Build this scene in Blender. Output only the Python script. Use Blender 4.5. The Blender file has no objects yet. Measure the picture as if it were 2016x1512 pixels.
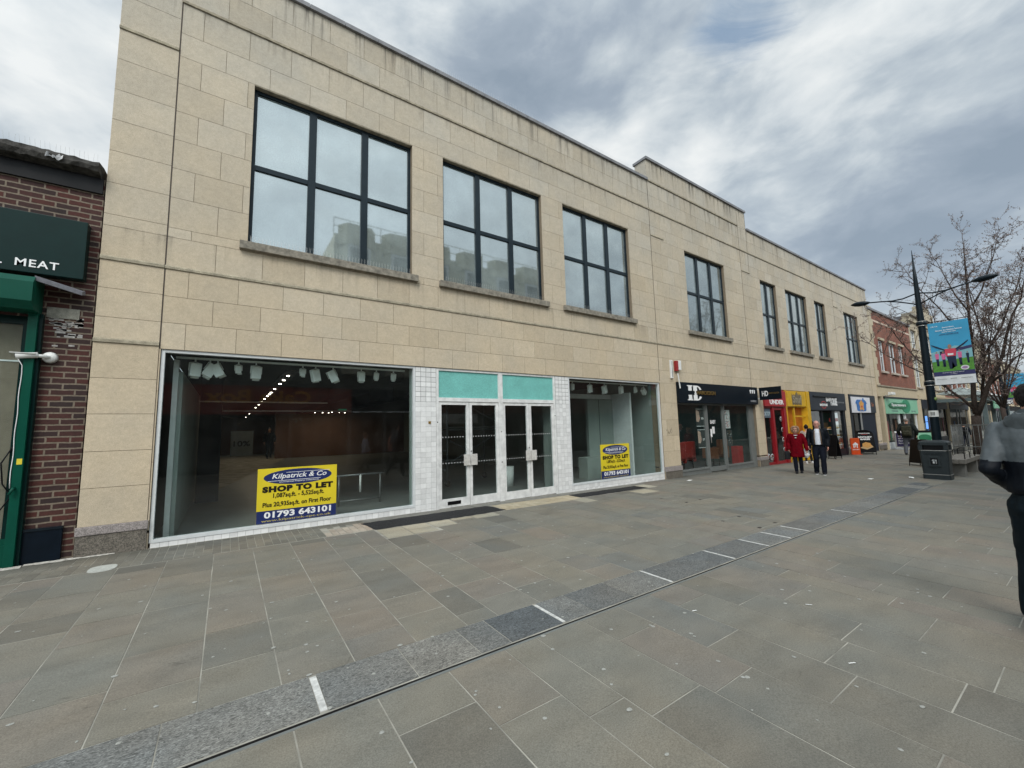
import bpy, bmesh, math, random
from mathutils import Vector, Matrix
S = bpy.context.scene
COL = S.collection
PI = math.pi

# ---------------------------------------------------------------- camera
cam_d = bpy.data.cameras.new('camera'); cam = bpy.data.objects.new('camera', cam_d); COL.objects.link(cam)
rt = Vector((0.82273987, -0.56786129, -0.02515278)); up = Vector((-0.04050527, -0.10270872, 0.99388643)); fw = Vector((0.56697304, 0.81669117, 0.10750393))
m3 = Matrix((rt, up, -fw)).transposed()
cam.matrix_world = Matrix.Translation((0, 0, 1.618)) @ m3.to_4x4()
cam_d.sensor_width = 36; cam_d.sensor_fit = 'HORIZONTAL'; cam_d.lens = 14.404
cam_d.clip_start = 0.05; cam_d.clip_end = 3000
S.camera = cam

# ---------------------------------------------------------------- light and exposure
SUN_DIR = Vector((-0.42, -0.58, 0.70)).normalized()
sun_el = math.asin(SUN_DIR.z); sun_az = math.atan2(SUN_DIR.x, SUN_DIR.y)
sd = bpy.data.lights.new('sun', 'SUN'); sd.energy = 1.3; sd.angle = math.radians(24); sd.color = (1.0, 0.95, 0.88)
so = bpy.data.objects.new('sun', sd); COL.objects.link(so)
so.rotation_euler = SUN_DIR.to_track_quat('Z', 'Y').to_euler()
S.view_settings.view_transform = 'Standard'; S.view_settings.look = 'None'
S.view_settings.gamma = 1; S.view_settings.exposure = 0.50
S.view_settings.use_curve_mapping = False
S.cycles.max_bounces = 8; S.cycles.transparent_max_bounces = 16
S.cycles.sample_clamp_indirect = 4

# ---------------------------------------------------------------- overcast sky
W = bpy.data.worlds.new('World'); S.world = W; W.use_nodes = True
nt = W.node_tree; nt.nodes.clear()
def N(t, kind, **kw):
    n = t.nodes.new(kind)
    for k, v in kw.items():
        if hasattr(n, k): setattr(n, k, v)
        else: n.inputs[k].default_value = v
    return n
def LK(t, a, b): t.links.new(a, b)
def MATH(t, op, a, b=None, clamp=False):
    n = t.nodes.new('ShaderNodeMath'); n.operation = op; n.use_clamp = clamp
    for i, v in enumerate((a, b)):
        if v is None: continue
        if isinstance(v, (int, float)): n.inputs[i].default_value = v
        else: t.links.new(v, n.inputs[i])
    return n.outputs[0]
def RAMP(t, fac, pts, interp='LINEAR'):
    n = t.nodes.new('ShaderNodeValToRGB'); n.color_ramp.interpolation = interp
    el = n.color_ramp.elements
    while len(el) < len(pts): el.new(0.5)
    for e, (p, c) in zip(el, pts):
        e.position = p; e.color = (c[0], c[1], c[2], 1) if not isinstance(c, (int, float)) else (c, c, c, 1)
    t.links.new(fac, n.inputs[0]); return n.outputs[0]
def MIX(t, fac, a, b, mode='MIX'):
    n = t.nodes.new('ShaderNodeMix'); n.data_type = 'RGBA'; n.blend_type = mode
    for k, v in ((0, fac), (6, a), (7, b)):
        s = n.inputs[k]
        if isinstance(v, (int, float)): s.default_value = v if k == 0 else (v, v, v, 1)
        elif isinstance(v, tuple): s.default_value = (v[0], v[1], v[2], 1)
        else: t.links.new(v, s)
    return n.outputs[2]
tc = N(nt, 'ShaderNodeTexCoord')
sep = N(nt, 'ShaderNodeSeparateXYZ'); LK(nt, tc.outputs['Generated'], sep.inputs[0])
zz = MATH(nt, 'ADD', MATH(nt, 'MAXIMUM', sep.outputs[2], 0.0), 0.42)
cx_ = MATH(nt, 'DIVIDE', sep.outputs[0], zz); cy_ = MATH(nt, 'DIVIDE', sep.outputs[1], zz)
cmb = N(nt, 'ShaderNodeCombineXYZ'); LK(nt, cx_, cmb.inputs[0]); LK(nt, cy_, cmb.inputs[1])
mp = N(nt, 'ShaderNodeMapping'); mp.inputs['Location'].default_value = (5.7, 1.3, 3.3); mp.inputs['Rotation'].default_value = (0, 0, 0.5)
mp.inputs['Scale'].default_value = (1.5, 1.5, 3.0)
LK(nt, tc.outputs['Generated'], mp.inputs[0])
n1 = N(nt, 'ShaderNodeTexNoise', Scale=1.5, Detail=8.0, Roughness=0.50, Distortion=0.15); LK(nt, mp.outputs[0], n1.inputs['Vector'])
n2 = N(nt, 'ShaderNodeTexNoise', Scale=4.2, Detail=7.0, Roughness=0.55, Distortion=0.3); LK(nt, mp.outputs[0], n2.inputs['Vector'])
mix_n = MATH(nt, 'ADD', MATH(nt, 'MULTIPLY', n1.outputs[0], 0.64), MATH(nt, 'MULTIPLY', n2.outputs[0], 0.36))
def blob(t, cx, cy, r, xs=1.0):
    dx = MATH(t, 'MULTIPLY', MATH(t, 'SUBTRACT', cx_, cx), xs); dy = MATH(t, 'SUBTRACT', cy_, cy)
    d = MATH(t, 'SQRT', MATH(t, 'ADD', MATH(t, 'MULTIPLY', dx, dx), MATH(t, 'MULTIPLY', dy, dy)))
    m = N(t, 'ShaderNodeMapRange'); m.interpolation_type = 'SMOOTHERSTEP'
    LK(t, d, m.inputs[0]); m.inputs[1].default_value = 0; m.inputs[2].default_value = r; m.inputs[3].default_value = 1; m.inputs[4].default_value = 0
    return m.outputs[0]
# cloud thickness: thinner and whiter banks in the north-west, heavier grey cloud low in the east
bank = MATH(nt, 'ADD', mix_n, MATH(nt, 'MULTIPLY', blob(nt, 0.25, 0.75, 0.55), 0.08))
bank = MATH(nt, 'ADD', bank, MATH(nt, 'MULTIPLY', blob(nt, 0.72, 0.50, 0.40), 0.015))
bank = MATH(nt, 'SUBTRACT', bank, MATH(nt, 'MULTIPLY', blob(nt, 1.25, 0.28, 0.6), 0.06))
bank = MATH(nt, 'SUBTRACT', bank, MATH(nt, 'MULTIPLY', blob(nt, 0.43, 0.52, 0.22), 0.08))
clouds = RAMP(nt, bank, [(0.36, (0.36, 0.44, 0.53)), (0.44, (0.45, 0.53, 0.62)), (0.51, (0.64, 0.72, 0.78)), (0.57, (0.88, 0.94, 0.965)), (0.65, (1.10, 1.13, 1.12))])
sky = N(nt, 'ShaderNodeTexSky'); sky.sky_type = 'NISHITA'; sky.sun_disc = False
sky.sun_elevation = sun_el; sky.sun_rotation = sun_az; sky.air_density = 1.2; sky.dust_density = 1.5
skyc = MIX(nt, 1.0, sky.outputs[0], (0.10, 0.10, 0.10), 'MULTIPLY')
n3 = N(nt, 'ShaderNodeTexNoise', Scale=3.0, Detail=8.0, Roughness=0.62, Distortion=1.4); LK(nt, mp.outputs[0], n3.inputs['Vector'])
gap = MATH(nt, 'ADD', MATH(nt, 'MULTIPLY', blob(nt, 0.63, 0.265, 0.17, 0.9), 0.50), MATH(nt, 'MULTIPLY', n3.outputs[0], 0.8))
gapm = RAMP(nt, gap, [(0.74, 0.0), (1.0, 0.85)])
holes = MIX(nt, gapm, clouds, (0.27, 0.40, 0.58))
base0 = MIX(nt, 0.12, holes, skyc)
# the bright part of the overcast lies round the veiled sun, behind the photographer
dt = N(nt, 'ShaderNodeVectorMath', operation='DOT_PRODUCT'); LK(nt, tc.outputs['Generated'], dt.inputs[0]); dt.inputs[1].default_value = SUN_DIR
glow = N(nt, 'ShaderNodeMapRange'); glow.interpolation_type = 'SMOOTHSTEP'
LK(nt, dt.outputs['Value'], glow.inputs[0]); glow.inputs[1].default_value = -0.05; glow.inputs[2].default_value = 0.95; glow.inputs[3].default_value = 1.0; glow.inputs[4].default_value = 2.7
veil = N(nt, 'ShaderNodeMapRange'); LK(nt, dt.outputs['Value'], veil.inputs[0]); veil.inputs[1].default_value = 0.0; veil.inputs[2].default_value = 0.5; veil.inputs[3].default_value = 0.0; veil.inputs[4].default_value = 0.72
base = MIX(nt, veil.outputs[0], base0, (0.64, 0.72, 0.76))
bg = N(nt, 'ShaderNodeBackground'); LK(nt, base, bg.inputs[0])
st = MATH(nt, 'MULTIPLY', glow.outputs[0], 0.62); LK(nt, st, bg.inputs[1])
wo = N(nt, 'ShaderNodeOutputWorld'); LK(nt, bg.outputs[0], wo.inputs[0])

# ---------------------------------------------------------------- helpers
def gz(x, y): return -0.00938 * x + 0.01098 * y
def tag(o, label=None, cat=None, group=None, kind=None):
    if label: o['label'] = label
    if cat: o['category'] = cat
    if group: o['group'] = group
    if kind: o['kind'] = kind
    return o
def thing(name, loc, label, cat, group=None, rz=0):
    o = bpy.data.objects.new(name, None); COL.objects.link(o); o.location = loc; o.rotation_euler = (0, 0, rz)
    o.empty_display_size = 0.2
    return tag(o, label, cat, group)
def copy_tree(o, parent=None):
    c = o.copy(); COL.objects.link(c); c.parent = parent
    if parent is not None: c.matrix_parent_inverse = o.matrix_parent_inverse.copy()
    for ch in list(o.children): copy_tree(ch, c)
    return c
class MB:
    def __init__(s): s.v = []; s.f = []; s.mi = []; s.ms = []; s.sm = []; s.t = []
    def m(s, mat):
        if mat not in s.ms: s.ms.append(mat)
        return s.ms.index(mat)
    def add(s, vs, fs, mat, smooth=False, tint=0.5):
        b = len(s.v); s.v += [tuple(v) for v in vs]; i = s.m(mat)
        for f in fs: s.f.append([b + k for k in f]); s.mi.append(i); s.sm.append(smooth); s.t.append(tint)
        return s
    def box(s, x0, y0, z0, x1, y1, z1, mat, tint=0.5, slope=False, M=None):
        if x0 > x1: x0, x1 = x1, x0
        if y0 > y1: y0, y1 = y1, y0
        if z0 > z1: z0, z1 = z1, z0
        vs = [Vector(p) for p in ((x0,y0,z0),(x1,y0,z0),(x1,y1,z0),(x0,y1,z0),(x0,y0,z1),(x1,y0,z1),(x1,y1,z1),(x0,y1,z1))]
        if slope: vs = [Vector((p.x, p.y, p.z + gz(p.x, p.y))) for p in vs]
        if M is not None: vs = [M @ p for p in vs]
        return s.add(vs, [(0,3,2,1),(4,5,6,7),(0,1,5,4),(1,2,6,5),(2,3,7,6),(3,0,4,7)], mat, tint=tint)
    def bbox(s, x0, y0, z0, x1, y1, z1, mat, r=0.01, M=None, tint=0.5):
        # box with chamfered vertical and horizontal edges
        bm = bmesh.new(); bmesh.ops.create_cube(bm, size=1)
        for v in bm.verts: v.co = Vector(((x0+x1)/2 + v.co.x*(x1-x0), (y0+y1)/2 + v.co.y*(y1-y0), (z0+z1)/2 + v.co.z*(z1-z0)))
        bmesh.ops.bevel(bm, geom=bm.edges[:], offset=r, segments=2, profile=0.7, affect='EDGES')
        return s.bm(bm, mat, M, tint=tint)
    def bm(s, bm, mat, M=None, smooth=False, tint=0.5):
        bm.verts.ensure_lookup_table()
        vs = [(M @ v.co if M is not None else v.co.copy()) for v in bm.verts]
        s.add(vs, [[v.index for v in f.verts] for f in bm.faces], mat, smooth, tint); bm.free(); return s
    def quad(s, pts, mat, tint=0.5): return s.add(pts, [tuple(range(len(pts)))], mat, tint=tint)
    def tube(s, path, rad, mat, seg=8, cap=True, smooth=True, flat=None):
        P = [Vector(p) for p in path]
        R = rad if isinstance(rad, (list, tuple)) else [rad] * len(P)
        vs = []; prev = None
        for i, p in enumerate(P):
            d = (P[min(i+1, len(P)-1)] - P[max(i-1, 0)])
            if d.length < 1e-9: d = Vector((0, 0, 1))
            d.normalize()
            if prev is None:
                a = Vector((0, 0, 1)) if abs(d.z) < 0.9 else Vector((1, 0, 0))
                u = d.cross(a).normalized()
            else:
                u = prev - d * prev.dot(d)
                u = u.normalized() if u.length > 1e-6 else d.orthogonal().normalized()
            prev = u; w = d.cross(u)
            for k in range(seg):
                an = 2 * PI * k / seg
                vs.append(p + (u * math.cos(an) + w * math.sin(an)) * R[i])
        fs = []
        for i in range(len(P) - 1):
            for k in range(seg):
                a = i * seg + k; b = i * seg + (k + 1) % seg
                fs.append((a, b, b + seg, a + seg))
        if cap: fs.append(tuple(reversed(range(seg)))); fs.append(tuple((len(P)-1) * seg + k for k in range(seg)))
        return s.add(vs, fs, mat, smooth)
    def loft(s, rings, mat, seg=16, smooth=True, cap=True):
        # rings: (centre, u-vector, v-vector)
        vs = []
        for c, u, v in rings:
            c = Vector(c); u = Vector(u); v = Vector(v)
            for k in range(seg):
                an = 2 * PI * k / seg; vs.append(c + u * math.cos(an) + v * math.sin(an))
        fs = []
        for i in range(len(rings) - 1):
            for k in range(seg):
                a = i * seg + k; b = i * seg + (k + 1) % seg; fs.append((a, b, b + seg, a + seg))
        if cap: fs.append(tuple(reversed(range(seg)))); fs.append(tuple((len(rings)-1) * seg + k for k in range(seg)))
        return s.add(vs, fs, mat, smooth)
    def ball(s, c, r, mat, seg=12, M=None):
        bm = bmesh.new(); bmesh.ops.create_uvsphere(bm, u_segments=seg, v_segments=max(6, seg // 2), radius=1)
        rr = r if isinstance(r, (tuple, list)) else (r, r, r)
        for v in bm.verts:
            q = Vector((v.co.x * rr[0], v.co.y * rr[1], v.co.z * rr[2]))
            if M is not None: q = M @ q
            v.co = q + Vector(c)
        return s.bm(bm, mat, smooth=True)
    def prism(s, pts, o, xd, ud, th, mat, smooth=False):
        # outline in the plane (xd, ud) from origin o, front at +n*th
        o = Vector(o); xd = Vector(xd); ud = Vector(ud); n = xd.cross(ud).normalized(); k = len(pts)
        fr = [o + xd * a + ud * b + n * th for a, b in pts]; bk = [o + xd * a + ud * b for a, b in pts]
        bm = bmesh.new(); vf = [bm.verts.new(p) for p in fr]; vb = [bm.verts.new(p) for p in bk]
        f = bm.faces.new(vf); g = bm.faces.new(list(reversed(vb)))
        for i in range(k): bm.faces.new((vf[i], vb[i], vb[(i+1) % k], vf[(i+1) % k]))
        bmesh.ops.triangulate(bm, faces=[f, g])
        bm.verts.index_update()
        return s.bm(bm, mat)
    def build(s, name, parent=None, loc=None, keep=False):
        me = bpy.data.meshes.new(name); me.from_pydata([tuple(v) for v in s.v], [], s.f)
        for m in s.ms: me.materials.append(m)
        me.polygons.foreach_set('material_index', s.mi); me.polygons.foreach_set('use_smooth', s.sm)
        if any(abs(t - 0.5) > 1e-6 for t in s.t):
            a = me.color_attributes.new('tint', 'FLOAT_COLOR', 'CORNER')
            buf = []
            for p, t in zip(me.polygons, s.t):
                for _ in range(p.loop_total): buf += [t, t, t, 1.0]
            a.data.foreach_set('color', buf)
        me.update()
        o = bpy.data.objects.new(name, me); COL.objects.link(o)
        if parent is not None:
            o.parent = parent
            if not keep: o.matrix_parent_inverse = PINV(parent)
        if loc: o.location = loc
        return o
def PINV(p):
    # parents are placed before their parts, so world-space meshes keep their place
    m = p.matrix_basis.copy(); q = p
    while q.parent is not None:
        m = q.parent.matrix_basis @ q.matrix_parent_inverse @ m; q = q.parent
    return m.inverted()

# ---------------------------------------------------------------- materials
_mc = {}
def M(name, col, rough=0.6, var=0.10, scale=6.0, bump=0.0, bscale=80.0, metal=0.0, spec=0.5, tint=0.0, speck=0.0, sscale=180.0, emit=0.0, coat=0.0):
    if name in _mc: return _mc[name]
    if max(col) < 0.07 and spec == 0.5 and not metal: spec = 0.16
    m = bpy.data.materials.new(name); m.use_nodes = True; t = m.node_tree; b = t.nodes['Principled BSDF']
    geo = N(t, 'ShaderNodeNewGeometry')
    nz = N(t, 'ShaderNodeTexNoise', Scale=scale, Detail=5.0, Roughness=0.6); LK(t, geo.outputs['Position'], nz.inputs['Vector'])
    f = RAMP(t, nz.outputs[0], [(0.3, 1.0 - var), (0.7, 1.0 + var)])
    c = MIX(t, 1.0, (col[0], col[1], col[2]), f, 'MULTIPLY')
    if tint:
        at = N(t, 'ShaderNodeVertexColor'); at.layer_name = 'tint'
        r = N(t, 'ShaderNodeMapRange'); LK(t, at.outputs[0], r.inputs[0]); r.inputs[3].default_value = 1 - tint; r.inputs[4].default_value = 1 + tint
        c = MIX(t, 1.0, c, r.outputs[0], 'MULTIPLY')
    if speck:
        ns = N(t, 'ShaderNodeTexNoise', Scale=sscale, Detail=2.0, Roughness=0.7); LK(t, geo.outputs['Position'], ns.inputs['Vector'])
        c = MIX(t, 1.0, c, RAMP(t, ns.outputs[0], [(0.35, 1 - speck), (0.65, 1 + speck)]), 'MULTIPLY')
    LK(t, c, b.inputs['Base Color'])
    b.inputs['Roughness'].default_value = rough; b.inputs['Metallic'].default_value = metal; b.inputs['Specular IOR Level'].default_value = spec
    if coat: b.inputs['Coat Weight'].default_value = coat; b.inputs['Coat Roughness'].default_value = 0.12
    if bump:
        nb = N(t, 'ShaderNodeTexNoise', Scale=bscale, Detail=4.0); LK(t, geo.outputs['Position'], nb.inputs['Vector'])
        bp = N(t, 'ShaderNodeBump', Strength=bump, Distance=0.01); LK(t, nb.outputs[0], bp.inputs['Height']); LK(t, bp.outputs[0], b.inputs['Normal'])
    if emit:
        b.inputs['Emission Color'].default_value = (col[0], col[1], col[2], 1); b.inputs['Emission Strength'].default_value = emit
    _mc[name] = m; return m

def stone_material(name, warm, grey, streak_z=()):
    m = bpy.data.materials.new(name); m.use_nodes = True; t = m.node_tree; b = t.nodes['Principled BSDF']
    geo = N(t, 'ShaderNodeNewGeometry'); sp = N(t, 'ShaderNodeSeparateXYZ'); LK(t, geo.outputs['Position'], sp.inputs[0])
    big = N(t, 'ShaderNodeTexNoise', Scale=0.9, Detail=5.0, Roughness=0.6); LK(t, geo.outputs['Position'], big.inputs['Vector'])
    mid = N(t, 'ShaderNodeTexNoise', Scale=7.0, Detail=6.0, Roughness=0.65); LK(t, geo.outputs['Position'], mid.inputs['Vector'])
    at = N(t, 'ShaderNodeVertexColor'); at.layer_name = 'tint'
    # lichen and soot: more of it on the upper, more exposed courses
    zr = N(t, 'ShaderNodeMapRange'); LK(t, sp.outputs[2], zr.inputs[0]); zr.inputs[1].default_value = 2.5; zr.inputs[2].default_value = 9.5; zr.inputs[3].default_value = 0.08; zr.inputs[4].default_value = 0.85
    w = MATH(t, 'ADD', zr.outputs[0], MATH(t, 'MULTIPLY', MATH(t, 'SUBTRACT', big.outputs[0], 0.5), 1.3))
    w = MATH(t, 'ADD', w, MATH(t, 'MULTIPLY', MATH(t, 'SUBTRACT', at.outputs[0], 0.5), 0.30), clamp=True)
    c = MIX(t, w, warm, grey)
    c = MIX(t, 1.0, c, RAMP(t, mid.outputs[0], [(0.3, 0.93), (0.7, 1.05)]), 'MULTIPLY')
    tr = N(t, 'ShaderNodeMapRange'); LK(t, at.outputs[0], tr.inputs[0]); tr.inputs[3].default_value = 0.88; tr.inputs[4].default_value = 1.09
    c = MIX(t, 1.0, c, tr.outputs[0], 'MULTIPLY')
    ns = N(t, 'ShaderNodeTexNoise', Scale=150.0, Detail=3.0, Roughness=0.8); LK(t, geo.outputs['Position'], ns.inputs['Vector'])
    c = MIX(t, 1.0, c, RAMP(t, ns.outputs[0], [(0.33, 0.62), (0.5, 1.0), (0.68, 1.22)]), 'MULTIPLY')
    ns2 = N(t, 'ShaderNodeTexNoise', Scale=28.0, Detail=3.0, Roughness=0.7); LK(t, geo.outputs['Position'], ns2.inputs['Vector'])
    c = MIX(t, 1.0, c, RAMP(t, ns2.outputs[0], [(0.35, 0.95), (0.65, 1.04)]), 'MULTIPLY')
    # run-off streaks under the copings and bands
    sv = N(t, 'ShaderNodeCombineXYZ'); LK(t, MATH(t, 'MULTIPLY', sp.outputs[0], 6.5), sv.inputs[0]); LK(t, MATH(t, 'MULTIPLY', sp.outputs[2], 0.35), sv.inputs[2])
    sn = N(t, 'ShaderNodeTexNoise', Scale=1.0, Detail=4.0, Roughness=0.7); LK(t, sv.outputs[0], sn.inputs['Vector'])
    for (z, ln, am) in streak_z:
        d = N(t, 'ShaderNodeMapRange'); LK(t, sp.outputs[2], d.inputs[0]); d.inputs[1].default_value = z - ln; d.inputs[2].default_value = z; d.inputs[3].default_value = 0; d.inputs[4].default_value = 1
        ab = MATH(t, 'LESS_THAN', sp.outputs[2], z)
        s_ = RAMP(t, sn.outputs[0], [(0.50, 0.0), (0.66, 1.0)])
        k = MATH(t, 'MULTIPLY', MATH(t, 'MULTIPLY', MATH(t, 'MULTIPLY', d.outputs[0], ab), s_), am)
        c = MIX(t, k, c, (0.045, 0.042, 0.038))
    LK(t, c, b.inputs['Base Color']); b.inputs['Roughness'].default_value = 0.9; b.inputs['Specular IOR Level'].default_value = 0.2
    bp = N(t, 'ShaderNodeBump', Strength=0.35, Distance=0.006); LK(t, ns.outputs[0], bp.inputs['Height']); LK(t, bp.outputs[0], b.inputs['Normal'])
    return m

def brick_material(name, c1, c2, mortar, sw=0.225, sh=0.075, ms=0.011, offx=0.0, offz=0.0, axis=0):
    m = bpy.data.materials.new(name); m.use_nodes = True; t = m.node_tree; b = t.nodes['Principled BSDF']
    geo = N(t, 'ShaderNodeNewGeometry'); sp = N(t, 'ShaderNodeSeparateXYZ'); LK(t, geo.outputs['Position'], sp.inputs[0])
    wob = N(t, 'ShaderNodeTexNoise', Scale=9.0, Detail=3.0); LK(t, geo.outputs['Position'], wob.inputs['Vector'])
    cb = N(t, 'ShaderNodeCombineXYZ')
    u = MATH(t, 'ADD', MATH(t, 'ADD', sp.outputs[0], sp.outputs[1]), offx)
    LK(t, MATH(t, 'ADD', u, MATH(t, 'MULTIPLY', wob.outputs[0], 0.012)), cb.inputs[0])
    LK(t, MATH(t, 'ADD', MATH(t, 'ADD', sp.outputs[2], offz), MATH(t, 'MULTIPLY', wob.outputs[0], 0.014)), cb.inputs[1])
    br = N(t, 'ShaderNodeTexBrick'); LK(t, cb.outputs[0], br.inputs['Vector'])
    br.inputs['Scale'].default_value = 1.0; br.inputs['Mortar Size'].default_value = ms; br.inputs['Mortar Smooth'].default_value = 0.15
    br.inputs['Brick Width'].default_value = sw; br.inputs['Row Height'].default_value = sh; br.inputs['Bias'].default_value = -0.1
    br.inputs['Color1'].default_value = (*c1, 1); br.inputs['Color2'].default_value = (*c2, 1); br.inputs['Mortar'].default_value = (*mortar, 1)
    nz = N(t, 'ShaderNodeTexNoise', Scale=35.0, Detail=5.0, Roughness=0.7); LK(t, geo.outputs['Position'], nz.inputs['Vector'])
    c = MIX(t, 1.0, br.outputs[0], RAMP(t, nz.outputs[0], [(0.3, 0.70), (0.7, 1.25)]), 'MULTIPLY')
    n4 = N(t, 'ShaderNodeTexNoise', Scale=1.6, Detail=4.0); LK(t, geo.outputs['Position'], n4.inputs['Vector'])
    c = MIX(t, 1.0, c, RAMP(t, n4.outputs[0], [(0.3, 0.80), (0.7, 1.15)]), 'MULTIPLY')
    LK(t, c, b.inputs['Base Color']); b.inputs['Roughness'].default_value = 0.88
    bp = N(t, 'ShaderNodeBump', Strength=0.8, Distance=0.012); bp.invert = True
    LK(t, MATH(t, 'SUBTRACT', br.outputs[1], MATH(t, 'MULTIPLY', nz.outputs[0], 0.35)), bp.inputs['Height']); LK(t, bp.outputs[0], b.inputs['Normal'])
    return m

def glass_material(name, ior=1.68, tintc=(0.92, 0.96, 0.95), dirt=0.005):
    m = bpy.data.materials.new(name); m.use_nodes = True; t = m.node_tree; t.nodes.clear()
    tr = N(t, 'ShaderNodeBsdfTransparent'); tr.inputs[0].default_value = (*tintc, 1)
    gl = N(t, 'ShaderNodeBsdfGlossy'); gl.inputs['Roughness'].default_value = 0.0
    fr = N(t, 'ShaderNodeFresnel', IOR=ior); geo = N(t, 'ShaderNodeNewGeometry')
    fac = MATH(t, 'MULTIPLY', fr.outputs[0], MATH(t, 'SUBTRACT', 1.0, geo.outputs['Backfacing']))
    mx = N(t, 'ShaderNodeMixShader'); LK(t, fac, mx.inputs[0]); LK(t, tr.outputs[0], mx.inputs[1]); LK(t, gl.outputs[0], mx.inputs[2])
    nz = N(t, 'ShaderNodeTexNoise', Scale=0.35, Detail=2.0); LK(t, geo.outputs['Position'], nz.inputs['Vector'])
    bp = N(t, 'ShaderNodeBump', Strength=0.05, Distance=0.02); LK(t, nz.outputs[0], bp.inputs['Height']); LK(t, bp.outputs[0], gl.inputs['Normal'])
    df = N(t, 'ShaderNodeBsdfDiffuse'); df.inputs[0].default_value = (0.55, 0.58, 0.56, 1)
    nd = N(t, 'ShaderNodeTexNoise', Scale=3.0, Detail=7.0, Roughness=0.7); LK(t, geo.outputs['Position'], nd.inputs['Vector'])
    m2 = N(t, 'ShaderNodeMixShader'); LK(t, RAMP(t, nd.outputs[0], [(0.35, dirt * 0.4), (0.75, dirt * 1.8)]), m2.inputs[0]); LK(t, mx.outputs[0], m2.inputs[1]); LK(t, df.outputs[0], m2.inputs[2])
    o = N(t, 'ShaderNodeOutputMaterial'); LK(t, m2.outputs[0], o.inputs[0]); return m

def film_glass(name, body=(0.15, 0.18, 0.185), refl=(0.84, 0.90, 0.91), k=0.26, rough=0.03):
    # upstairs panes backed by a pale, speckled obscuring film
    m = bpy.data.materials.new(name); m.use_nodes = True; t = m.node_tree; t.nodes.clear()
    geo = N(t, 'ShaderNodeNewGeometry')
    ns = N(t, 'ShaderNodeTexNoise', Scale=130.0, Detail=2.0, Roughness=0.8); LK(t, geo.outputs['Position'], ns.inputs['Vector'])
    nb = N(t, 'ShaderNodeTexNoise', Scale=1.3, Detail=4.0); LK(t, geo.outputs['Position'], nb.inputs['Vector'])
    c = MIX(t, 1.0, body, RAMP(t, ns.outputs[0], [(0.35, 0.5), (0.65, 1.6)]), 'MULTIPLY')
    c = MIX(t, 1.0, c, RAMP(t, nb.outputs[0], [(0.3, 0.6), (0.7, 1.4)]), 'MULTIPLY')
    df = N(t, 'ShaderNodeBsdfDiffuse'); LK(t, c, df.inputs[0])
    gl = N(t, 'ShaderNodeBsdfGlossy'); gl.inputs[0].default_value = (*refl, 1); gl.inputs['Roughness'].default_value = rough
    fr = N(t, 'ShaderNodeFresnel', IOR=1.6)
    fac = MATH(t, 'ADD', MATH(t, 'MULTIPLY', fr.outputs[0], 1.0 - k), k, clamp=True)
    nw = N(t, 'ShaderNodeTexNoise', Scale=1.1, Detail=2.0); LK(t, geo.outputs['Position'], nw.inputs['Vector'])
    bp = N(t, 'ShaderNodeBump', Strength=0.04, Distance=0.02); LK(t, nw.outputs[0], bp.inputs['Height']); LK(t, bp.outputs[0], gl.inputs['Normal'])
    mx = N(t, 'ShaderNodeMixShader'); LK(t, fac, mx.inputs[0]); LK(t, df.outputs[0], mx.inputs[1]); LK(t, gl.outputs[0], mx.inputs[2])
    o = N(t, 'ShaderNodeOutputMaterial'); LK(t, mx.outputs[0], o.inputs[0]); return m

STONE = stone_material('limestone facing', (0.555, 0.462, 0.335), (0.405, 0.370, 0.310), ((9.50, 0.80, 0.75), (10.24, 0.66, 1.0), (4.62, 0.50, 0.30), (8.5, 0.3, 0.45)))
STONE_FAR = stone_material('far limestone', (0.55, 0.46, 0.32), (0.40, 0.36, 0.28), ((9.3, 0.4, 0.6),))
JOINT = M('stone joint', (0.21, 0.165, 0.115), 0.95)
JOINTD = M('expansion joint', (0.07, 0.055, 0.045), 0.9)
SILL = M('weathered sill stone', (0.21, 0.19, 0.155), 0.95, var=0.45, scale=14, bump=0.6, bscale=40)
BANDD = M('dirty band stone', (0.27, 0.235, 0.175), 0.95, var=0.40, scale=9, bump=0.4, bscale=40)
COPING = M('coping', (0.17, 0.17, 0.18), 0.7, var=0.25, scale=5)
FRAMED = M('dark window frame', (0.013, 0.022, 0.029), 0.4, var=0.15)
PANE = film_glass('obscured pane')
WHITEF = M('white frame', (0.62, 0.64, 0.645), 0.42, var=0.07, scale=9)
WHITEW = M('worn white frame', (0.68, 0.68, 0.67), 0.5, var=0.18, scale=7)
GLASS = glass_material('shop glass')
TILEW = M('white tile', (0.74, 0.74, 0.735), 0.22, var=0.06, tint=0.10, scale=20)
GROUTD = M('dark grout', (0.10, 0.10, 0.10), 0.9)
GROUTL = M('pale grout', (0.34, 0.34, 0.34), 0.9)
GRAN = M('granite plinth', (0.13, 0.115, 0.095), 0.6, var=0.2, scale=12, speck=0.55, sscale=70)
GRANL = M('granite plinth cap', (0.27, 0.24, 0.23), 0.6, var=0.15, scale=12, speck=0.4, sscale=70)
GREY_AL = M('grey shopfront frame', (0.15, 0.16, 0.155), 0.45, var=0.1)
STEEL = M('brushed steel', (0.55, 0.54, 0.52), 0.35, metal=0.8, var=0.1)
BLACKP = M('black plastic', (0.006, 0.006, 0.007), 0.4)
DARKMET = M('dark painted metal', (0.008, 0.013, 0.018), 0.38, var=0.2)
WHITEPL = M('white plastic', (0.72, 0.72, 0.70), 0.4)
NAVY = M('navy sign board', (0.005, 0.009, 0.014), 0.35, var=0.15)
LETW = M('white lettering', (0.80, 0.80, 0.80), 0.5, var=0.02)
LETG = M('bronze lettering', (0.22, 0.14, 0.04), 0.35, metal=0.5)
LETK = M('black lettering', (0.015, 0.013, 0.010), 0.5)

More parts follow.
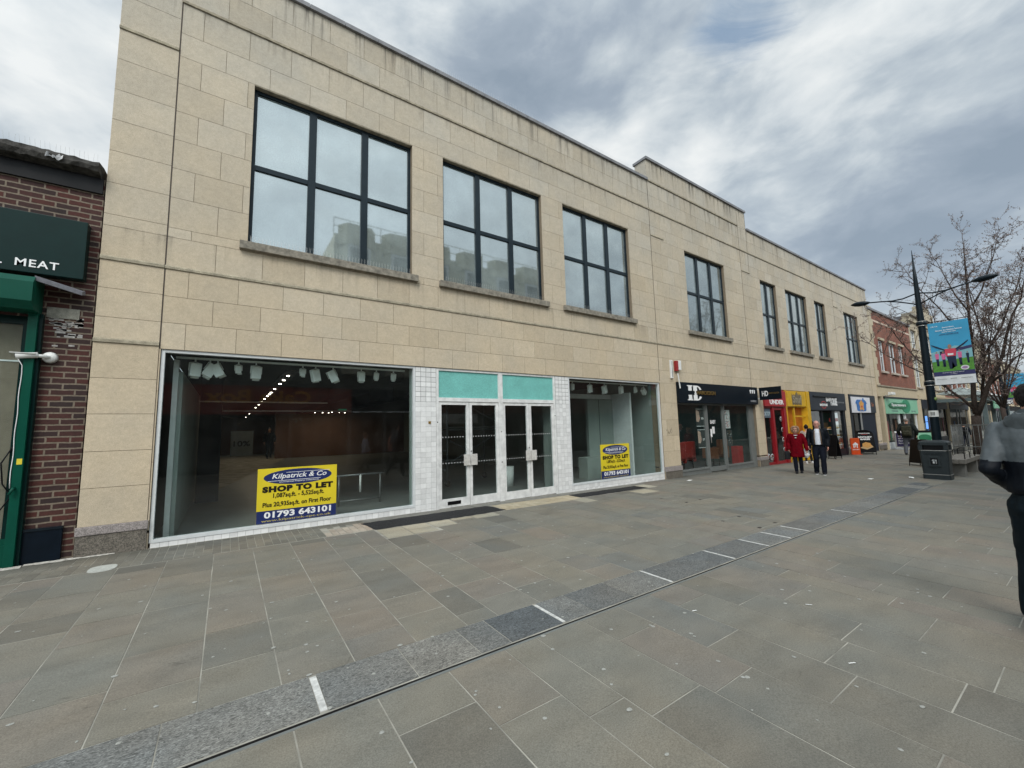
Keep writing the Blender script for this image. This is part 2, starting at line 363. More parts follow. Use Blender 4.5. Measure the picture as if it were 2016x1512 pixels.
def text_mesh(name, s, mat, o, xd, ud, width, height, parent=None, bold=0.0, shear=0.0, depth=0.006, sx=1.0):
    cu = bpy.data.curves.new(name, 'FONT'); cu.body = s; cu.size = 1; cu.offset = bold; cu.shear = shear; cu.extrude = 0.5; cu.resolution_u = 3
    cu.space_character = sx
    ob = bpy.data.objects.new('tmp', cu); COL.objects.link(ob)
    dg = bpy.context.evaluated_depsgraph_get(); me = bpy.data.meshes.new_from_object(ob.evaluated_get(dg))
    bpy.data.objects.remove(ob); bpy.data.curves.remove(cu)
    xs = [v.co.x for v in me.vertices]; ys = [v.co.y for v in me.vertices]
    if not xs: return None
    x0, x1, y0, y1 = min(xs), max(xs), min(ys), max(ys)
    o = Vector(o); xd = Vector(xd).normalized(); ud = Vector(ud).normalized(); n = xd.cross(ud)
    for v in me.vertices:
        v.co = o + xd * ((v.co.x - x0) / (x1 - x0) * width) + ud * ((v.co.y - y0) / (y1 - y0) * height) + n * ((v.co.z + 0.5) * depth)
    me.materials.clear(); me.materials.append(mat); me.name = name
    ob = bpy.data.objects.new(name, me); COL.objects.link(ob)
    if parent is not None: ob.parent = parent; ob.matrix_parent_inverse = PINV(parent)
    return ob
XP = (1, 0, 0); ZP = (0, 0, 1)
def subtract(rects, hole):
    out = []
    hx0, hz0, hx1, hz1 = hole
    for (x0, z0, x1, z1) in rects:
        if hx0 >= x1 - 1e-4 or hx1 <= x0 + 1e-4 or hz0 >= z1 - 1e-4 or hz1 <= z0 + 1e-4: out.append((x0, z0, x1, z1)); continue
        if hz0 > z0 + 1e-4: out.append((x0, z0, x1, hz0))
        if hz1 < z1 - 1e-4: out.append((x0, hz1, x1, z1))
        a, b = max(z0, hz0), min(z1, hz1)
        if hx0 > x0 + 1e-4: out.append((x0, a, hx0, b))
        if hx1 < x1 - 1e-4: out.append((hx1, a, x1, b))
    return [r for r in out if r[2] - r[0] > 0.012 and r[3] - r[1] > 0.012]
random.seed(7)
FY = 7.70                       # the facade line of the terrace
# ---------------------------------------------------------------- ground and paving
MORT = M('paving mortar', (0.285, 0.272, 0.235), 0.95, var=0.42, scale=2.6)
def paving_material(name, cols, rough=0.8, flame=False):
    m = bpy.data.materials.new(name); m.use_nodes = True; t = m.node_tree; b = t.nodes['Principled BSDF']
    geo = N(t, 'ShaderNodeNewGeometry'); at = N(t, 'ShaderNodeVertexColor'); at.layer_name = 'tint'
    c = RAMP(t, at.outputs[0], cols)
    mp_ = N(t, 'ShaderNodeMapping'); mp_.inputs['Scale'].default_value = (0.8, 1.8, 1); LK(t, geo.outputs['Position'], mp_.inputs[0])
    n1 = N(t, 'ShaderNodeTexNoise', Scale=2.6, Detail=9.0, Roughness=0.62, Distortion=0.4); LK(t, mp_.outputs[0], n1.inputs['Vector'])
    c = MIX(t, 1.0, c, RAMP(t, n1.outputs[0], [(0.30, 0.84), (0.55, 1.0), (0.75, 1.10)]), 'MULTIPLY')
    nh = N(t, 'ShaderNodeTexNoise', Scale=1.1, Detail=3.0); LK(t, geo.outputs['Position'], nh.inputs['Vector'])
    c = MIX(t, 1.0, c, RAMP(t, nh.outputs[0], [(0.35, (0.94, 0.97, 0.98)), (0.65, (1.06, 1.01, 0.94))]), 'MULTIPLY')
    n2 = N(t, 'ShaderNodeTexNoise', Scale=120.0, Detail=4.0, Roughness=0.8); LK(t, geo.outputs['Position'], n2.inputs['Vector'])
    c = MIX(t, 1.0, c, RAMP(t, n2.outputs[0], [(0.32, 0.66), (0.68, 1.34)]), 'MULTIPLY')
    if flame:
        nf = N(t, 'ShaderNodeTexNoise', Scale=26.0, Detail=6.0, Roughness=0.75, Distortion=2.6); LK(t, mp_.outputs[0], nf.inputs['Vector'])
        c = MIX(t, 1.0, c, RAMP(t, nf.outputs[0], [(0.38, 0.38), (0.5, 0.95), (0.60, 1.60)]), 'MULTIPLY')
    # trodden-in dark marks
    nd = N(t, 'ShaderNodeTexNoise', Scale=4.5, Detail=6.0, Roughness=0.75, Distortion=1.2); LK(t, mp_.outputs[0], nd.inputs['Vector'])
    c = MIX(t, MATH(t, 'MULTIPLY', RAMP(t, nd.outputs[0], [(0.62, 0.0), (0.72, 1.0)]), 0.55), c, (0.060, 0.056, 0.050))
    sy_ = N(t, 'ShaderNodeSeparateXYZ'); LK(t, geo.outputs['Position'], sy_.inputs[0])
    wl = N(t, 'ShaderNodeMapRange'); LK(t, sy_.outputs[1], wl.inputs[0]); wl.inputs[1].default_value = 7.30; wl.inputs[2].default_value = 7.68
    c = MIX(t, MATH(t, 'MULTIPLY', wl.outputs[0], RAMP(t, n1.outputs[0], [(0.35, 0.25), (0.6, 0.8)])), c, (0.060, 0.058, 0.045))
    npt = N(t, 'ShaderNodeTexNoise', Scale=9.0, Detail=7.0, Roughness=0.8); LK(t, geo.outputs['Position'], npt.inputs['Vector'])
    c = MIX(t, MATH(t, 'MULTIPLY', RAMP(t, npt.outputs[0], [(0.60, 0.0), (0.70, 1.0)]), 0.30), c, (0.24, 0.235, 0.21))
    LK(t, c, b.inputs['Base Color'])
    LK(t, RAMP(t, n1.outputs[0], [(0.3, rough - 0.14), (0.7, rough + 0.08)]), b.inputs['Roughness']); b.inputs['Specular IOR Level'].default_value = 0.35
    bp = N(t, 'ShaderNodeBump', Strength=0.45, Distance=0.006); LK(t, MATH(t, 'ADD', MATH(t, 'MULTIPLY', n2.outputs[0], 0.5), n1.outputs[0]), bp.inputs['Height']); LK(t, bp.outputs[0], b.inputs['Normal'])
    return m
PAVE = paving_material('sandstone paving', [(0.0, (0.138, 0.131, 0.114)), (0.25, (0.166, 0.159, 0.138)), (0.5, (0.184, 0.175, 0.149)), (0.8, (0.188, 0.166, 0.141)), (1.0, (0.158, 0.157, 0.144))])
g = MB()
xs = [-300, -60, -20, 0, 20, 40, 60, 90, 140, 300]; ys = [-200, -30, -8, 0, 8, 30, 300]
vs = [(x, y, gz(max(min(x, 120), -40), max(min(y, 12), -12)) - 0.0022) for y in ys for x in xs]
fs = [(j*10+i, j*10+i+1, (j+1)*10+i+1, (j+1)*10+i) for j in range(6) for i in range(9)]
g.add(vs, fs, MORT); tag(g.build('ground'), kind='structure')

def slab(mb, x0, y0, x1, y1, mat, tint, top=0.0, gap=0.005, th=0.006):
    x0 += gap; x1 -= gap; y0 += gap; y1 -= gap
    if x1 - x0 < 0.02 or y1 - y0 < 0.02: return
    k = top + random.uniform(-0.0012, 0.0012)
    mb.add([(x0, y0, gz(x0, y0) + k), (x1, y0, gz(x1, y0) + k), (x1, y1, gz(x1, y1) + k), (x0, y1, gz(x0, y1) + k),
            (x0, y0, gz(x0, y0) - th), (x1, y0, gz(x1, y0) - th), (x1, y1, gz(x1, y1) - th), (x0, y1, gz(x0, y1) - th)],
           [(0, 1, 2, 3), (0, 4, 5, 1), (1, 5, 6, 2), (2, 6, 7, 3), (3, 7, 4, 0)], mat, tint=tint)
# voids in the slab field where other surfaces were let in (x0, y0, x1, y1)
VOID_UP = [(-4.0, 6.85, 2.0, 7.7), (2.0, 6.82, 4.5, 7.7), (4.5, 6.85, 6.66, 7.7), (6.66, 6.95, 9.05, 7.7), (1.99, 6.18, 2.88, 6.82), (2.88, 6.40, 3.30, 6.82), (3.72, 6.56, 4.22, 6.82),
           (6.3, 6.48, 6.72, 6.95), (8.2, 6.45, 8.85, 6.90), (9.05, 6.97, 9.5, 7.42), (7.95, 5.16, 8.53, 5.83), (6.9, 3.24, 7.5, 3.89)]
def field(mb, xs, y0, y1, lens, voids, gap=0.0045):
    for xa, xb in zip(xs[:-1], xs[1:]):
        y = y0 - random.uniform(0, 0.6)
        while y < y1:
            l = random.choice(lens)
            if y1 - (y + l) < 0.16: l = y1 - y + 0.001
            if y < y0 and y + l - y0 < 0.16: l += 0.3
            a, b = max(y, y0), min(y + l, y1); y += l
            if b - a < 0.06: continue
            rs = [(xa, a, xb, b)]
            for v in voids: rs = [q for r in rs for q in subtract([r], v)]
            tn = min(1, max(0, random.gauss(0.5, 0.27)))
            for r in rs: slab(mb, r[0], r[1], r[2], r[3], PAVE, tn, gap=gap)
def xrow(known, lo, hi, ws):
    xs = list(known)
    while xs[-1] < hi: xs.append(xs[-1] + random.choice(ws))
    while xs[0] > lo: xs.insert(0, xs[0] - random.choice(ws))
    return xs
p = MB()
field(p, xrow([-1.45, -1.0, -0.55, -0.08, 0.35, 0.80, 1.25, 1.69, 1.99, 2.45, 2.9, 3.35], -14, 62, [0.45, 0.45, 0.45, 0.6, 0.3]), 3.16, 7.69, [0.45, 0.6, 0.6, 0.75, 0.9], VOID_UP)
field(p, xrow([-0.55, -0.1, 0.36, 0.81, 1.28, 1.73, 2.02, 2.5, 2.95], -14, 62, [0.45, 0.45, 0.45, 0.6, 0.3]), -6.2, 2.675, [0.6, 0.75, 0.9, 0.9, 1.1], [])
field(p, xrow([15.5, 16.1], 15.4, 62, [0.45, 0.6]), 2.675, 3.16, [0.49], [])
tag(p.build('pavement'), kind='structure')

# the granite channel with its slot drain and inlaid white bars
GRA1 = paving_material('dark flamed granite', [(0, (0.092, 0.098, 0.103)), (1, (0.182, 0.182, 0.174))], 0.7, True)
bs = M('white inlay bar', (0.54, 0.54, 0.52), 0.5, var=0.35, scale=22)
dr = MB(); bars = MB()
jx = [-3.0, -2.4, -1.75, -1.1, -0.235, 0.505]; wb = [(0.505, 0.545)]
cuts = [0.545, 1.10, 1.57, 1.835, 2.355, 2.385, 2.72, 3.26, 3.85, 3.88, 4.45, 5.11, 5.14, 5.99, 6.02, 6.65, 6.68, 7.29, 7.32, 7.9, 8.5, 9.40, 9.43, 10.1, 10.88, 10.91, 11.6, 12.66, 12.69, 13.3, 14.0, 14.03, 14.7, 15.35]
white = {(0.505, 0.545), (2.355, 2.385), (3.85, 3.88), (5.11, 5.14), (5.99, 6.02), (6.65, 6.68), (7.29, 7.32), (9.40, 9.43)}
allx = jx + cuts
for a, b in zip(allx[:-1], allx[1:]):
    if (a, b) in white:
        slab(bars, a, 2.74, b, 3.135, bs, 0.5, top=0.001, gap=0.0005)
    else: slab(dr, a, 2.725, b, 3.16, GRA1, random.choice([0.05, 0.35, 0.55, 0.75, 0.95]), gap=0.004)
x = -3.0
while x > -14: slab(dr, x - 0.6, 2.725, x, 3.16, GRA1, random.random(), gap=0.002); x -= 0.6
tag(dr.build('channel_paving'), kind='structure'); tag(bars.build('paving_inlay'), kind='structure')
sl = MB()
for a in range(-14, 16):
    xa, xb = float(a), min(a + 1.0, 15.35)
    if xb <= xa: continue
    slab(sl, xa, 2.712, xb, 2.728, GREY_AL, 0.5, top=0.001, gap=0.0)
    slab(sl, xa, 2.668, xb, 2.690, GREY_AL, 0.5, top=0.001, gap=0.0)
    slab(sl, xa, 2.690, xb, 2.712, BLACKP, 0.5, top=-0.0005, gap=0.0)
tag(sl.build('slot_drain'), kind='structure')
fl = MB()
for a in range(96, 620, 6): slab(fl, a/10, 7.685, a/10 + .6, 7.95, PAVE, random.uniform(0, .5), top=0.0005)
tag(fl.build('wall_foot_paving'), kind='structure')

# repairs along the shop front
ASPH = M('patched asphalt', (0.028, 0.028, 0.029), 0.85, var=0.3, scale=25, bump=0.6, bscale=140, speck=0.5, sscale=220)
def rough_patch(name, pts, mat, top=0.002, jag=0.02, step=0.08):
    # polygon in plan with a slightly ragged edge
    out = []
    for i, a in enumerate(pts):
        b = pts[(i + 1) % len(pts)]; L = math.hypot(b[0]-a[0], b[1]-a[1]); n = max(1, int(L / step))
        for k in range(n): out.append((a[0] + (b[0]-a[0])*k/n + random.uniform(-jag, jag), a[1] + (b[1]-a[1])*k/n + random.uniform(-jag, jag)))
    bm = bmesh.new(); vs = [bm.verts.new((x, y, gz(x, y) + top)) for x, y in out]; f = bm.faces.new(vs)
    bmesh.ops.triangulate(bm, faces=[f]); bm.verts.index_update()
    for f in bm.faces:
        if f.normal.z < 0: f.normal_flip()
    mb = MB(); mb.bm(bm, mat); return tag(mb.build(name), kind='structure')
rough_patch('asphalt_patch', [(1.93, 7.42), (4.42, 7.44), (4.52, 7.3), (4.5, 7.0), (4.56, 6.88), (4.2, 6.84), (2.02, 6.83)], ASPH, 0.004, 0.018)
rough_patch('asphalt_patch', [(6.66, 7.40), (9.04, 7.40), (9.05, 6.97), (6.66, 6.98)], ASPH, 0.004, 0.01)
CONC = M('threshold concrete', (0.165, 0.16, 0.14), 0.9, var=0.3, scale=6, bump=0.4, bscale=90, speck=0.2, sscale=150)
th = MB(); slab(th, 2.0, 7.44, 9.6, 7.695, CONC, 0.5, top=0.001, gap=0.0); tag(th.build('threshold_strip'), kind='structure')
PALE = paving_material('pale replacement slabs', [(0, (0.27, 0.25, 0.20)), (1, (0.40, 0.37, 0.30))])
ps = MB()
for (a, b, c, d) in [(2.02, 6.20, 2.42, 6.81), (2.43, 6.22, 2.84, 6.50), (2.43, 6.51, 2.84, 6.81), (2.87, 6.42, 3.27, 6.80), (3.73, 6.57, 4.20, 6.81), (3.30, 6.66, 3.71, 6.81), (6.32, 6.5, 6.70, 6.93),
                     (8.22, 6.47, 8.83, 6.88), (9.07, 6.98, 9.48, 7.43)]:
    slab(ps, a, b, c, d, PALE, random.uniform(0.2, 0.9), top=0.003)
tag(ps.build('replacement_slabs'), kind='structure')
CREAM = paving_material('cream setts', [(0, (0.36, 0.31, 0.22)), (1, (0.46, 0.40, 0.30))])
cs = MB(); x = 4.55
while x < 6.64:
    for r in range(3):
        slab(cs, x, 6.87 + r * 0.18, x + 0.1, 7.05 + r * 0.18, CREAM, random.random(), top=0.002, gap=0.002)
    x += 0.1
PINK = paving_material('pink setts', [(0, (0.34, 0.28, 0.23)), (1, (0.48, 0.41, 0.34))])
x = 1.30
while x < 1.98:
    slab(cs, x, 6.88, x + 0.095, 7.10, PINK, random.random(), top=0.003, gap=0.005)
    if x > 1.38: slab(cs, x, 7.10, x + 0.095, 7.30, PINK, random.random(), top=0.003, gap=0.005)
    if x > 1.75: slab(cs, x, 7.30, x + 0.095, 7.47, PINK, random.random(), top=0.003, gap=0.005)
    x += 0.1
tag(cs.build('setts'), kind='structure')
ed = MB(); x = -4.0; i = 0
while x < 2.0:
    ys_ = [6.87, 7.07, 7.27, 7.47, 7.69] if i % 2 else [6.87, 6.97, 7.17, 7.37, 7.57, 7.69]
    for a, b in zip(ys_[:-1], ys_[1:]):
        if 1.28 < x < 1.98 and b < 7.5: continue
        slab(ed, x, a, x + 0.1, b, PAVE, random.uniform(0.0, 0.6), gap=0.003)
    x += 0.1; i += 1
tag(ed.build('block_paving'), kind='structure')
# oval pale cover by the corner pier
ov = MB(); OVM = M('pale cover plate', (0.42, 0.43, 0.40), 0.7, var=0.2, scale=30)
pts = []
for k in range(24):
    a = 2 * PI * k / 24; r = 1.0 / (abs(math.cos(a))**3 + abs(math.sin(a))**3) ** (1/3)
    pts.append((-1.15 + 0.125 * r * math.cos(a), 6.94 + 0.14 * r * math.sin(a)))
ov.add([(x, y, gz(x, y) + 0.007) for x, y in pts] + [(x, y, gz(x, y) - 0.001) for x, y in pts], [tuple(range(24))] + [(k, k + 24, (k + 1) % 24 + 24, (k + 1) % 24) for k in range(24)], OVM)
tag(ov.build('cover_plate'), 'small pale oval cover plate in the paving by the corner pier', 'cover plate')
# two slab-filled manhole covers
def manhole(x0, y0, x1, y1, label):
    r = thing('manhole_cover', ((x0+x1)/2, (y0+y1)/2, gz(x0, y0)), label, 'manhole cover', 'slab-filled manhole covers in the paving')
    f = MB(); t_ = 0.012
    for a, b, c, d in ((x0, y0, x1, y0+t_), (x0, y1-t_, x1, y1), (x0, y0+t_, x0+t_, y1-t_), (x1-t_, y0+t_, x1, y1-t_)): slab(f, a, b, c, d, BLACKP, 0.5, top=0.002, gap=0)
    ym = (y0+y1)/2; slab(f, x0+t_, ym-0.006, x1-t_, ym+0.006, BLACKP, 0.5, top=0.002, gap=0)
    for cx0, cy0 in ((x0+0.011, y0+0.011), (x1-0.061, y0+0.011), (x0+0.011, y1-0.061), (x1-0.061, y1-0.061)): slab(f, cx0, cy0, cx0+0.05, cy0+0.05, BLACKP, 0.5, top=0.002, gap=0)
    f.build('cover_frame', r)
    s_ = MB(); slab(s_, x0+t_, y0+t_, x1-t_, ym-0.006, PAVE, 0.3, top=0.0, gap=0.001); slab(s_, x0+t_, ym+0.006, x1-t_, y1-t_, PAVE, 0.45, top=0.0, gap=0.001)
    s_.build('cover_infill', r)
manhole(7.95, 5.16, 8.53, 5.83, 'manhole cover filled with paving, nearer the shop wall')
manhole(6.90, 3.24, 7.50, 3.89, 'manhole cover filled with paving, beside the granite channel')
# chewing gum and litter
GUM = M('trodden gum', (0.30, 0.30, 0.275), 0.8, var=0.3, scale=60)
gum = MB(); random.seed(11)
for k in range(1500):
    x = random.uniform(-6, 24); y = random.uniform(-5.5, 7.4)
    if random.random() < 0.5: x = random.uniform(-3, 10)
    if 2.67 < y < 2.74: continue
    r = random.uniform(0.006, 0.017); st_ = random.uniform(0.7, 1.4)
    vs = [(x + r*st_*math.cos(a)*random.uniform(.8, 1.2), y + r*math.sin(a)*random.uniform(.8, 1.2)) for a in [2*PI*q/7 for q in range(7)]]
    gum.add([(a, b, gz(a, b) + 0.0028) for a, b in vs] + [(x, y, gz(x, y) + 0.0045)], [(q, (q+1) % 7, 7) for q in range(7)], GUM)
tag(gum.build('chewing_gum'), 'pale trodden chewing gum spots scattered over the paving', 'chewing gum', kind='stuff')
PAPER = M('litter paper', (0.75, 0.75, 0.73), 0.7, var=0.1)
def scrap(name, x, y, l, w, rz, label, cat, bend=0.006):
    mb = MB(); vs = []; n = 5
    for i in range(n + 1):
        for j in (0, 1): vs.append(((i/n - .5) * l, (j - .5) * w * random.uniform(.8, 1.1), 0.004 + bend * abs(math.sin(i * 1.7 + j))))
    top = [(2*i, 2*i+1, 2*i+3, 2*i+2) for i in range(n)]
    b0 = len(vs); vs2 = vs + [(a, b, c - 0.0015) for a, b, c in vs]
    mb.add(vs2, [tuple(reversed(f)) for f in top] + [tuple(q + b0 for q in f) for f in top], PAPER)
    o = mb.build(name); o.location = (x, y, gz(x, y)); o.rotation_euler = (0, 0, rz); tag(o, label, cat)
scrap('paper_scrap', 11.17, 7.12, 0.26, 0.10, 0.3, 'flat white paper strip on the paving in front of the dark hair salon', 'litter', 0.002)
scrap('paper_scrap', 16.45, 3.42, 0.16, 0.09, 0.4, 'crumpled white paper scrap beside the foot of the grey bin', 'litter', 0.03)
scrap('paper_scrap', 15.37, 4.07, 0.22, 0.10, 0.0, 'white paper scrap on open paving between the walking couple and the bin', 'litter')
scrap('cigarette_end', 3.42, 2.22, 0.045, 0.012, -0.3, 'white cigarette end just right of the slot drain, in the middle foreground', 'cigarette end', 0.002)
scrap('cigarette_end', 3.54, 1.15, 0.05, 0.010, -0.5, 'white cigarette end on the paving in the right foreground, nearest the camera', 'cigarette end', 0.002)
scrap('cigarette_end', 4.35, 1.69, 0.05, 0.011, -0.9, 'white cigarette end farther right across the foreground paving', 'cigarette end', 0.002)

# ---------------------------------------------------------------- the long stone building
BX0, BX1 = -1.55, 32.0
bld = thing('stone_building', (15, FY + 0.5, 0), 'long two-storey limestone terrace with dark-framed upstairs windows and shops below', 'building')
WZ0, WZ1 = 4.75, 7.58
WIN = [(0.15, 2.95, 3), (3.65, 6.40, 3), (7.13, 9.78, 3), (12.71, 15.28, 3), (18.13, 19.58, 2), (20.50, 22.79, 3), (23.75, 25.12, 2), (27.74, 29.99, 3)]
OPEN = [(-0.84, -0.5, 10.86, 2.895), (11.70, -0.5, 16.80, 2.95), (17.45, -0.5, 26.36, 2.95), (27.02, -0.5, 31.25, 2.98)]
holes = [(a, WZ0, b, WZ1) for a, b, _ in WIN] + OPEN
rows = [(-0.30, 0.30), (0.34, 0.80), (0.80, 1.27), (1.27, 1.76), (1.76, 2.28), (2.28, 2.895), (2.895, 3.29), (3.29, 3.69), (3.69, 4.10), (4.10, 4.60), (4.60, 4.75), (4.75, 5.23), (5.23, 5.70), (5.70, 6.17), (6.17, 6.64), (6.64, 7.11), (7.11, 7.58), (7.58, 7.98), (7.98, 8.50), (8.50, 9.02), (9.02, 9.50)]
wall = MB(); core = MB(); random.seed(3)
def panel(mb, x0, z0, x1, z1, mat, y=FY, g_=0.0028, t_=0.012, tint=None):
    tn = tint if tint is not None else min(1, max(0, random.gauss(0.5, 0.2)))
    x0 += g_; x1 -= g_; z0 += g_; z1 -= g_
    mb.add([(x0, y, z0), (x1, y, z0), (x1, y, z1), (x0, y, z1), (x0, y + t_, z0), (x1, y + t_, z0), (x1, y + t_, z1), (x0, y + t_, z1)],
           [(0, 1, 2, 3), (0, 3, 7, 4), (1, 5, 6, 2), (3, 2, 6, 7), (0, 4, 5, 1)], mat, tint=tn)
BREAK = [-0.86, 10.87, 16.62, 26.31, 31.18]
def facing(x0, x1, rws, holes, off, step=0.63, mat=STONE, breaks=BREAK):
    for ri, (z0, z1) in enumerate(rws):
        o_ = off + (step / 2 if ri % 2 else 0)
        js = sorted(set([x0, x1] + [b for b in breaks if x0 < b < x1]))
        k = math.floor((x0 - o_) / step); xx = o_ + k * step
        while xx < x1:
            if xx > x0 + 0.1 and xx < x1 - 0.1 and all(abs(xx - b) > 0.12 for b in breaks): js.append(xx)
            xx += step
        js = sorted(js)
        for a, b in zip(js[:-1], js[1:]):
            rs = [(a, z0, b, z1)]; tn = min(1, max(0, random.gauss(0.5, 0.25)))
            for h in holes: rs = [q for r in rs for q in subtract([r], h)]
            for r in rs: panel(wall, *r, mat, tint=tn)
        rs = [(x0, z0, x1, z1)]
        for h in holes: rs = [q for r in rs for q in subtract([r], h)]
        for r in rs: core.box(r[0], FY + 0.012, r[1], r[2], FY + 0.34, r[3], JOINT)
facing(-0.86, BX1, rows, holes, 0.055)
# corner pilaster: one stone per course
PIL = [(0.37 + 0.0, 0.48), (0.48, 0.97), (0.97, 1.45), (1.45, 1.95), (1.95, 2.44), (2.44, 2.93), (2.93, 3.29), (3.29, 3.70), (3.70, 4.10), (4.10, 4.60), (4.60, 4.77), (4.77, 5.24), (5.24, 5.72), (5.72, 6.20), (6.20, 6.67), (6.67, 7.16), (7.16, 7.64), (7.64, 8.20), (8.20, 8.72), (8.72, 9.2), (9.2, 9.5)]
for z0, z1 in PIL[1:]: panel(wall, BX0, z0, -0.862, z1, STONE, y=FY - 0.006)
core.box(BX0 + 0.004, FY + 0.006, -0.3, -0.864, FY + 0.34, 9.5, JOINT)
wall.box(BX0 - 0.002, FY + 0.02, 4.5, BX0 + 0.003, FY + 6, 9.49, STONE, tint=0.6)
# raised central attic
for z0, z1, o_ in ((9.58, 10.24, 0.055),):
    xx = 10.87; js = [10.87, 11.2]
    while js[-1] < 16.4: js.append(js[-1] + 0.63)
    js = [q for q in js if q < 16.3] + [16.62, 17.26]
    for a, b in zip(js[:-1], js[1:]):
        if b > a: panel(wall, a, z0, b, z1, STONE)
    core.box(10.872, FY + 0.012, 9.5, 17.258, FY + 0.44, 10.24, JOINT)
    panel(wall, 10.87, 9.50, 17.26, 9.58, STONE)
wall.box(10.868, FY + 0.013, 9.585, 10.8715, FY + 0.44, 10.238, STONE, tint=0.8)
wall.build('wall', bld); core.build('wall_core', bld)
roof = MB(); ROOFM = M('flat roof felt', (0.09, 0.09, 0.095), 0.9); roof.box(BX0 + 0.02, FY + 0.34, 9.2, BX1, FY + 34, 9.28, ROOFM)
roof.box(BX1 - 0.2, FY + 0.34, 3.2, BX1, FY + 34, 9.2, ROOFM); roof.box(BX0 + 0.02, FY + 33.8, 0, BX1 - 0.2, FY + 34, 9.2, ROOFM)
roof.build('roof', bld)
# coping
def coping(x0, x1, z, ybk=0.45):
    cp = MB(); x = x0
    while x < x1 - 0.01:
        b = min(x + 0.63, x1)
        if x1 - b < 0.2: b = x1
        cp.bbox(x + 0.003, FY - 0.055, z, b - 0.003, FY + ybk, z + 0.085, COPING, r=0.006, tint=random.random()); x = b
    cp.build('coping', bld)
coping(BX0 - 0.02, 10.868, 9.50); coping(10.82, 17.30, 10.24, 0.48); coping(17.30, BX1, 9.50)
# string courses: a projecting lip with a sloping, dirty top
sc_ = MB()
def lip(x0, x1, z, pr=0.024, h=0.07, mat=BANDD):
    vs = [(x0, FY - 0.001, z), (x1, FY - 0.001, z), (x1, FY - pr, z + 0.004), (x0, FY - pr, z + 0.004), (x0, FY - pr, z + h * 0.6), (x1, FY - pr, z + h * 0.6), (x1, FY - 0.001, z + h), (x0, FY - 0.001, z + h)]
    sc_.add(vs, [(0, 1, 2, 3), (3, 2, 5, 4), (4, 5, 6, 7), (0, 3, 4, 7), (1, 6, 5, 2)], mat)
LIPM = M('band stone', (0.30, 0.265, 0.195), 0.95, var=0.3, scale=10, bump=0.3, speck=0.3, sscale=95)
for z in (8.50,):
    lip(-0.86, 10.85, z); lip(10.89, 16.60, z); lip(16.64, 26.29, z); lip(26.33, 31.16, z); lip(31.2, BX1, z)
for z in (4.10,):
    lip(-0.86, 10.85, z, 0.018, 0.06, LIPM); lip(10.89, 16.60, z, 0.018, 0.06, LIPM); lip(16.64, 26.29, z, 0.018, 0.06, LIPM); lip(26.33, 31.16, z, 0.018, 0.06, LIPM); lip(31.2, BX1, z, 0.018, 0.06, LIPM)
lip(10.89, 16.60, 9.50, 0.03, 0.08)
for z in (7.64, 4.10, 2.93): lip(BX0, -0.864, z, 0.026, 0.07, LIPM)
lip(10.89, 11.55, 7.64, 0.02, 0.05, LIPM); lip(16.64, 17.28, 7.64, 0.02, 0.05, LIPM); lip(26.33, 26.95, 7.64, 0.02, 0.05, LIPM)
sc_.build('string_course', bld)
for x, z0, z1 in ((-0.858, 2.9, 9.5), (10.87, 2.96, 9.58), (16.62, 2.96, 10.24), (17.27, 7.7, 10.2), (26.31, 2.96, 9.5), (31.18, 2.98, 9.5)):
    jt = MB(); jt.box(x - 0.010, FY - 0.0015, z0, x + 0.010, FY + 0.01, z1, JOINTD); jt.build('expansion_joint', bld)
# granite feet of the piers
def foot(x0, x1, z0, zc, zt, pr=0.035):
    gf = MB()
    gf.box(x0 - 0.004, FY - pr, z0 - 0.15, x1 + 0.004, FY + 0.2, zc - 0.004, GRAN)
    gf.bbox(x0 - 0.012, FY - pr - 0.012, zc, x1 + 0.012, FY + 0.2, zt, GRANL, r=0.01); gf.build('granite_base', bld)
foot(BX0, -0.862, 0.08, 0.37, 0.48, 0.02)
foot(10.88, 11.69, 0, 0.20, 0.335); foot(16.81, 17.44, 0, 0.16, 0.285); foot(26.37, 27.01, 0, 0.10, 0.22); foot(31.26, 32.6, 0, 0.08, 0.20)
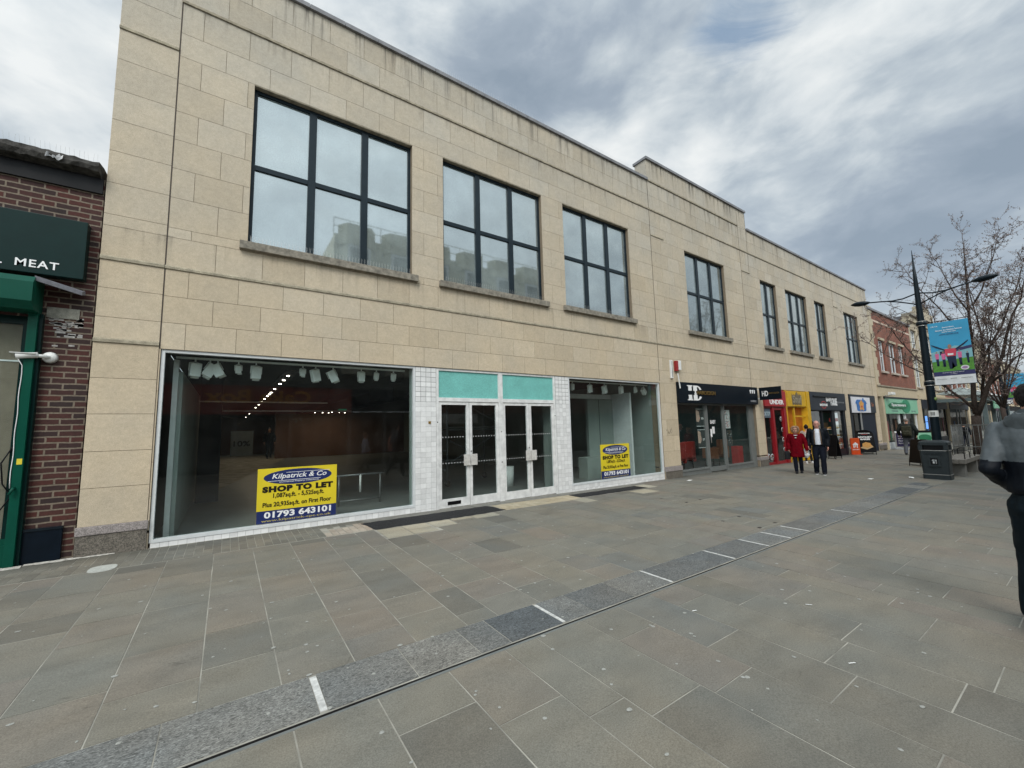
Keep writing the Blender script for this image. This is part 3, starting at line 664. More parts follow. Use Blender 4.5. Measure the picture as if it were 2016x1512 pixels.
# the upstairs windows
def window(x0, x1, n, z0=WZ0, z1=WZ1, rec=0.10):
    f = MB(); y0 = FY + rec; y1 = y0 + 0.07
    fw_ = 0.055
    f.box(x0, y0, z0, x0 + fw_, y1, z1, FRAMED); f.box(x1 - fw_, y0, z0, x1, y1, z1, FRAMED)
    f.box(x0 + fw_, y0, z1 - 0.075, x1 - fw_, y1, z1, FRAMED); f.box(x0 + fw_, y0, z0, x1 - fw_, y1, z0 + fw_, FRAMED)
    w = (x1 - x0) / n; zm = (z0 + z1) / 2 - 0.02
    for k in range(1, n): f.box(x0 + k * w - 0.062, y0 - 0.012, z0 + fw_ + 0.001, x0 + k * w + 0.062, y1, z1 - 0.076, FRAMED)
    for k in range(n):
        a = x0 + k * w + (0.063 if k else fw_ + 0.001); b = x0 + (k + 1) * w - (0.063 if k < n - 1 else fw_ + 0.001)
        f.box(a, y0 - 0.003, zm - 0.042, b, y1, zm + 0.042, FRAMED)
    o = f.build('window', bld)
    g_ = MB()
    for k in range(n):
        a = x0 + k * w + (0.062 if k else fw_); b = x0 + (k + 1) * w - (0.062 if k < n - 1 else fw_)
        g_.box(a, y0 + 0.03, z0 + fw_, b, y0 + 0.05, zm - 0.04, PANE); g_.box(a, y0 + 0.03, zm + 0.04, b, y0 + 0.05, z1 - 0.074, PANE)
    g_.build('pane', o)
    s_ = MB(); s_.bbox(x0 - 0.11, FY - 0.085, z0 - 0.135, x1 + 0.11, FY + 0.0, z0 - 0.004, SILL, r=0.008)
    s_.box(x0 + 0.001, FY + 0.001, z0 - 0.02, x1 - 0.001, FY + rec + 0.06, z0 - 0.001, SILL); s_.build('sill', o)
    h_ = MB(); h_.box(x0 + 0.001, FY + 0.004, z1 - 0.018, x1 - 0.001, FY + rec - 0.001, z1 - 0.001, BANDD); h_.build('soffit', o)
    b_ = MB(); b_.box(x0 + .01, FY + rec + .07, z0 + .01, x1 - .01, FY + 0.33, z1 - .01, BLACKP)
    b_.build('backing', o)
    if x0 < 10.2:
        k_ = MB(); x = x0 + 0.04
        while x < x1 - 0.02:
            for dy, lx in ((0.0, -0.014), (0.03, 0.014), (0.055, 0.0)):
                k_.tube([(x, FY - 0.055 + dy, z0 - 0.002), (x + lx, FY - 0.055 + dy - 0.012, z0 + 0.105)], 0.0012, STEEL, seg=3, cap=False, smooth=False)
            x += 0.055
        tag(k_.build('bird_spikes', o), kind='stuff')
for a in WIN: window(*a)
# bird spikes on the main coping
k_ = MB(); x = 0.0
while x < 10.0:
    for dy, lx in ((0.0, -0.02), (0.04, 0.02), (0.08, 0.0)):
        k_.tube([(x, FY - 0.02 + dy, 9.585), (x + lx, FY - 0.02 + dy - 0.02 * (1 - dy * 20), 9.585 + 0.115)], 0.0013, STEEL, seg=3, cap=False, smooth=False)
    x += 0.05
tag(k_.build('bird_spikes', bld), kind='stuff')

# ---------------------------------------------------------------- shop front of the empty unit
def tiles(name, x0, x1, z0, z1, y, tile=0.1, parent=None, dark_from=None, slope0=False, mat=TILEW):
    mb = MB(); nx = max(1, round((x1 - x0) / tile)); w = (x1 - x0) / nx; z = z1
    mb.box(x0, y + 0.004, z0 - 0.12, x1, y + 0.2, z1 - 0.001, GROUTL)
    if dark_from: mb.box(x0 + 0.001, y + 0.002, dark_from, x1 - 0.001, y + 0.0035, z1 - 0.002, GROUTD)
    while z > z0 + 0.02:
        zb = max(z - tile, z0)
        g_ = 0.0035 if dark_from and zb >= dark_from - 0.01 else 0.0018
        for i in range(nx):
            mb.add([(x0 + i*w + g_, y, zb + g_), (x0 + (i+1)*w - g_, y, zb + g_), (x0 + (i+1)*w - g_, y, z - g_), (x0 + i*w + g_, y, z - g_),
                    (x0 + i*w + g_, y + 0.005, zb + g_), (x0 + (i+1)*w - g_, y + 0.005, zb + g_), (x0 + (i+1)*w - g_, y + 0.005, z - g_), (x0 + i*w + g_, y + 0.005, z - g_)],
                   [(0,1,2,3), (0,3,7,4), (1,5,6,2), (3,2,6,7)], mat, tint=random.random())
        z = zb
    return mb.build(name, parent)
TY = FY + 0.02
tiles('tiled_pier', 3.03, 3.47, -0.02, 2.89, TY, parent=bld, dark_from=2.19)
tiles('tiled_pier', 6.665, 7.10, -0.08, 2.89, TY, parent=bld, dark_from=2.19)
tiles('tiled_stall_riser', -0.82, 3.03, 0.0, 0.155, TY, parent=bld)
tiles('tiled_stall_riser', 7.10, 10.86, -0.1, 0.155, TY, parent=bld)
def shop_window(x0, x1, z0, z1, y, mat=WHITEF, fr=0.042, sill=0.045, parent=None, name='shop_window', glass=GLASS):
    f = MB(); yb = y + 0.09
    f.box(x0, y, z0, x0 + fr, yb, z1, mat); f.box(x1 - fr, y, z0, x1, yb, z1, mat)
    f.box(x0 + fr, y + 0.001, z1 - fr, x1 - fr, yb, z1, mat); f.box(x0 + fr, y - 0.012, z0, x1 - fr, yb, z0 + sill, mat)
    o = f.build(name, parent)
    g_ = MB(); g_.box(x0 + fr, y + 0.045, z0 + sill, x1 - fr, y + 0.053, z1 - fr, glass); g_.build('glass', o)
    return o
shop_window(-0.835, 3.03, 0.157, 2.893, TY + 0.004, parent=bld)
shop_window(7.102, 10.862, 0.157, 2.893, TY + 0.004, parent=bld)
ent = MB(); y0 = TY + 0.004; y1 = y0 + 0.09
for a, b, c, d in ((3.475, 3.53, -0.05, 2.893), (4.985, 5.10, -0.06, 2.893), (6.605, 6.66, -0.08, 2.893)): ent.box(a, y0, c, b, y1, d, WHITEW)
for a, b in ((3.53, 4.985), (5.10, 6.605)):
    ent.box(a, y0 + 0.002, 2.845, b, y1, 2.893, WHITEW); ent.box(a, y0 + 0.002, 2.205, b, y1, 2.285, WHITEW)
    ent.box(a, y0 + 0.04, -0.10, b, y1 + 0.1, gz(a, FY) + 0.012, CONC)
eo = ent.build('entrance_frame', bld)
TEAL = M('turquoise transom panel', (0.17, 0.47, 0.43), 0.42, var=0.10, scale=3, speck=0.25, sscale=120)
for a, b in ((3.531, 4.984), (5.101, 6.604)):
    q = MB(); q.box(a, y0 + 0.03, 2.286, b, y0 + 0.045, 2.844, TEAL); q.build('transom_panel', bld)
HANDM = M('worn pull plate', (0.58, 0.56, 0.53), 0.45, metal=0.1, var=0.2, scale=12)
def door(x0, x1, z0, z1, hx, mat=WHITEW, letter=False, st_=0.062, bot=0.17, parent=bld, y=None, glass=GLASS, plates=True, dots=True):
    y = y0 + 0.018 if y is None else y
    f = MB(); yb = y + 0.05
    f.box(x0, y, z0, x0 + st_, yb, z1, mat); f.box(x1 - st_, y, z0, x1, yb, z1, mat)
    f.box(x0 + st_, y + 0.001, z1 - st_, x1 - st_, yb, z1, mat); f.box(x0 + st_, y + 0.001, z0, x1 - st_, yb, z0 + bot, mat)
    o = f.build('door', parent)
    g_ = MB(); g_.box(x0 + st_, y + 0.02, z0 + bot, x1 - st_, y + 0.028, z1 - st_, glass); g_.build('glass', o)
    if plates:
        h = MB(); h.bbox(hx - 0.075, y - 0.05, 0.87, hx + 0.075, y - 0.038, 1.10, HANDM, r=0.004); h.box(hx - 0.015, y - 0.038, 0.93, hx + 0.015, y, 1.04, HANDM); h.build('pull_handle', o)
    if dots:
        d = MB()
        for z in (1.47, 0.94):
            x = x0 + st_ + 0.035
            while x < x1 - st_ - 0.02:
                d.add([(x + 0.013*math.cos(a), y + 0.0185, z + 0.013*math.sin(a)) for a in [2*PI*k/10 for k in range(10)]], [tuple(range(10))], M('frosted dot', (0.42, 0.43, 0.43), 0.6)); x += 0.066
        d.build('manifestation_dots', o)
    if letter:
        l = MB(); l.bbox(3.72, y - 0.006, 0.105, 4.02, y, 0.175, BLACKP, r=0.003); l.build('letter_plate', o)
    return o
door(3.535, 4.235, 0.055, 2.20, 4.155, letter=True)
door(4.245, 4.980, 0.050, 2.20, 4.325)
door(5.105, 5.835, 0.040, 2.20, 5.765)
door(5.845, 6.600, 0.035, 2.20, 5.925)
for x, z in ((3.50, 1.78), (5.045, 1.55), (5.045, 0.88), (6.63, 1.9), (4.27, 1.16), (5.81, 1.16)):
    kh = MB(); kh.tube([(x, y0 + 0.006, z), (x, y0 - 0.004, z)], 0.012, BLACKP, seg=8); kh.build('lock_cylinder', eo)
nb = MB(); nb.bbox(3.30, TY - 0.012, 1.75, 3.35, TY - 0.0005, 1.80, M('brass plate', (0.35, 0.22, 0.05), 0.4, metal=0.6), r=0.003)
tag(nb.build('bell_push'), 'small brass bell push on the white tiled pier beside the doors', 'bell push')

# cement fillet where the old walls meet the paving
CFM = M('cement fillet', (0.40, 0.38, 0.34), 0.95, var=0.3, scale=30, bump=0.5)
cfm = MB(); random.seed(44); x = -4.0; vs = []
while x < -1.15: vs.append((x, random.uniform(.02, .065) * (1 if x < -1.5 else .45))); x += 0.045
for (xa, wa), (xb, wb_) in zip(vs[:-1], vs[1:]):
    yw = FY - .095 if xa < -2.0 else (FY - .02 if xa < -1.56 else FY - .02)
    cfm.add([(xa, yw - wa, gz(xa, yw) + .003), (xb, yw - wb_, gz(xb, yw) + .003), (xb, yw + .01, gz(xb, yw) + .02), (xa, yw + .01, gz(xa, yw) + .02)], [(0, 1, 2, 3)], CFM)
tag(cfm.build('cement_fillet'), kind='structure')
# ---------------------------------------------------------------- inside the empty unit
FLR = M('vinyl floor', (0.15, 0.162, 0.158), 0.5, var=0.12, scale=1.5)
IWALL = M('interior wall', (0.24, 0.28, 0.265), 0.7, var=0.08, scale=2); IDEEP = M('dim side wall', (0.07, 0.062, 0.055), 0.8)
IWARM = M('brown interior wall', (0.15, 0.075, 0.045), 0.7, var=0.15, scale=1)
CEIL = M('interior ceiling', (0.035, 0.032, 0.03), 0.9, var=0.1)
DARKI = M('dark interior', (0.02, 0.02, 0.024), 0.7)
ir = MB()
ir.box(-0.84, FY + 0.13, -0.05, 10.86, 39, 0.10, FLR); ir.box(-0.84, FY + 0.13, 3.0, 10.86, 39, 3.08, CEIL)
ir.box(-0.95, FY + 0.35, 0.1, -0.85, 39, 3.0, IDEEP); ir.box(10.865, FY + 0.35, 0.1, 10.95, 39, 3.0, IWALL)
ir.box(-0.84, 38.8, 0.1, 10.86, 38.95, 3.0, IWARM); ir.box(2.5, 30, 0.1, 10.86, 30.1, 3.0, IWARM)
ir.build('shop_interior', bld)
ip = MB()
ip.box(-0.66, FY + 0.42, 0.11, -0.60, 15.5, 2.62, IWALL); ip.box(-0.72, FY + 0.36, 0.11, -0.655, FY + 0.48, 2.8, WHITEF)
ip.build('partition', bld)
ip = MB(); ip.box(-0.55, 12.0, 0.101, -0.12, 12.45, 2.99, DARKI); ip.build('dark_column', bld)
ip = MB()
ip.box(2.98, FY + 0.16, 0.101, 3.40, FY + 0.22, 2.995, IWALL); ip.box(3.42, FY + 0.16, 0.101, 3.46, FY + 0.9, 2.995, IWALL)
ip.box(6.70, FY + 0.16, 0.101, 7.05, FY + 0.6, 2.995, IWALL)
# boxed display wall behind the right-hand window
ip.box(9.05, 9.0, 0.101, 10.15, 9.10, 2.45, IWALL); ip.box(10.15, 8.3, 0.101, 10.22, 9.10, 2.62, WHITEF); ip.box(8.55, 8.62, 0.101, 9.9, 8.98, 0.72, IWALL)
ip.box(10.22, 9.3, 0.101, 10.85, 9.38, 2.995, IWALL); ip.box(8.2, 9.0, 2.47, 10.1, 9.2, 2.60, WHITEF); ip.box(9.52, 8.992, 0.75, 9.53, 8.999, 2.44, DARKI)
ip.build('display_wall', bld)
sk = MB(); sk.bbox(10.50, 9.285, 0.42, 10.62, 9.298, 0.50, BLACKP, r=0.003); sk.build('wall_socket', bld)
ip = MB(); ip.box(3.25, 9.5, 2.78, 3.45, 27, 2.99, DARKI); ip.box(5.6, 9.5, 2.85, 5.72, 27, 2.99, DARKI); ip.box(2.95, 10.6, 2.42, 3.55, 10.66, 2.75, DARKI)
ip.build('ceiling_trunking', bld)
for q_ in ((-0.5, 12.2, 2.20, 2.9, 12.24, 2.235), (-0.5, 10.3, 2.30, 1.9, 10.33, 2.325)):
    cb = MB(); cb.box(*q_, STEEL); cb.build('ceiling_rail', bld)
GREENSIGN = M('running man sign', (0.01, 0.22, 0.12), 0.5, emit=0.15)
cb = MB(); cb.bbox(3.45, 16.6, 2.42, 3.75, 16.64, 2.52, GREENSIGN, r=0.004); tag(cb.build('exit_sign'), 'small green running-man exit sign hanging deep inside the empty shop', 'exit sign')
# lit downlights recessed in a trough
LIT = M('lit lamp', (1.0, 0.86, 0.72), 0.5, var=0.0, emit=14)
TRO = M('trough', (0.05, 0.045, 0.04), 0.7)
cb = MB(); cb.box(0.98, 9.9, 2.965, 1.24, 38, 2.995, TRO); cb.build('light_trough', bld)
n_ = 0; first = None
def disc(x, y, z, r=0.045):
    mb = MB(); mb.tube([(x, y, z + 0.012), (x, y, z)], r, LIT, seg=10); return mb
for y in (10.7, 11.6, 12.5, 14.0, 15.2, 15.9, 16.7, 18.0, 19.6, 21.5, 24.0, 27.0, 31.0, 37.0):
    r_ = 0.03
    if first is None:
        first = disc(0, 0, 0, 0.032).build('ceiling_spotlight'); o = first; tag(o, None, 'ceiling light')
    else: o = first.copy(); COL.objects.link(o)
    o.location = (1.11, y, 2.95); o['label'] = 'small lit spotlight in the long row on the ceiling of the empty shop'; o['group'] = 'lit spotlights in a row on the shop ceiling'
for x, y in ((3.6, 29.2), (3.9, 29.3), (4.6, 29.0), (5.1, 29.2), (5.5, 29.4), (5.55, 28.6), (6.1, 29.1), (6.5, 29.3)):
    o = first.copy(); COL.objects.link(o); o.location = (x, y, 2.95 - 0.01)
    o['label'] = 'tiny lit ceiling lamp among those deep at the back of the empty shop'; o['group'] = 'lit lamps deep in the shop'
def lamp_area(x, y, z, e, sx, sy, col=(1.0, 0.75, 0.5)):
    ld = bpy.data.lights.new('shop_ceiling_light', 'AREA'); ld.energy = e; ld.shape = 'RECTANGLE'; ld.size = sx; ld.size_y = sy; ld.color = col
    o = bpy.data.objects.new('shop_ceiling_light', ld); COL.objects.link(o); o.location = (x, y, z)
lamp_area(1.11, 24, 2.9, 34, 0.2, 20); lamp_area(5.2, 28, 2.9, 16, 3, 0.6)
# white twin-arm spotlights hung behind the glass
SPW = M('spotlight housing', (0.88, 0.90, 0.88), 0.45, var=0.06)
def spot(x, y, z, yaw, tilt, s=1.0, label=None, group=None):
    r = thing('display_spotlight', (x, y, z), label, 'spotlight', group)
    Rm = Matrix.Translation((x, y, z - 0.13 * s)) @ Matrix.Rotation(yaw, 4, 'Z') @ Matrix.Rotation(tilt, 4, 'Y')
    b = MB(); b.bbox(-0.085*s, -0.06*s, -0.13*s, 0.085*s, 0.06*s, 0.13*s, SPW, r=0.012, M=Rm); b.build('housing', r)
    b = MB(); b.tube([Rm @ Vector((0.02, 0.07*s, -0.10*s)), Rm @ Vector((0.02, 0.07*s, -0.155*s))], [0.06*s, 0.068*s], SPW, seg=14); b.build('reflector', r)
    b = MB(); b.tube([Rm @ Vector((-0.10*s, 0, -0.02)), Rm @ Vector((-0.10*s, 0, 0.13*s)), Vector((x, y, z + 0.02)), Rm @ Vector((0.10*s, 0, 0.13*s)), Rm @ Vector((0.10*s, 0, -0.02))], 0.007, SPW, seg=6); b.tube([(x, y, z + 0.02), (x, y, 2.84)], 0.012, SPW, seg=6); b.build('bracket', r)
sl_ = [(-0.46, 0.3, 0.05, 1.0), (-0.27, 0.2, 0.5, 1.0), (-0.17, -0.1, -0.45, 0.95), (0.11, 0.0, 0.0, 0.62), (0.36, 0.2, 0.05, 1.0), (1.07, 0.1, 0.05, 0.6), (1.28, 0.3, -0.2, 1.0), (1.58, -0.2, -0.45, 1.0), (2.09, 0.1, 0.0, 0.85), (2.38, 0.2, 0.1, 0.62), (2.72, 0.1, 0.1, 0.62)]
posn = ['first', 'second', 'third', 'fourth', 'fifth', 'sixth', 'seventh', 'eighth', 'ninth', 'tenth', 'eleventh']
for (x, yw, tl, s), pn in zip(sl_, posn):
    spot(x, FY + 0.42, 2.77, yw, tl, s * .82, f'white spotlight behind the large shop window, {pn} from the stone corner pier', 'display spotlights behind the large shop window')
for (x, yw, tl, s), pn in zip([(7.62, 0.1, 0.1, 0.7), (8.28, 0.3, -0.1, 0.95), (8.86, 0.2, -0.3, 1.0), (9.57, 0, -0.05, 0.9), (10.23, 0.1, 0, 0.7), (10.62, 0.2, -0.9, 1.0)], posn):
    spot(x, FY + 0.42, 2.77, yw, tl, s * .85, f'white spotlight behind the right-hand shop window, {pn} from the entrance doors', 'display spotlights behind the right-hand shop window')
for xa, xb in ((-0.7, 2.95), (7.2, 10.8)):
    tr = MB(); tr.box(xa, FY + 0.40, 2.83, xb, FY + 0.44, 2.86, SPW); tr.build('lighting_track', bld)
# scaffold tower behind the doors
ALU = M('scaffold tube', (0.20, 0.205, 0.21), 0.4, metal=0.5)
st = thing('scaffold_tower', (5.6, 10.6, 0.1), 'aluminium scaffold tower on castors inside the empty shop behind the doors', 'scaffold')
a = MB()
for x in (4.9, 6.7):
    for y in (10.2, 11.3): a.tube([(x, y, 0.28), (x, y, 2.9)], 0.026, ALU, seg=8)
a.build('standard', st); a = MB()
for z in (0.55, 1.05, 1.55, 2.05, 2.55):
    for x in (4.9, 6.7): a.tube([(x, 10.2, z), (x, 11.3, z)], 0.02, ALU, seg=6)
for z in (1.62, 0.72):
    for y in (10.2, 11.3): a.tube([(4.9, y, z), (6.7, y, z)], 0.022, ALU, seg=6)
a.box(4.9, 10.25, 1.66, 6.7, 11.25, 1.70, ALU); a.build('ledger', st); a = MB()
a.tube([(4.9, 10.18, 0.7), (6.7, 10.18, 1.6)], 0.018, ALU, seg=6); a.tube([(6.7, 10.18, 1.7), (4.9, 10.18, 2.6)], 0.018, ALU, seg=6); a.tube([(4.9, 11.32, 1.6), (6.7, 11.32, 0.7)], 0.018, ALU, seg=6); a.build('brace', st)
for x in (4.9, 6.7):
    for y in (10.2, 11.3):
        a = MB(); a.tube([(x, y - 0.03, 0.19), (x, y + 0.03, 0.19)], 0.085, BLACKP, seg=16); a.tube([(x, y, 0.2), (x, y, 0.3)], 0.02, ALU); a.build('castor', st)
a = MB(); a.tube([(6.15, 9.2, 0.1), (6.15, 9.2, 0.62)], [0.16, 0.19], SPW, seg=20); tag(a.build('bucket'), 'pale tall tub standing on the floor behind the right pair of doors', 'tub')
# trestle by the big window's right end
a = MB(); tt = thing('trestle', (2.35, 9.4, 0.1), 'low metal trestle frame inside the large window beside the tiled pier', 'trestle')
a.tube([(1.9, 9.2, 0.72), (2.85, 9.2, 0.72)], 0.02, ALU); a.tube([(1.95, 9.2, 0.72), (1.95, 9.2, 0.1)], 0.018, ALU); a.tube([(2.8, 9.2, 0.72), (2.8, 9.2, 0.1)], 0.018, ALU); a.tube([(1.95, 9.2, 0.2), (2.8, 9.2, 0.2)], 0.014, ALU)
a.tube([(2.38, 9.2, 0.72), (2.38, 9.2, 0.35)], 0.022, WHITEPL); a.build('frame', tt)
# poster near the partition
a = MB(); a.box(0.10, 16.2, 0.95, 0.72, 16.22, 1.75, M('grey poster', (0.20, 0.22, 0.22), 0.7)); po = tag(a.build('poster'), 'grey notice reading 10% hanging inside the empty shop near the left wall', 'poster')
text_mesh('lettering', '10%', LETK, (0.18, 16.199, 1.25), XP, ZP, 0.46, 0.18, po, bold=0.02)

# ---------------------------------------------------------------- the two letting boards
YEL = M('board yellow', (0.68, 0.54, 0.02), 0.45, var=0.05, scale=3)
BLU = M('board blue', (0.010, 0.022, 0.11), 0.4, var=0.08)
def let_board(x0, x1, z0, z1, y, label):
    r = thing('letting_board', ((x0+x1)/2, y, z0), label, 'letting board', 'yellow and blue letting boards in the shop windows')
    W_, H_ = x1 - x0, z1 - z0; b = MB(); b.box(x0, y, z0, x1, y + 0.006, z1, YEL); b.build('panel', r)
    b = MB(); b.box(x0 + 0.001, y - 0.001, z0, x1 - 0.001, y - 0.0002, z0 + H_ * 0.225, BLU); b.build('blue_strip', r)
    b = MB(); cx, cz = (x0+x1)/2, z0 + H_ * 0.825
    b.prism([(cx - x0 + W_*0.43*math.cos(t), cz - z0 + H_*0.145*math.sin(t)) for t in [2*PI*k/48 for k in range(48)]], (x0, y - 0.0003, z0), XP, ZP, 0.0012, BLU); b.build('oval', r)
    def tx(s, u0, u1, v0, v1, mat, bold=0.0, shear=0.0, sx=1.0, yy=0.0016): text_mesh('lettering', s, mat, (x0 + W_*u0, y - yy, z0 + H_*v0), XP, ZP, W_*(u1-u0), H_*(v1-v0), r, bold=bold, shear=shear, depth=0.001, sx=sx)
    tx('Kilpatrick & Co', 0.17, 0.86, 0.775, 0.895, LETW, 0.012, 0.25)
    tx('Commercial Property Consultants', 0.26, 0.76, 0.715, 0.75, LETW, 0.0, 0.25)
    b = MB()
    for u0, u1, v in ((0.12, 0.78, 0.758), (0.34, 0.90, 0.905)): b.box(x0 + W_*u0, y - 0.0026, z0 + H_*v, x0 + W_*u1, y - 0.0018, z0 + H_*(v + 0.007), LETW)
    b.build('rule', r)
    tx('SHOP TO LET', 0.06, 0.95, 0.555, 0.67, LETK, 0.075, sx=1.15)
    tx('1,087sq.ft. - 5,525sq.ft.', 0.19, 0.83, 0.425, 0.535, LETK, 0.03)
    tx('Plus 20,935sq.ft. on First Floor', 0.07, 0.93, 0.265, 0.375, LETK, 0.03)
    tx('01793 643101', 0.09, 0.93, 0.085, 0.205, LETW, 0.035)
    tx('www.kilpatrick-cpc.co.uk', 0.06, 0.93, 0.008, 0.065, M('gold lettering', (0.40, 0.33, 0.10), 0.5), 0.012)
let_board(0.425, 1.605, 0.215, 1.07, FY + 0.060, 'yellow and blue letting board standing in the large left-hand shop window')
let_board(8.20, 9.36, 0.215, 1.12, FY + 0.060, 'yellow and blue letting board standing in the smaller window right of the doors')

# ---------------------------------------------------------------- hair salon
sal = MB()
sal.box(11.7, FY + 0.35, -0.2, 16.8, 14, 0.02, M('salon floor', (0.12, 0.12, 0.12), 0.3)); sal.box(11.7, FY + 0.35, 2.75, 16.8, 14, 2.9, DARKI)
SALW = M('salon wall', (0.035, 0.065, 0.06), 0.6); sal.box(11.7, 13.9, 0, 16.8, 14, 2.75, SALW); sal.box(11.62, FY + 0.35, 0, 11.7, 14, 2.75, SALW); sal.box(16.8, FY + 0.35, 0, 16.88, 14, 2.75, SALW)
sal.box(13.0, 10.0, 0.02, 13.9, 10.1, 2.2, DARKI); sal.box(14.4, 11.0, 0.02, 16.0, 11.1, 2.5, DARKI)
sal.build('salon_interior', bld)
SY = FY + 0.10
shop_window(11.705, 13.47, 0.10, 2.30, SY, GREY_AL, fr=0.05, sill=0.06, parent=bld)
shop_window(14.64, 16.50, 0.08, 2.30, SY, GREY_AL, fr=0.05, sill=0.06, parent=bld)
a = MB(); a.box(13.475, SY - 0.01, -0.1, 13.53, SY + 0.1, 2.30, GREY_AL); a.box(14.58, SY - 0.01, -0.1, 14.635, SY + 0.1, 2.30, GREY_AL); a.box(16.50, SY, -0.1, 16.8, SY + 0.09, 2.30, GREY_AL)
a.box(11.705, SY + 0.01, -0.15, 13.47, SY + 0.07, 0.098, GREY_AL); a.box(14.64, SY + 0.01, -0.15, 16.50, SY + 0.07, 0.078, GREY_AL); a.build('salon_frame', bld)
door(13.535, 14.575, -0.01, 2.29, 13.6, GREY_AL, y=SY + 0.01, plates=False, dots=False, bot=0.15, st_=0.055)
a = MB(); a.tube([(13.62, SY - 0.04, 0.95), (13.62, SY - 0.04, 1.3)], 0.014, STEEL); a.bbox(13.68, SY + 0.0, 1.15, 13.78, SY + 0.008, 1.42, LETW, r=0.003); a.build('door_pull', bld)
# fascia
fa = thing('salon_fascia_sign', (14.3, FY, 2.3), 'long navy fascia sign with white HD monogram over the hair salon', 'shop sign')
a = MB(); a.bbox(11.70, FY - 0.09, 2.29, 16.86, FY + 0.09, 2.955, NAVY, r=0.008); a.build('board', fa)
def hd(o, W_, H_, parent, n_=0.012):
    # stencilled slab-serif H joined to a D, cut by a gap where the ampersand sits
    b = MB(); xd, ud = Vector(XP), Vector(ZP)
    def pr(pts): b.prism([(u * W_, v * H_) for u, v in pts], o, xd, ud, n_, LETW)
    for lo, hi in ((0.0, 0.36), (0.64, 1.0)):
        s0 = 0.0 if lo == 0 else 0.64
        pr([(0.02, lo), (0.02, lo + .06), (0.08, lo + .07), (0.08, hi), (0.30, hi), (0.30, lo + .07), (0.36, lo + .06), (0.36, lo)] if lo == 0 else [(0.02, hi), (0.36, hi), (0.36, hi - .06), (0.30, hi - .07), (0.30, lo), (0.08, lo), (0.08, hi - .07), (0.02, hi - .06)])
    for lo, hi in ((0.0, 0.36), (0.64, 1.0)):
        pr([(0.42, lo), (0.42, hi), (0.66, hi), (0.66, lo)] if lo else [(0.42, lo), (0.42, hi), (0.66, hi), (0.66, lo)])
    out = []; inn = []
    for k in range(13):
        t_ = -PI/2 + PI * k / 12; out.append((0.66 + 0.34 * math.cos(t_), 0.5 + 0.5 * math.sin(t_))); inn.append((0.66 + 0.20 * math.cos(t_), 0.5 + 0.42 * math.sin(t_)))
    for sl2 in (slice(0, 5), slice(8, 13)): pr(out[sl2] + list(reversed(inn[sl2])))
    b.build('monogram', parent)
hd((12.14, FY - 0.0905, 2.375), 0.86, 0.49, fa)
text_mesh('lettering', '&', LETW, (12.55, FY - 0.095, 2.545), XP, ZP, 0.14, 0.15, fa, bold=0.02)
text_mesh('lettering', 'HAIRDESIGN', LETG, (12.66, FY - 0.112, 2.57), XP, ZP, 1.12, 0.13, fa, bold=0.01, depth=0.012)
text_mesh('lettering', 'UNISEX', M('grey lettering', (0.35, 0.36, 0.37), 0.5), (16.28, FY - 0.091, 2.38), XP, ZP, 0.42, 0.07, fa)
for x in (16.30, 16.45, 16.60):
    a = MB(); a.tube([(x, FY - 0.098, 2.80), (x, FY - 0.09, 2.80)], 0.045, LETW, seg=14); a.box(x - 0.03, FY - 0.1, 2.71, x + 0.03, FY - 0.092, 2.79, LETW); a.build('pictogram', fa)
bl = thing('blade_sign', (16.95, FY, 2.7), 'navy blade sign with small white HD monogram sticking out beside the salon', 'shop sign')
a = MB(); a.bbox(16.93, 6.82, 2.46, 16.99, 7.58, 2.94, NAVY, r=0.006); a.box(16.94, 7.58, 2.86, 16.98, FY, 2.9, WHITEPL); a.box(16.94, 7.58, 2.50, 16.98, FY, 2.54, WHITEPL); a.build('board', bl)
text_mesh('lettering', 'HD', LETW, (16.929, 7.48, 2.60), (0, -1, 0), ZP, 0.22, 0.20, bl, bold=0.02)
text_mesh('lettering', 'HAIRDESIGN', LETG, (16.928, 7.26, 2.67), (0, -1, 0), ZP, 0.38, 0.06, bl)
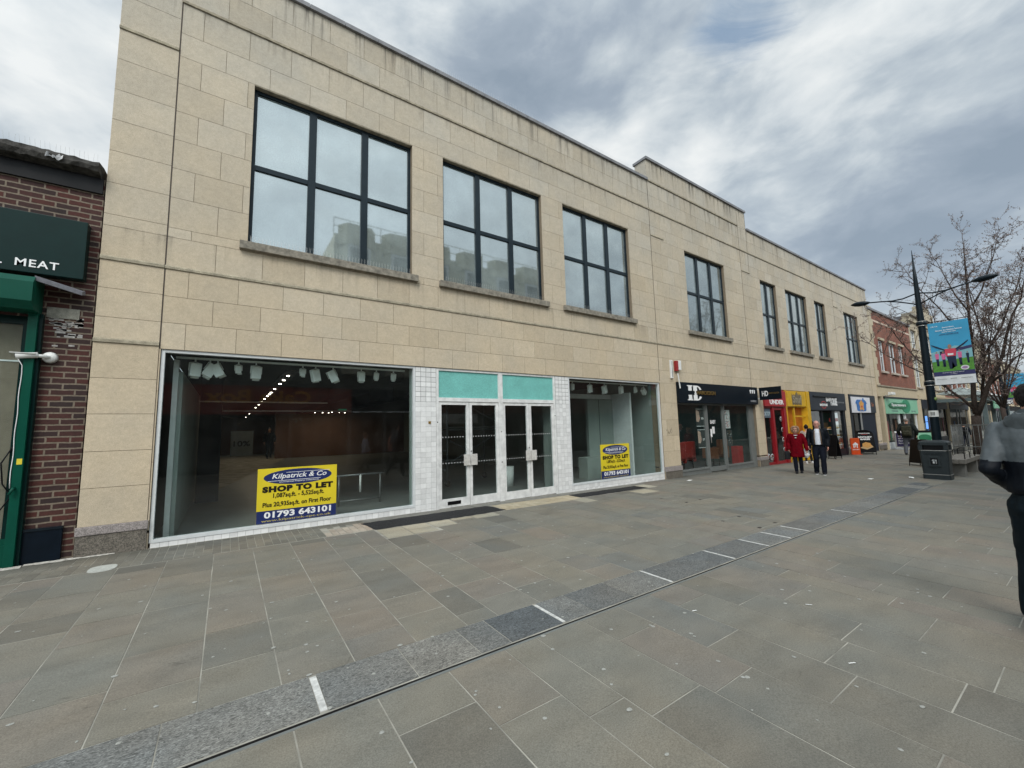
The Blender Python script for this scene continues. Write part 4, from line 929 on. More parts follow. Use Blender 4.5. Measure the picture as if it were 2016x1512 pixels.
# posters in the salon windows
PH1 = M('poster dark print', (0.05, 0.055, 0.055), 0.5); PHS = M('poster skin print', (0.52, 0.36, 0.29), 0.5); PHR = M('poster red print', (0.5, 0.05, 0.05), 0.5); PHW = M('poster pale print', (0.6, 0.62, 0.62), 0.5)
def poster(x0, x1, z0, z1, y, label, kind):
    r = thing('window_poster', ((x0+x1)/2, y, z0), label, 'poster'); b = MB(); b.box(x0, y, z0, x1, y + 0.004, z1, PH1 if kind != 'red' else PHW); b.build('sheet', r)
    W_, H_ = x1 - x0, z1 - z0; b = MB()
    if kind == 'face':
        b.prism([(W_*0.02, H_*0.28), (W_*0.32, H_*0.25), (W_*0.48, H_*0.45), (W_*0.44, H_*0.62), (W_*0.38, H_*0.85), (W_*0.1, H_*0.93), (W_*0.02, H_*0.9)], (x0, y - 0.001, z0), XP, ZP, 0.001, PHS)
        b.prism([(W_*0.30, H_*0.44), (W_*0.42, H_*0.45), (W_*0.38, H_*0.48)], (x0, y - 0.0025, z0), XP, ZP, 0.001, PHR); b.prism([(W_*0.24, H_*0.68), (W_*0.38, H_*0.68), (W_*0.32, H_*0.71)], (x0, y - 0.0025, z0), XP, ZP, 0.001, LETK)
        b.box(x0, y - 0.001, z0 + H_ - 0.02, x1, y - 0.0002, z0 + H_, PHW); b.box(x0, y - 0.001, z0, x1, y - 0.0002, z0 + 0.02, PHW); b.build('print', r)
        text_mesh('lettering', '33' if z0 > 1.2 else '27', LETW, (x0 + W_*0.62, y - 0.002, z0 + H_*0.4), XP, ZP, W_*0.3, H_*0.11, r, bold=0.02, depth=0.001)
    else:
        random.seed(5)
        for _ in range(60):
            u, v = random.random()*0.84 + 0.04, random.random()*0.9 + 0.03
            b.box(x0 + W_*u, y - 0.001 - random.random()*0.001, z0 + H_*v, x0 + W_*(u + 0.12), y - 0.0004, z0 + H_*(v + 0.035), random.choice([PHR, PHR, PH1, BLU, PHW]) if kind == 'red' else random.choice([PHW, PH1, PH1, LETG]))
        b.build('print', r)
poster(12.95, 13.42, 1.52, 2.12, SY + 0.056, 'salon window poster of a face in profile, upper one left of the door', 'face')
poster(12.98, 13.42, 0.80, 1.42, SY + 0.056, 'salon window poster of a pale face, lower one left of the door', 'face')
poster(14.74, 15.12, 1.42, 2.08, SY + 0.056, 'busy red and white poster in the salon window right of the door', 'red')
poster(14.84, 15.20, 0.78, 1.36, SY + 0.056, 'dark price list poster under the red one in the salon window', 'dark')
tag(text_mesh('window_decal', 'BABY', LETW, (13.75, SY + 0.028, 1.60), XP, ZP, 0.34, 0.13, None, bold=0.02, depth=0.001), 'white curved lettering stuck on the salon door glass', 'decal')
tag(text_mesh('window_decal', 'II', LETW, (13.85, SY + 0.028, 1.26), XP, ZP, 0.14, 0.24, None, bold=0.06, depth=0.001), 'two short upright white bars stuck on the salon door glass', 'decal')
# salon furniture
REDV = M('red vinyl', (0.20, 0.016, 0.012), 0.5, var=0.15); ORV = M('tan vinyl', (0.20, 0.085, 0.045), 0.5)
def chair(x, y, rz, mat, label):
    r = thing('salon_chair', (x, y, 0.02), label, 'chair', None, rz)
    T = Matrix.Translation((x, y, 0.02)) @ Matrix.Rotation(rz, 4, 'Z')
    b = MB(); b.bbox(-0.3, -0.3, 0.38, 0.3, 0.3, 0.52, mat, r=0.04, M=T); b.build('seat', r)
    b = MB(); b.bbox(-0.32, 0.22, 0.45, 0.32, 0.36, 1.0, mat, r=0.05, M=T); b.build('backrest', r)
    for s_ in (-1, 1):
        b = MB(); b.bbox(s_*0.36 - 0.05, -0.3, 0.30, s_*0.36 + 0.05, 0.3, 0.70, mat, r=0.03, M=T); b.build('armrest', r)
    for sx_ in (-1, 1):
        for sy_ in (-1, 1):
            b = MB(); b.tube([T @ Vector((0.24*sx_, 0.24*sy_, 0.38)), T @ Vector((0.27*sx_, 0.27*sy_, 0.0))], 0.018, BLACKP); b.build('leg', r)
chair(12.15, 8.35, PI, REDV, 'red upholstered chair just inside the salon window left of the door')
chair(12.95, 8.5, PI, REDV, 'red upholstered chair nearer the salon door, inside the window')
chair(15.15, 8.5, PI, ORV, 'tan upholstered chair inside the salon window right of the door')
a = MB(); a.bbox(16.05, 8.12, 0.02, 16.42, 8.38, 0.72, M('red display box', (0.32, 0.015, 0.015), 0.4), r=0.01); tag(a.build('display_box'), 'tall red box standing in the salon window by the pier', 'box')
lamp_area(14.2, 11, 2.7, 25, 2, 2, (0.9, 0.95, 1.0))
# alarm box, strip and loose trunking above the salon
al = thing('alarm_box', (11.78, FY, 3.48), 'red and white alarm box on the stone above the hair salon', 'alarm box')
a = MB(); a.bbox(11.66, FY - 0.09, 3.30, 11.77, FY - 0.001, 3.63, M('alarm red', (0.30, 0.02, 0.02), 0.4), r=0.01); a.build('red_housing', al)
a = MB(); a.bbox(11.772, FY - 0.11, 3.34, 11.90, FY - 0.001, 3.64, WHITEPL, r=0.012); a.build('white_cover', al)
a = MB(); a.bbox(11.42, FY - 0.06, 3.06, 11.52, FY - 0.001, 3.64, WHITEPL, r=0.01); a.tube([(11.47, FY - 0.062, 3.1), (11.47, FY - 0.062, 3.6)], 0.01, GREY_AL)
tag(a.build('light_fitting'), 'slim upright white strip fitting on the stone left of the alarm box', 'light fitting')
a = MB(); a.bbox(-0.02, -0.02, -0.24, 0.02, 0.0, 0.24, WHITEPL, r=0.004, M=Matrix.Translation((11.70, FY - 0.11, 2.98)) @ Matrix.Rotation(-0.16, 4, 'Y'))
tag(a.build('cable_trunking'), 'loose white trunking length leaning across the top corner of the salon sign', 'trunking')
TAG_ = M('rubbed graffiti', (0.10, 0.09, 0.08), 0.9)
random.seed(21)
def scrawl(x, z, w, h, name_label, y=FY - 0.002, n=16, mat=TAG_, r_=0.0035):
    b = MB(); p_ = []
    for i in range(n): p_.append((x + w * (i / n) + random.uniform(-.25, .25) * w * .4, y, z + (random.random()) * h))
    b.tube(p_, r_, mat, seg=4); tag(b.build('graffiti'), name_label, 'graffiti')
scrawl(11.05, 1.32, 0.32, 0.20, 'small grey scrawled tag on the pier between empty shop and salon')

# ---------------------------------------------------------------- red, yellow, dark and slate shops
REDP = M('red shop paint', (0.26, 0.006, 0.012), 0.4, var=0.1); YELP = M('yellow shop paint', (0.58, 0.34, 0.008), 0.5, var=0.15, scale=4)
SLATE = M('slate fascia', (0.030, 0.036, 0.046), 0.5, var=0.15)
ORNG = M('orange interior', (0.50, 0.20, 0.015), 0.6, var=0.2)
a = MB()
a.box(17.46, FY + 0.4, -0.3, 19.42, 12, -0.06, FLR); a.box(17.46, 11.9, -0.06, 19.42, 12, 2.6, IWALL); a.box(17.46, FY + .4, 2.4, 19.42, 12, 2.5, CEIL); a.box(19.42, FY + 0.2, -0.2, 19.46, 12, 2.95, DARKI)
a.box(19.48, FY + 1.9, -0.2, 21.85, FY + 2.0, 2.3, ORNG); a.box(19.48, FY + 0.2, -0.3, 21.85, 10, -0.08, FLR); a.box(21.82, FY + 0.2, -0.2, 21.86, 12, 2.95, ORNG); a.box(19.48, FY + 0.2, 2.3, 21.85, 10, 2.36, ORNG)
a.box(21.9, FY + 4, -0.2, 26.36, FY + 4.1, 2.3, M('bakery back wall', (0.10, 0.045, 0.03), 0.7)); a.box(21.9, FY + 0.2, -0.3, 26.36, 12, -0.1, FLR); a.box(21.9, FY + 0.2, 2.2, 26.36, 12, 2.3, DARKI)
a.box(27.02, FY + 3, -0.3, 31.25, FY + 3.1, 2.1, DARKI); a.box(27.02, FY + 0.2, -0.4, 31.25, 11, -0.12, FLR); a.build('small_shop_interior', bld)
a = MB(); a.box(17.455, FY + 0.02, 2.20, 19.42, FY + 0.10, 2.95, REDP); a.box(17.455, FY + 0.02, -0.15, 18.25, FY + 0.10, -0.03, REDP)
a.box(18.20, FY + 0.0, -0.12, 18.33, FY + 0.12, 2.20, REDP); a.box(19.20, FY - 0.01, -0.12, 19.44, FY + 0.13, 2.20, REDP); a.box(17.455, FY + 0.02, -0.03, 17.50, FY + 0.10, 2.2, REDP); a.build('red_frame', bld)
shop_window(17.505, 18.195, -0.025, 2.195, FY + 0.03, REDP, fr=0.03, sill=0.03, parent=bld)
door(18.335, 19.195, -0.10, 2.19, 18.4, REDP, y=FY + 0.03, plates=False, dots=False, bot=0.12, st_=0.09)
rs = thing('red_shop_sign', (18.4, FY, 2.3), 'bright red fascia sign with white lettering between salon and yellow kiosk', 'shop sign')
a = MB(); a.bbox(17.46, FY - 0.05, 2.24, 19.40, FY + 0.019, 2.88, M('bright red sign', (0.34, 0.012, 0.018), 0.4), r=0.006); a.build('board', rs)
text_mesh('lettering', 'UNDER', LETW, (17.9, FY - 0.051, 2.32), XP, ZP, 1.25, 0.19, rs, bold=0.04)
GREYV = M('grey blue vinyl', (0.09, 0.13, 0.17), 0.5)
a = MB(); a.box(17.54, FY + 0.068, 1.78, 18.16, FY + 0.071, 2.16, GREYV); r_ = tag(a.build('window_vinyl'), 'grey-blue vinyl band with pale letters across the top of the red shop window', 'decal')
text_mesh('lettering', 'OKTOY', M('pale blue lettering', (0.40, 0.50, 0.55), 0.5), (17.57, FY + 0.067, 1.86), XP, ZP, 0.56, 0.17, r_, bold=0.03, depth=0.001); r_['label'] = 'grey-blue vinyl band with pale letters across the top of the red shop window'
RB = M('roast print red', (0.30, 0.04, 0.03), 0.5); random.seed(8)
for k, (x, z, s_, lb) in enumerate([(17.68, 0.22, 0.14, 'round food picture low in the red shop window, nearest the stone pier'), (17.98, 0.20, 0.14, 'round food picture low in the red shop window, nearest the red door'), (19.0, 1.72, 0.10, 'round food sticker on the red door, topmost'), (19.04, 1.28, 0.09, 'round food sticker on the red door, second down'), (19.06, 0.86, 0.10, 'round food sticker on the red door, third down'), (19.08, 0.46, 0.09, 'round food sticker on the red door, lowest')]):
    b = MB(); yb_ = FY + 0.066 if k < 2 else FY + 0.045
    b.tube([(x, yb_, z), (x, yb_ - 0.002, z)], s_, LETW, seg=20); b.tube([(x, yb_ - 0.0022, z), (x, yb_ - 0.004, z)], s_ * 0.86, PH1, seg=20)
    for q in range(9): b.ball((x + random.uniform(-.5, .5)*s_, yb_ - 0.004, z + random.uniform(-.5, .5)*s_), (s_*.22, 0.002, s_*.14), random.choice([RB, LETW, RB, ORV]), seg=8)
    tag(b.build('food_sticker'), lb, 'sticker')
# yellow kiosk
a = MB(); a.box(19.46, FY - 0.02, -0.15, 19.54, FY + 0.2, 2.94, YELP); a.box(21.52, FY - 0.05, -0.2, 21.86, FY + 0.2, 2.94, YELP); a.box(19.54, FY + 0.02, 2.22, 21.52, FY + 0.1, 2.94, YELP)
a.box(20.28, FY + 0.03, -0.1, 20.38, FY + 0.1, 2.22, YELP); a.box(20.38, FY + 0.04, 1.80, 21.52, FY + 0.09, 1.86, YELP); a.box(20.38, FY + 0.0, 0.85, 21.52, FY + 0.4, 0.95, YELP); a.box(20.38, FY + 0.05, -0.12, 21.52, FY + 0.09, 0.85, YELP); a.build('yellow_frame', bld)
a = MB(); a.box(19.545, FY + 1.0, -0.08, 20.27, FY + 1.05, 2.2, ORNG); a.build('orange_door', bld)
ys_ = thing('yellow_kiosk_sign', (20.5, FY, 2.3), 'yellow kiosk fascia with a dark graffiti-style emblem', 'shop sign')
a = MB(); a.bbox(19.56, FY - 0.03, 2.26, 21.50, FY + 0.018, 2.92, YELP, r=0.006); a.build('board', ys_)
GRF = M('graffiti emblem', (0.16, 0.13, 0.08), 0.6, var=0.5, scale=25)
a = MB(); random.seed(4)
for k in range(5):
    x = 20.05 + k * 0.19; a.prism([(0, 0.02 + 0.03*random.random()), (0.06, -0.05), (0.17, 0.0), (0.20, 0.3), (0.16, 0.42 + 0.08*random.random()), (0.1, 0.36), (0.03, 0.46), (-0.02, 0.3)], (x, FY - 0.031 - 0.002*k, 2.35), XP, ZP, 0.006, GRF)
a.prism([(0, 0), (0.16, -0.02), (0.2, 0.12), (0.1, 0.2), (0.0, 0.12)], (20.42, FY - 0.042, 2.70), XP, ZP, 0.006, GRF)
a.build('emblem', ys_)
text_mesh('lettering', 'Stuf', M('emblem highlight', (0.35, 0.31, 0.22), 0.6), (20.08, FY - 0.050, 2.42), XP, ZP, 0.9, 0.3, ys_, bold=0.0, depth=0.003)
# bakery
bk = thing('bakery_fascia_sign', (24.1, FY, 2.1), 'wide slate-grey bakery fascia with white lettering and red oval', 'shop sign')
a = MB(); a.bbox(21.89, FY - 0.06, 2.10, 26.35, FY + 0.1, 2.96, SLATE, r=0.008); a.build('board', bk)
a = MB(); a.box(22.2, FY - 0.12, 2.74, 25.2, FY - 0.061, 2.78, DARKMET); a.build('lamp_rail', bk)
text_mesh('lettering', 'BAKE', LETW, (23.75, FY - 0.061, 2.53), XP, ZP, 0.75, 0.20, bk, bold=0.05)
text_mesh('lettering', 'HOUSE', LETW, (24.30, FY - 0.061, 2.33), XP, ZP, 0.85, 0.40, bk, bold=0.06)
text_mesh('lettering', '@ BAKEHOUSE', M('dull grey lettering', (0.20, 0.21, 0.22), 0.5), (25.18, FY - 0.061, 2.44), XP, ZP, 0.95, 0.10, bk)
def oval_logo(o, W_, H_, parent, xd=XP, ud=ZP, word='BAKEHOUSE'):
    b = MB(); ox = Vector(o); xv = Vector(xd); uv = Vector(ud)
    RDL = M('oval red', (0.42, 0.03, 0.03), 0.5)
    for sg in (1, -1):
        o1 = [(W_/2 + W_*0.34*math.cos(t), H_/2 + sg*H_*0.5*math.sin(t)) for t in [0.45 + (PI - 0.9)*k/14 for k in range(15)]]
        i1 = [(W_/2 + W_*0.30*math.cos(t), H_/2 + sg*H_*0.40*math.sin(t)) for t in [0.45 + (PI - 0.9)*k/14 for k in range(15)]]
        b.prism(o1 + list(reversed(i1)), ox, xv, uv, 0.004, RDL)
    b.build('oval_mark', parent)
    text_mesh('lettering', word, LETW, ox + uv*(H_*0.34), xd, ud, W_, H_*0.32, parent, bold=0.03)
oval_logo((22.95, FY - 0.061, 2.18), 0.95, 0.36, bk)
a = MB(); BKF = M('black bakery frame', (0.015, 0.018, 0.024), 0.45)
a.box(21.89, FY + 0.02, -0.2, 22.0, FY + 0.1, 2.10, BKF); a.box(23.35, FY + 0.03, -0.2, 23.45, FY + 0.1, 2.10, BKF); a.box(24.55, FY + 0.02, -0.2, 24.95, FY + 0.1, 2.10, BKF); a.box(26.1, FY + 0.02, -0.2, 26.36, FY + 0.1, 2.10, BKF); a.box(24.95, FY + 0.04, -0.2, 26.1, FY + 0.09, 0.12, BKF); a.build('black_frame', bld)
shop_window(22.0, 23.35, -0.15, 2.10, FY + 0.04, BKF, fr=0.04, sill=0.1, parent=bld)
shop_window(24.95, 26.1, 0.12, 2.10, FY + 0.04, BKF, fr=0.04, sill=0.05, parent=bld)
BREAD = [M('bread crust', (0.40, 0.20, 0.07), 0.6), M('pale dough', (0.55, 0.42, 0.24), 0.6), M('pastry', (0.50, 0.28, 0.08), 0.5)]
cse = thing('display_case', (25.5, FY + 0.4, 0), 'shelved bakery display case full of loaves behind the bakery window', 'display case')
a = MB()
for z in (0.35, 0.75, 1.15): a.box(25.0, FY + 0.2, z, 26.05, FY + 0.7, z + 0.03, LETW)
a.box(25.0, FY + 0.7, 0.1, 26.05, FY + 0.74, 1.5, M('case back', (0.25, 0.18, 0.10), 0.6)); a.box(25.0, FY + 0.25, 1.55, 26.05, FY + 0.3, 1.72, PHR); a.build('shelf', cse)
random.seed(2)
lb_ = {0: 'lowest', 1: 'middle', 2: 'top'}
for zi, z in enumerate((0.38, 0.78, 1.18)):
    for k in range(7):
        b = MB(); b.ball((25.08 + k*0.145, FY + 0.32, z + 0.055), (0.062, 0.12, 0.055), random.choice(BREAD), seg=10)
        tag(b.build('bread_roll'), f'baked roll on the {lb_[zi]} shelf of the bakery display case', 'bread roll', f'rolls on the {lb_[zi]} bakery shelf')
lamp_area(24.5, FY + 1.6, 2.15, 22, 1.5, 1, (1, 0.85, 0.7)); lamp_area(20.6, FY + 1.0, 2.25, 12, 1, 0.6, (1, 0.8, 0.5))
# slate shop with the house picture
cf = thing('white_house_sign', (28.8, FY, 2.0), 'square white sign with a blue house and orange bear shape on slate fascia', 'shop sign')
a = MB(); a.bbox(27.05, FY - 0.05, 1.98, 31.24, FY + 0.1, 2.965, SLATE, r=0.008); a.build('fascia', cf)
a = MB(); a.bbox(27.18, FY - 0.075, 1.99, 30.2, FY - 0.051, 2.84, M('white sign face', (0.66, 0.66, 0.70), 0.4), r=0.004); a.build('board', cf)
HB = M('house blue', (0.015, 0.14, 0.42), 0.45)
a = MB(); a.prism([(0.78, 0.12), (1.0, 0.08), (2.0, 0.08), (2.22, 0.12), (2.25, 0.48), (2.42, 0.50), (2.30, 0.62), (2.12, 0.70), (1.95, 0.71), (1.95, 0.80), (1.75, 0.80), (1.75, 0.71), (0.9, 0.71), (0.70, 0.64), (0.56, 0.50), (0.76, 0.48)], (27.18, FY - 0.077, 1.99), XP, ZP, 0.006, HB); a.build('house_shape', cf)
a = MB(); OB = M('bear orange', (0.62, 0.30, 0.06), 0.5)
for dx, dz, r_ in ((0, .02, .25), (-.26, .13, .10), (.26, .13, .10), (-.2, -.17, .11), (.2, -.17, .11), (0, .20, .15)):
    a.prism([(1.5 + dx + r_*1.25*math.cos(t), 0.37 + dz + r_*0.75*math.sin(t)) for t in [2*PI*k/14 for k in range(14)]], (27.18, FY - 0.084 - 0.001*abs(dx) - 0.003*abs(dz), 1.99), XP, ZP, 0.004, OB)
a.prism([(1.36, 0.38), (1.64, 0.38), (1.58, 0.30), (1.5, 0.27), (1.42, 0.30)], (27.18, FY - 0.095, 1.99), XP, ZP, 0.004, PHR); a.build('bear_shape', cf)
text_mesh('lettering', 'Cafe', M('copper lettering', (0.32, 0.12, 0.06), 0.5), (30.45, FY - 0.051, 2.35), XP, ZP, 0.45, 0.22, cf)
a = MB(); a.box(27.03, FY + 0.02, -0.2, 27.5, FY + 0.1, 1.98, BKF); a.build('shop_frame', bld); a = MB(); a.box(28.7, FY + 0.02, -0.2, 28.9, FY + 0.1, 1.98, STEEL); a.box(28.9, FY + 0.03, -0.25, 31.22, FY + 0.1, 1.98, M('dark blue shutter', (0.012, 0.017, 0.030), 0.5, var=0.2)); a.build('closed_shutter', bld)
shop_window(27.5, 28.7, -0.2, 1.98, FY + 0.04, BKF, fr=0.04, sill=0.1, parent=bld)
# ---------------------------------------------------------------- brick shop on the left
BRK = brick_material('dark old brick', (0.068, 0.018, 0.013), (0.018, 0.014, 0.014), (0.175, 0.14, 0.105), 0.225, 0.0765, 0.010, offx=0.03, offz=0.02)
GRN = M('green shop paint', (0.003, 0.062, 0.040), 0.32, var=0.10, scale=3); GRND = M('dark green sign', (0.002, 0.017, 0.015), 0.30, var=0.10)
lb = thing('brick_shop', (-4, FY + 0.3, 0), 'low dark brick shop with green roller shutter and sagging felt roof edge', 'building')
a = MB()
a.box(-2.12, FY + 0.02, -0.2, -1.565, FY + 0.3, 5.26, BRK); a.box(-7.0, FY + 0.02, 3.2, -2.12, FY + 0.3, 5.26, BRK); a.box(-7.0, FY + 0.3, 3.2, -1.57, FY + 9, 5.26, BRK); a.build('wall', lb)
NB = M('navy plinth', (0.004, 0.008, 0.014), 0.3, var=0.2)
a = MB(); a.bbox(-2.07, FY - 0.02, 0.02, -1.672, FY + 0.02, 0.50, NB, r=0.006); a.box(-2.07, FY - 0.03, 0.50, -1.672, FY + 0.02, 0.53, DARKMET); a.build('plinth', lb)
# roof edge: rotten boards under felt
FELT = M('old roof felt', (0.055, 0.052, 0.048), 0.95, var=0.6, scale=12, bump=0.9, bscale=20); FOIL = M('torn flashing', (0.26, 0.26, 0.26), 0.45, metal=0.4, var=0.5, scale=40, bump=0.9, bscale=30)
a = MB(); random.seed(31); x = -7.0; vs = []; n = 0
while x < -1.60:
    j = lambda s_: random.uniform(-s_, s_)
    vs += [(x, FY - 0.16 + j(.01), 5.27 + j(.012)), (x, FY - 0.19 + j(.012), 5.33 + j(.01)), (x, FY - 0.17 + j(.01), 5.40 + j(.01)), (x, FY + 0.1, 5.46 + j(.008)), (x, FY + 0.5, 5.47), (x, FY + 0.5, 5.25), (x, FY + 0.01, 5.25)]; n += 1; x += 0.06
fs = [(i*7+k, i*7+(k+1) % 7, (i+1)*7+(k+1) % 7, (i+1)*7+k) for i in range(n-1) for k in range(7)] + [tuple(range(7)), tuple(reversed([(n-1)*7+k for k in range(7)]))]
a.add(vs, fs, FELT); a.build('roof_edge', lb)
a = MB(); a.box(-7.0, FY - 0.02, 5.03, -1.575, FY + 0.019, 5.245, BLACKP); a.build('eaves_shade_strip', lb)  # black strip standing in for the deep shade under the roof overhang
a = MB(); a.box(-7.0, FY + 0.4, 5.3, -1.6, FY + 9, 5.44, ROOFM); a.build('roof', lb)
for (xa, xb) in ((-2.62, -2.54), (-2.10, -1.93)):
    a = MB(); x = xa; pv = None
    while x < xb:
        q = [(x, FY - 0.195 + random.uniform(-.02, .01), 5.35 + random.uniform(-.02, .035)), (x, FY - 0.20 + random.uniform(-.02, .01), 5.30 + random.uniform(-.03, .02))]
        if pv: a.add([pv[0], q[0], q[1], pv[1]], [(0, 1, 2, 3)], FOIL)
        pv = q; x += 0.018
    a.build('torn_flashing', lb)
a = MB(); x = -2.75
while x < -1.6:
    a.tube([(x, FY - 0.12, 5.40), (x + random.uniform(-.01, .01), FY - 0.15, 5.52)], 0.0012, STEEL, seg=3, cap=False, smooth=False); x += 0.045
tag(a.build('bird_spikes', lb), kind='stuff')
# cement patches, exposed lintel, mortar smears
CEM = M('cement patch', (0.24, 0.235, 0.20), 0.95, var=0.25, scale=20, bump=0.4, speck=0.25)
a = MB(); a.box(-2.0, FY + 0.010, 3.21, -1.70, FY + 0.0199, 3.35, CEM); a.build('lintel_patch', lb)
SMR = M('lime smear', (0.36, 0.34, 0.32), 0.95, var=0.3, scale=30)
a = MB(); random.seed(12)
for k in range(46):
    x = random.uniform(-1.99, -1.70); z = 3.21 - abs(random.gauss(0, 0.16)); w = random.uniform(.03, .11); h = random.uniform(.012, .035)
    if random.random() < 0.35: x = random.uniform(-1.73, -1.69)
    a.box(x, FY + 0.0165, z, min(x + w, -1.655), FY + 0.0199, z + h, SMR)
tag(a.build('mortar_smear', lb), kind='stuff')
a = MB(); a.add([(-2.05, FY - 0.30, 3.66), (-1.66, FY - 0.14, 3.565), (-1.655, FY - 0.02, 3.60), (-2.05, FY - 0.02, 3.70), (-2.05, FY - 0.30, 3.60), (-1.66, FY - 0.14, 3.515), (-1.655, FY - 0.02, 3.55), (-2.05, FY - 0.02, 3.64)], [(0, 1, 2, 3), (7, 6, 5, 4), (0, 4, 5, 1), (1, 5, 6, 2)], M('lead flashing', (0.16, 0.16, 0.18), 0.6, var=0.3, scale=14)); a.build('lead_flashing', lb)
# shutter housing, guide and window
a = MB(); a.add([(-7, FY - 0.30, 3.64), (-2.04, FY - 0.30, 3.64), (-2.04, FY - 0.36, 3.56), (-7, FY - 0.36, 3.56), (-7, FY - 0.36, 3.32), (-2.04, FY - 0.36, 3.32), (-2.04, FY - 0.28, 3.23), (-7, FY - 0.28, 3.23), (-7, FY + 0.01, 3.23), (-2.04, FY + 0.01, 3.23), (-2.04, FY + 0.01, 3.64), (-7, FY + 0.01, 3.64)],
    [(0, 1, 10, 11), (3, 2, 1, 0), (4, 5, 2, 3), (7, 6, 5, 4), (8, 9, 6, 7), (1, 2, 5, 6, 9, 10)], GRN); a.build('shutter_housing', lb)
a = MB(); a.bbox(-2.13, FY - 0.09, 0.03, -2.045, FY + 0.02, 3.23, GRN, r=0.004); a.bbox(-2.045, FY - 0.05, 0.03, -2.01, FY + 0.02, 3.23, GRND, r=0.003); a.build('shutter_guide', lb)
a = MB(); a.box(-7, FY + 0.04, 0.36, -2.13, FY + 0.10, 0.44, GRN); a.box(-2.20, FY + 0.04, 0.44, -2.13, FY + 0.10, 3.2, GRND); a.box(-7, FY + 0.04, 3.10, -2.2, FY + 0.10, 3.2, GRND); a.box(-7, FY + 0.03, -0.1, -2.13, FY + 0.08, 0.36, GRN); a.build('window_frame', lb)
a = MB(); a.box(-7, FY + 0.06, 0.44, -2.2, FY + 0.068, 3.10, GLASS); a.build('glass', lb)
a = MB(); a.box(-7, FY + 0.12, 0.2, -2.05, FY + 0.14, 3.10, M('brown paper screen', (0.23, 0.185, 0.14), 0.8, var=0.12)); a.box(-7, FY + 0.11, 2.62, -2.2, FY + 0.119, 2.64, LETW); a.build('blanking_screen', lb)
a = MB(); a.tube([(-2.16, FY + 0.05, 1.6), (-2.25, FY - 0.0, 1.35), (-2.22, FY - 0.01, 1.1), (-2.14, FY - 0.0, 0.95), (-2.24, FY - 0.0, 0.75), (-2.4, FY, 0.68)], 0.008, BLACKP, seg=6); a.build('loose_cable', lb)
a = MB(); a.tube([(-2.10, FY - 0.094, 1.05), (-2.10, FY - 0.13, 1.04), (-2.12, FY - 0.14, 0.98)], 0.016, GRN, seg=8); a.build('shutter_lock', lb)
a = MB(); a.box(-2.10, FY - 0.0925, 1.33, -2.055, FY - 0.0905, 1.40, M('yellow label', (0.65, 0.52, 0.03), 0.5)); a.build('warning_label', lb)
sg = thing('green_fascia_sign', (-3.5, FY - 0.1, 4.1), 'dark green fascia sign ending in the white word MEAT on the brick shop', 'shop sign')
a = MB(); a.bbox(-7, FY - 0.13, 3.735, -1.665, FY + 0.02, 4.53, GRND, r=0.006); a.build('board', sg)
text_mesh('lettering', 'MEAT', LETW, (-2.275, FY - 0.131, 3.808), XP, ZP, 0.38, 0.098, sg, bold=0.012, sx=1.12)
text_mesh('lettering', 'HALAL', LETW, (-2.86, FY - 0.131, 3.808), XP, ZP, 0.48, 0.098, sg, bold=0.012, sx=1.12)
# camera
cm = thing('security_camera', (-1.93, FY, 2.68), 'white bullet security camera on the brick pier of the green shop', 'security camera')
a = MB(); a.tube([(-1.93, FY + 0.019, 2.68), (-1.93, FY - 0.035, 2.68)], [0.075, 0.062], WHITEPL, seg=20); a.build('mount', cm)
a = MB(); a.tube([(-1.93, FY - 0.03, 2.68), (-1.98, FY - 0.09, 2.68), (-2.02, FY - 0.10, 2.68)], 0.022, WHITEPL); a.build('arm', cm)
a = MB(); a.tube([(-2.01, FY - 0.10, 2.69), (-2.19, FY - 0.12, 2.665)], 0.036, WHITEPL, seg=14); a.box(-2.235, FY - 0.16, 2.698, -2.02, FY - 0.07, 2.706, WHITEPL); a.build('housing', cm)
a = MB(); a.tube([(-2.19, FY - 0.12, 2.665), (-2.194, FY - 0.12, 2.664)], 0.03, BLACKP, seg=14); a.build('lens', cm)
a = MB(); pth = [(-2.17 + 0.0, FY - 0.12, 2.63)] + [(-2.135 + 0.004 * math.sin(k * 1.3), FY - 0.098, 2.55 - k * 0.10) for k in range(16)]; a.tube(pth, 0.0045, LETW, seg=5); a.build('cable', cm)

# ---------------------------------------------------------------- terrace farther along the same side
BRKR = brick_material('red brick', (0.24, 0.065, 0.035), (0.17, 0.048, 0.030), (0.22, 0.15, 0.11), 0.235, 0.08, 0.009)
PANEF = film_glass('far window pane', (0.05, 0.06, 0.065), (0.85, 0.9, 0.93), 0.42)
rb = thing('red_brick_building', (36.5, FY + 1, 0), 'red brick building with pale band and tall white windows over the pale green shop', 'building')
RBH = [(33.45, 4.60, 34.5, 6.60), (35.55, 4.60, 37.0, 6.60), (37.85, 4.60, 38.95, 6.60)]
a = MB()
rs = [(32.0, 3.62, 41.2, 8.35)]
for h in RBH: rs = [q for r in rs for q in subtract([r], h)]
for r in rs: a.box(r[0], FY + 0.0, r[1], r[2], FY + 0.3, r[3], BRKR)
a.build('wall', rb)
a = MB(); a.box(32.0, FY - 0.02, 7.68, 41.2, FY + 0.02, 7.80, M('pink stone band', (0.50, 0.38, 0.30), 0.8)); a.box(31.9, FY - 0.09, 8.35, 41.3, FY + 0.3, 8.48, COPING)
a.box(32.0, FY - 0.04, 2.98, 41.2, FY + 0.3, 3.62, STONE_FAR); a.box(32.6, FY - 0.06, -0.4, 33.0, FY + 0.2, 2.98, STONE_FAR); a.box(40.45, FY - 0.06, -0.5, 41.2, FY + 0.2, 2.98, STONE_FAR); a.box(32.0, FY - 0.10, 3.60, 41.2, FY + 0.05, 3.68, BANDD); a.build('stone_dressing', rb)
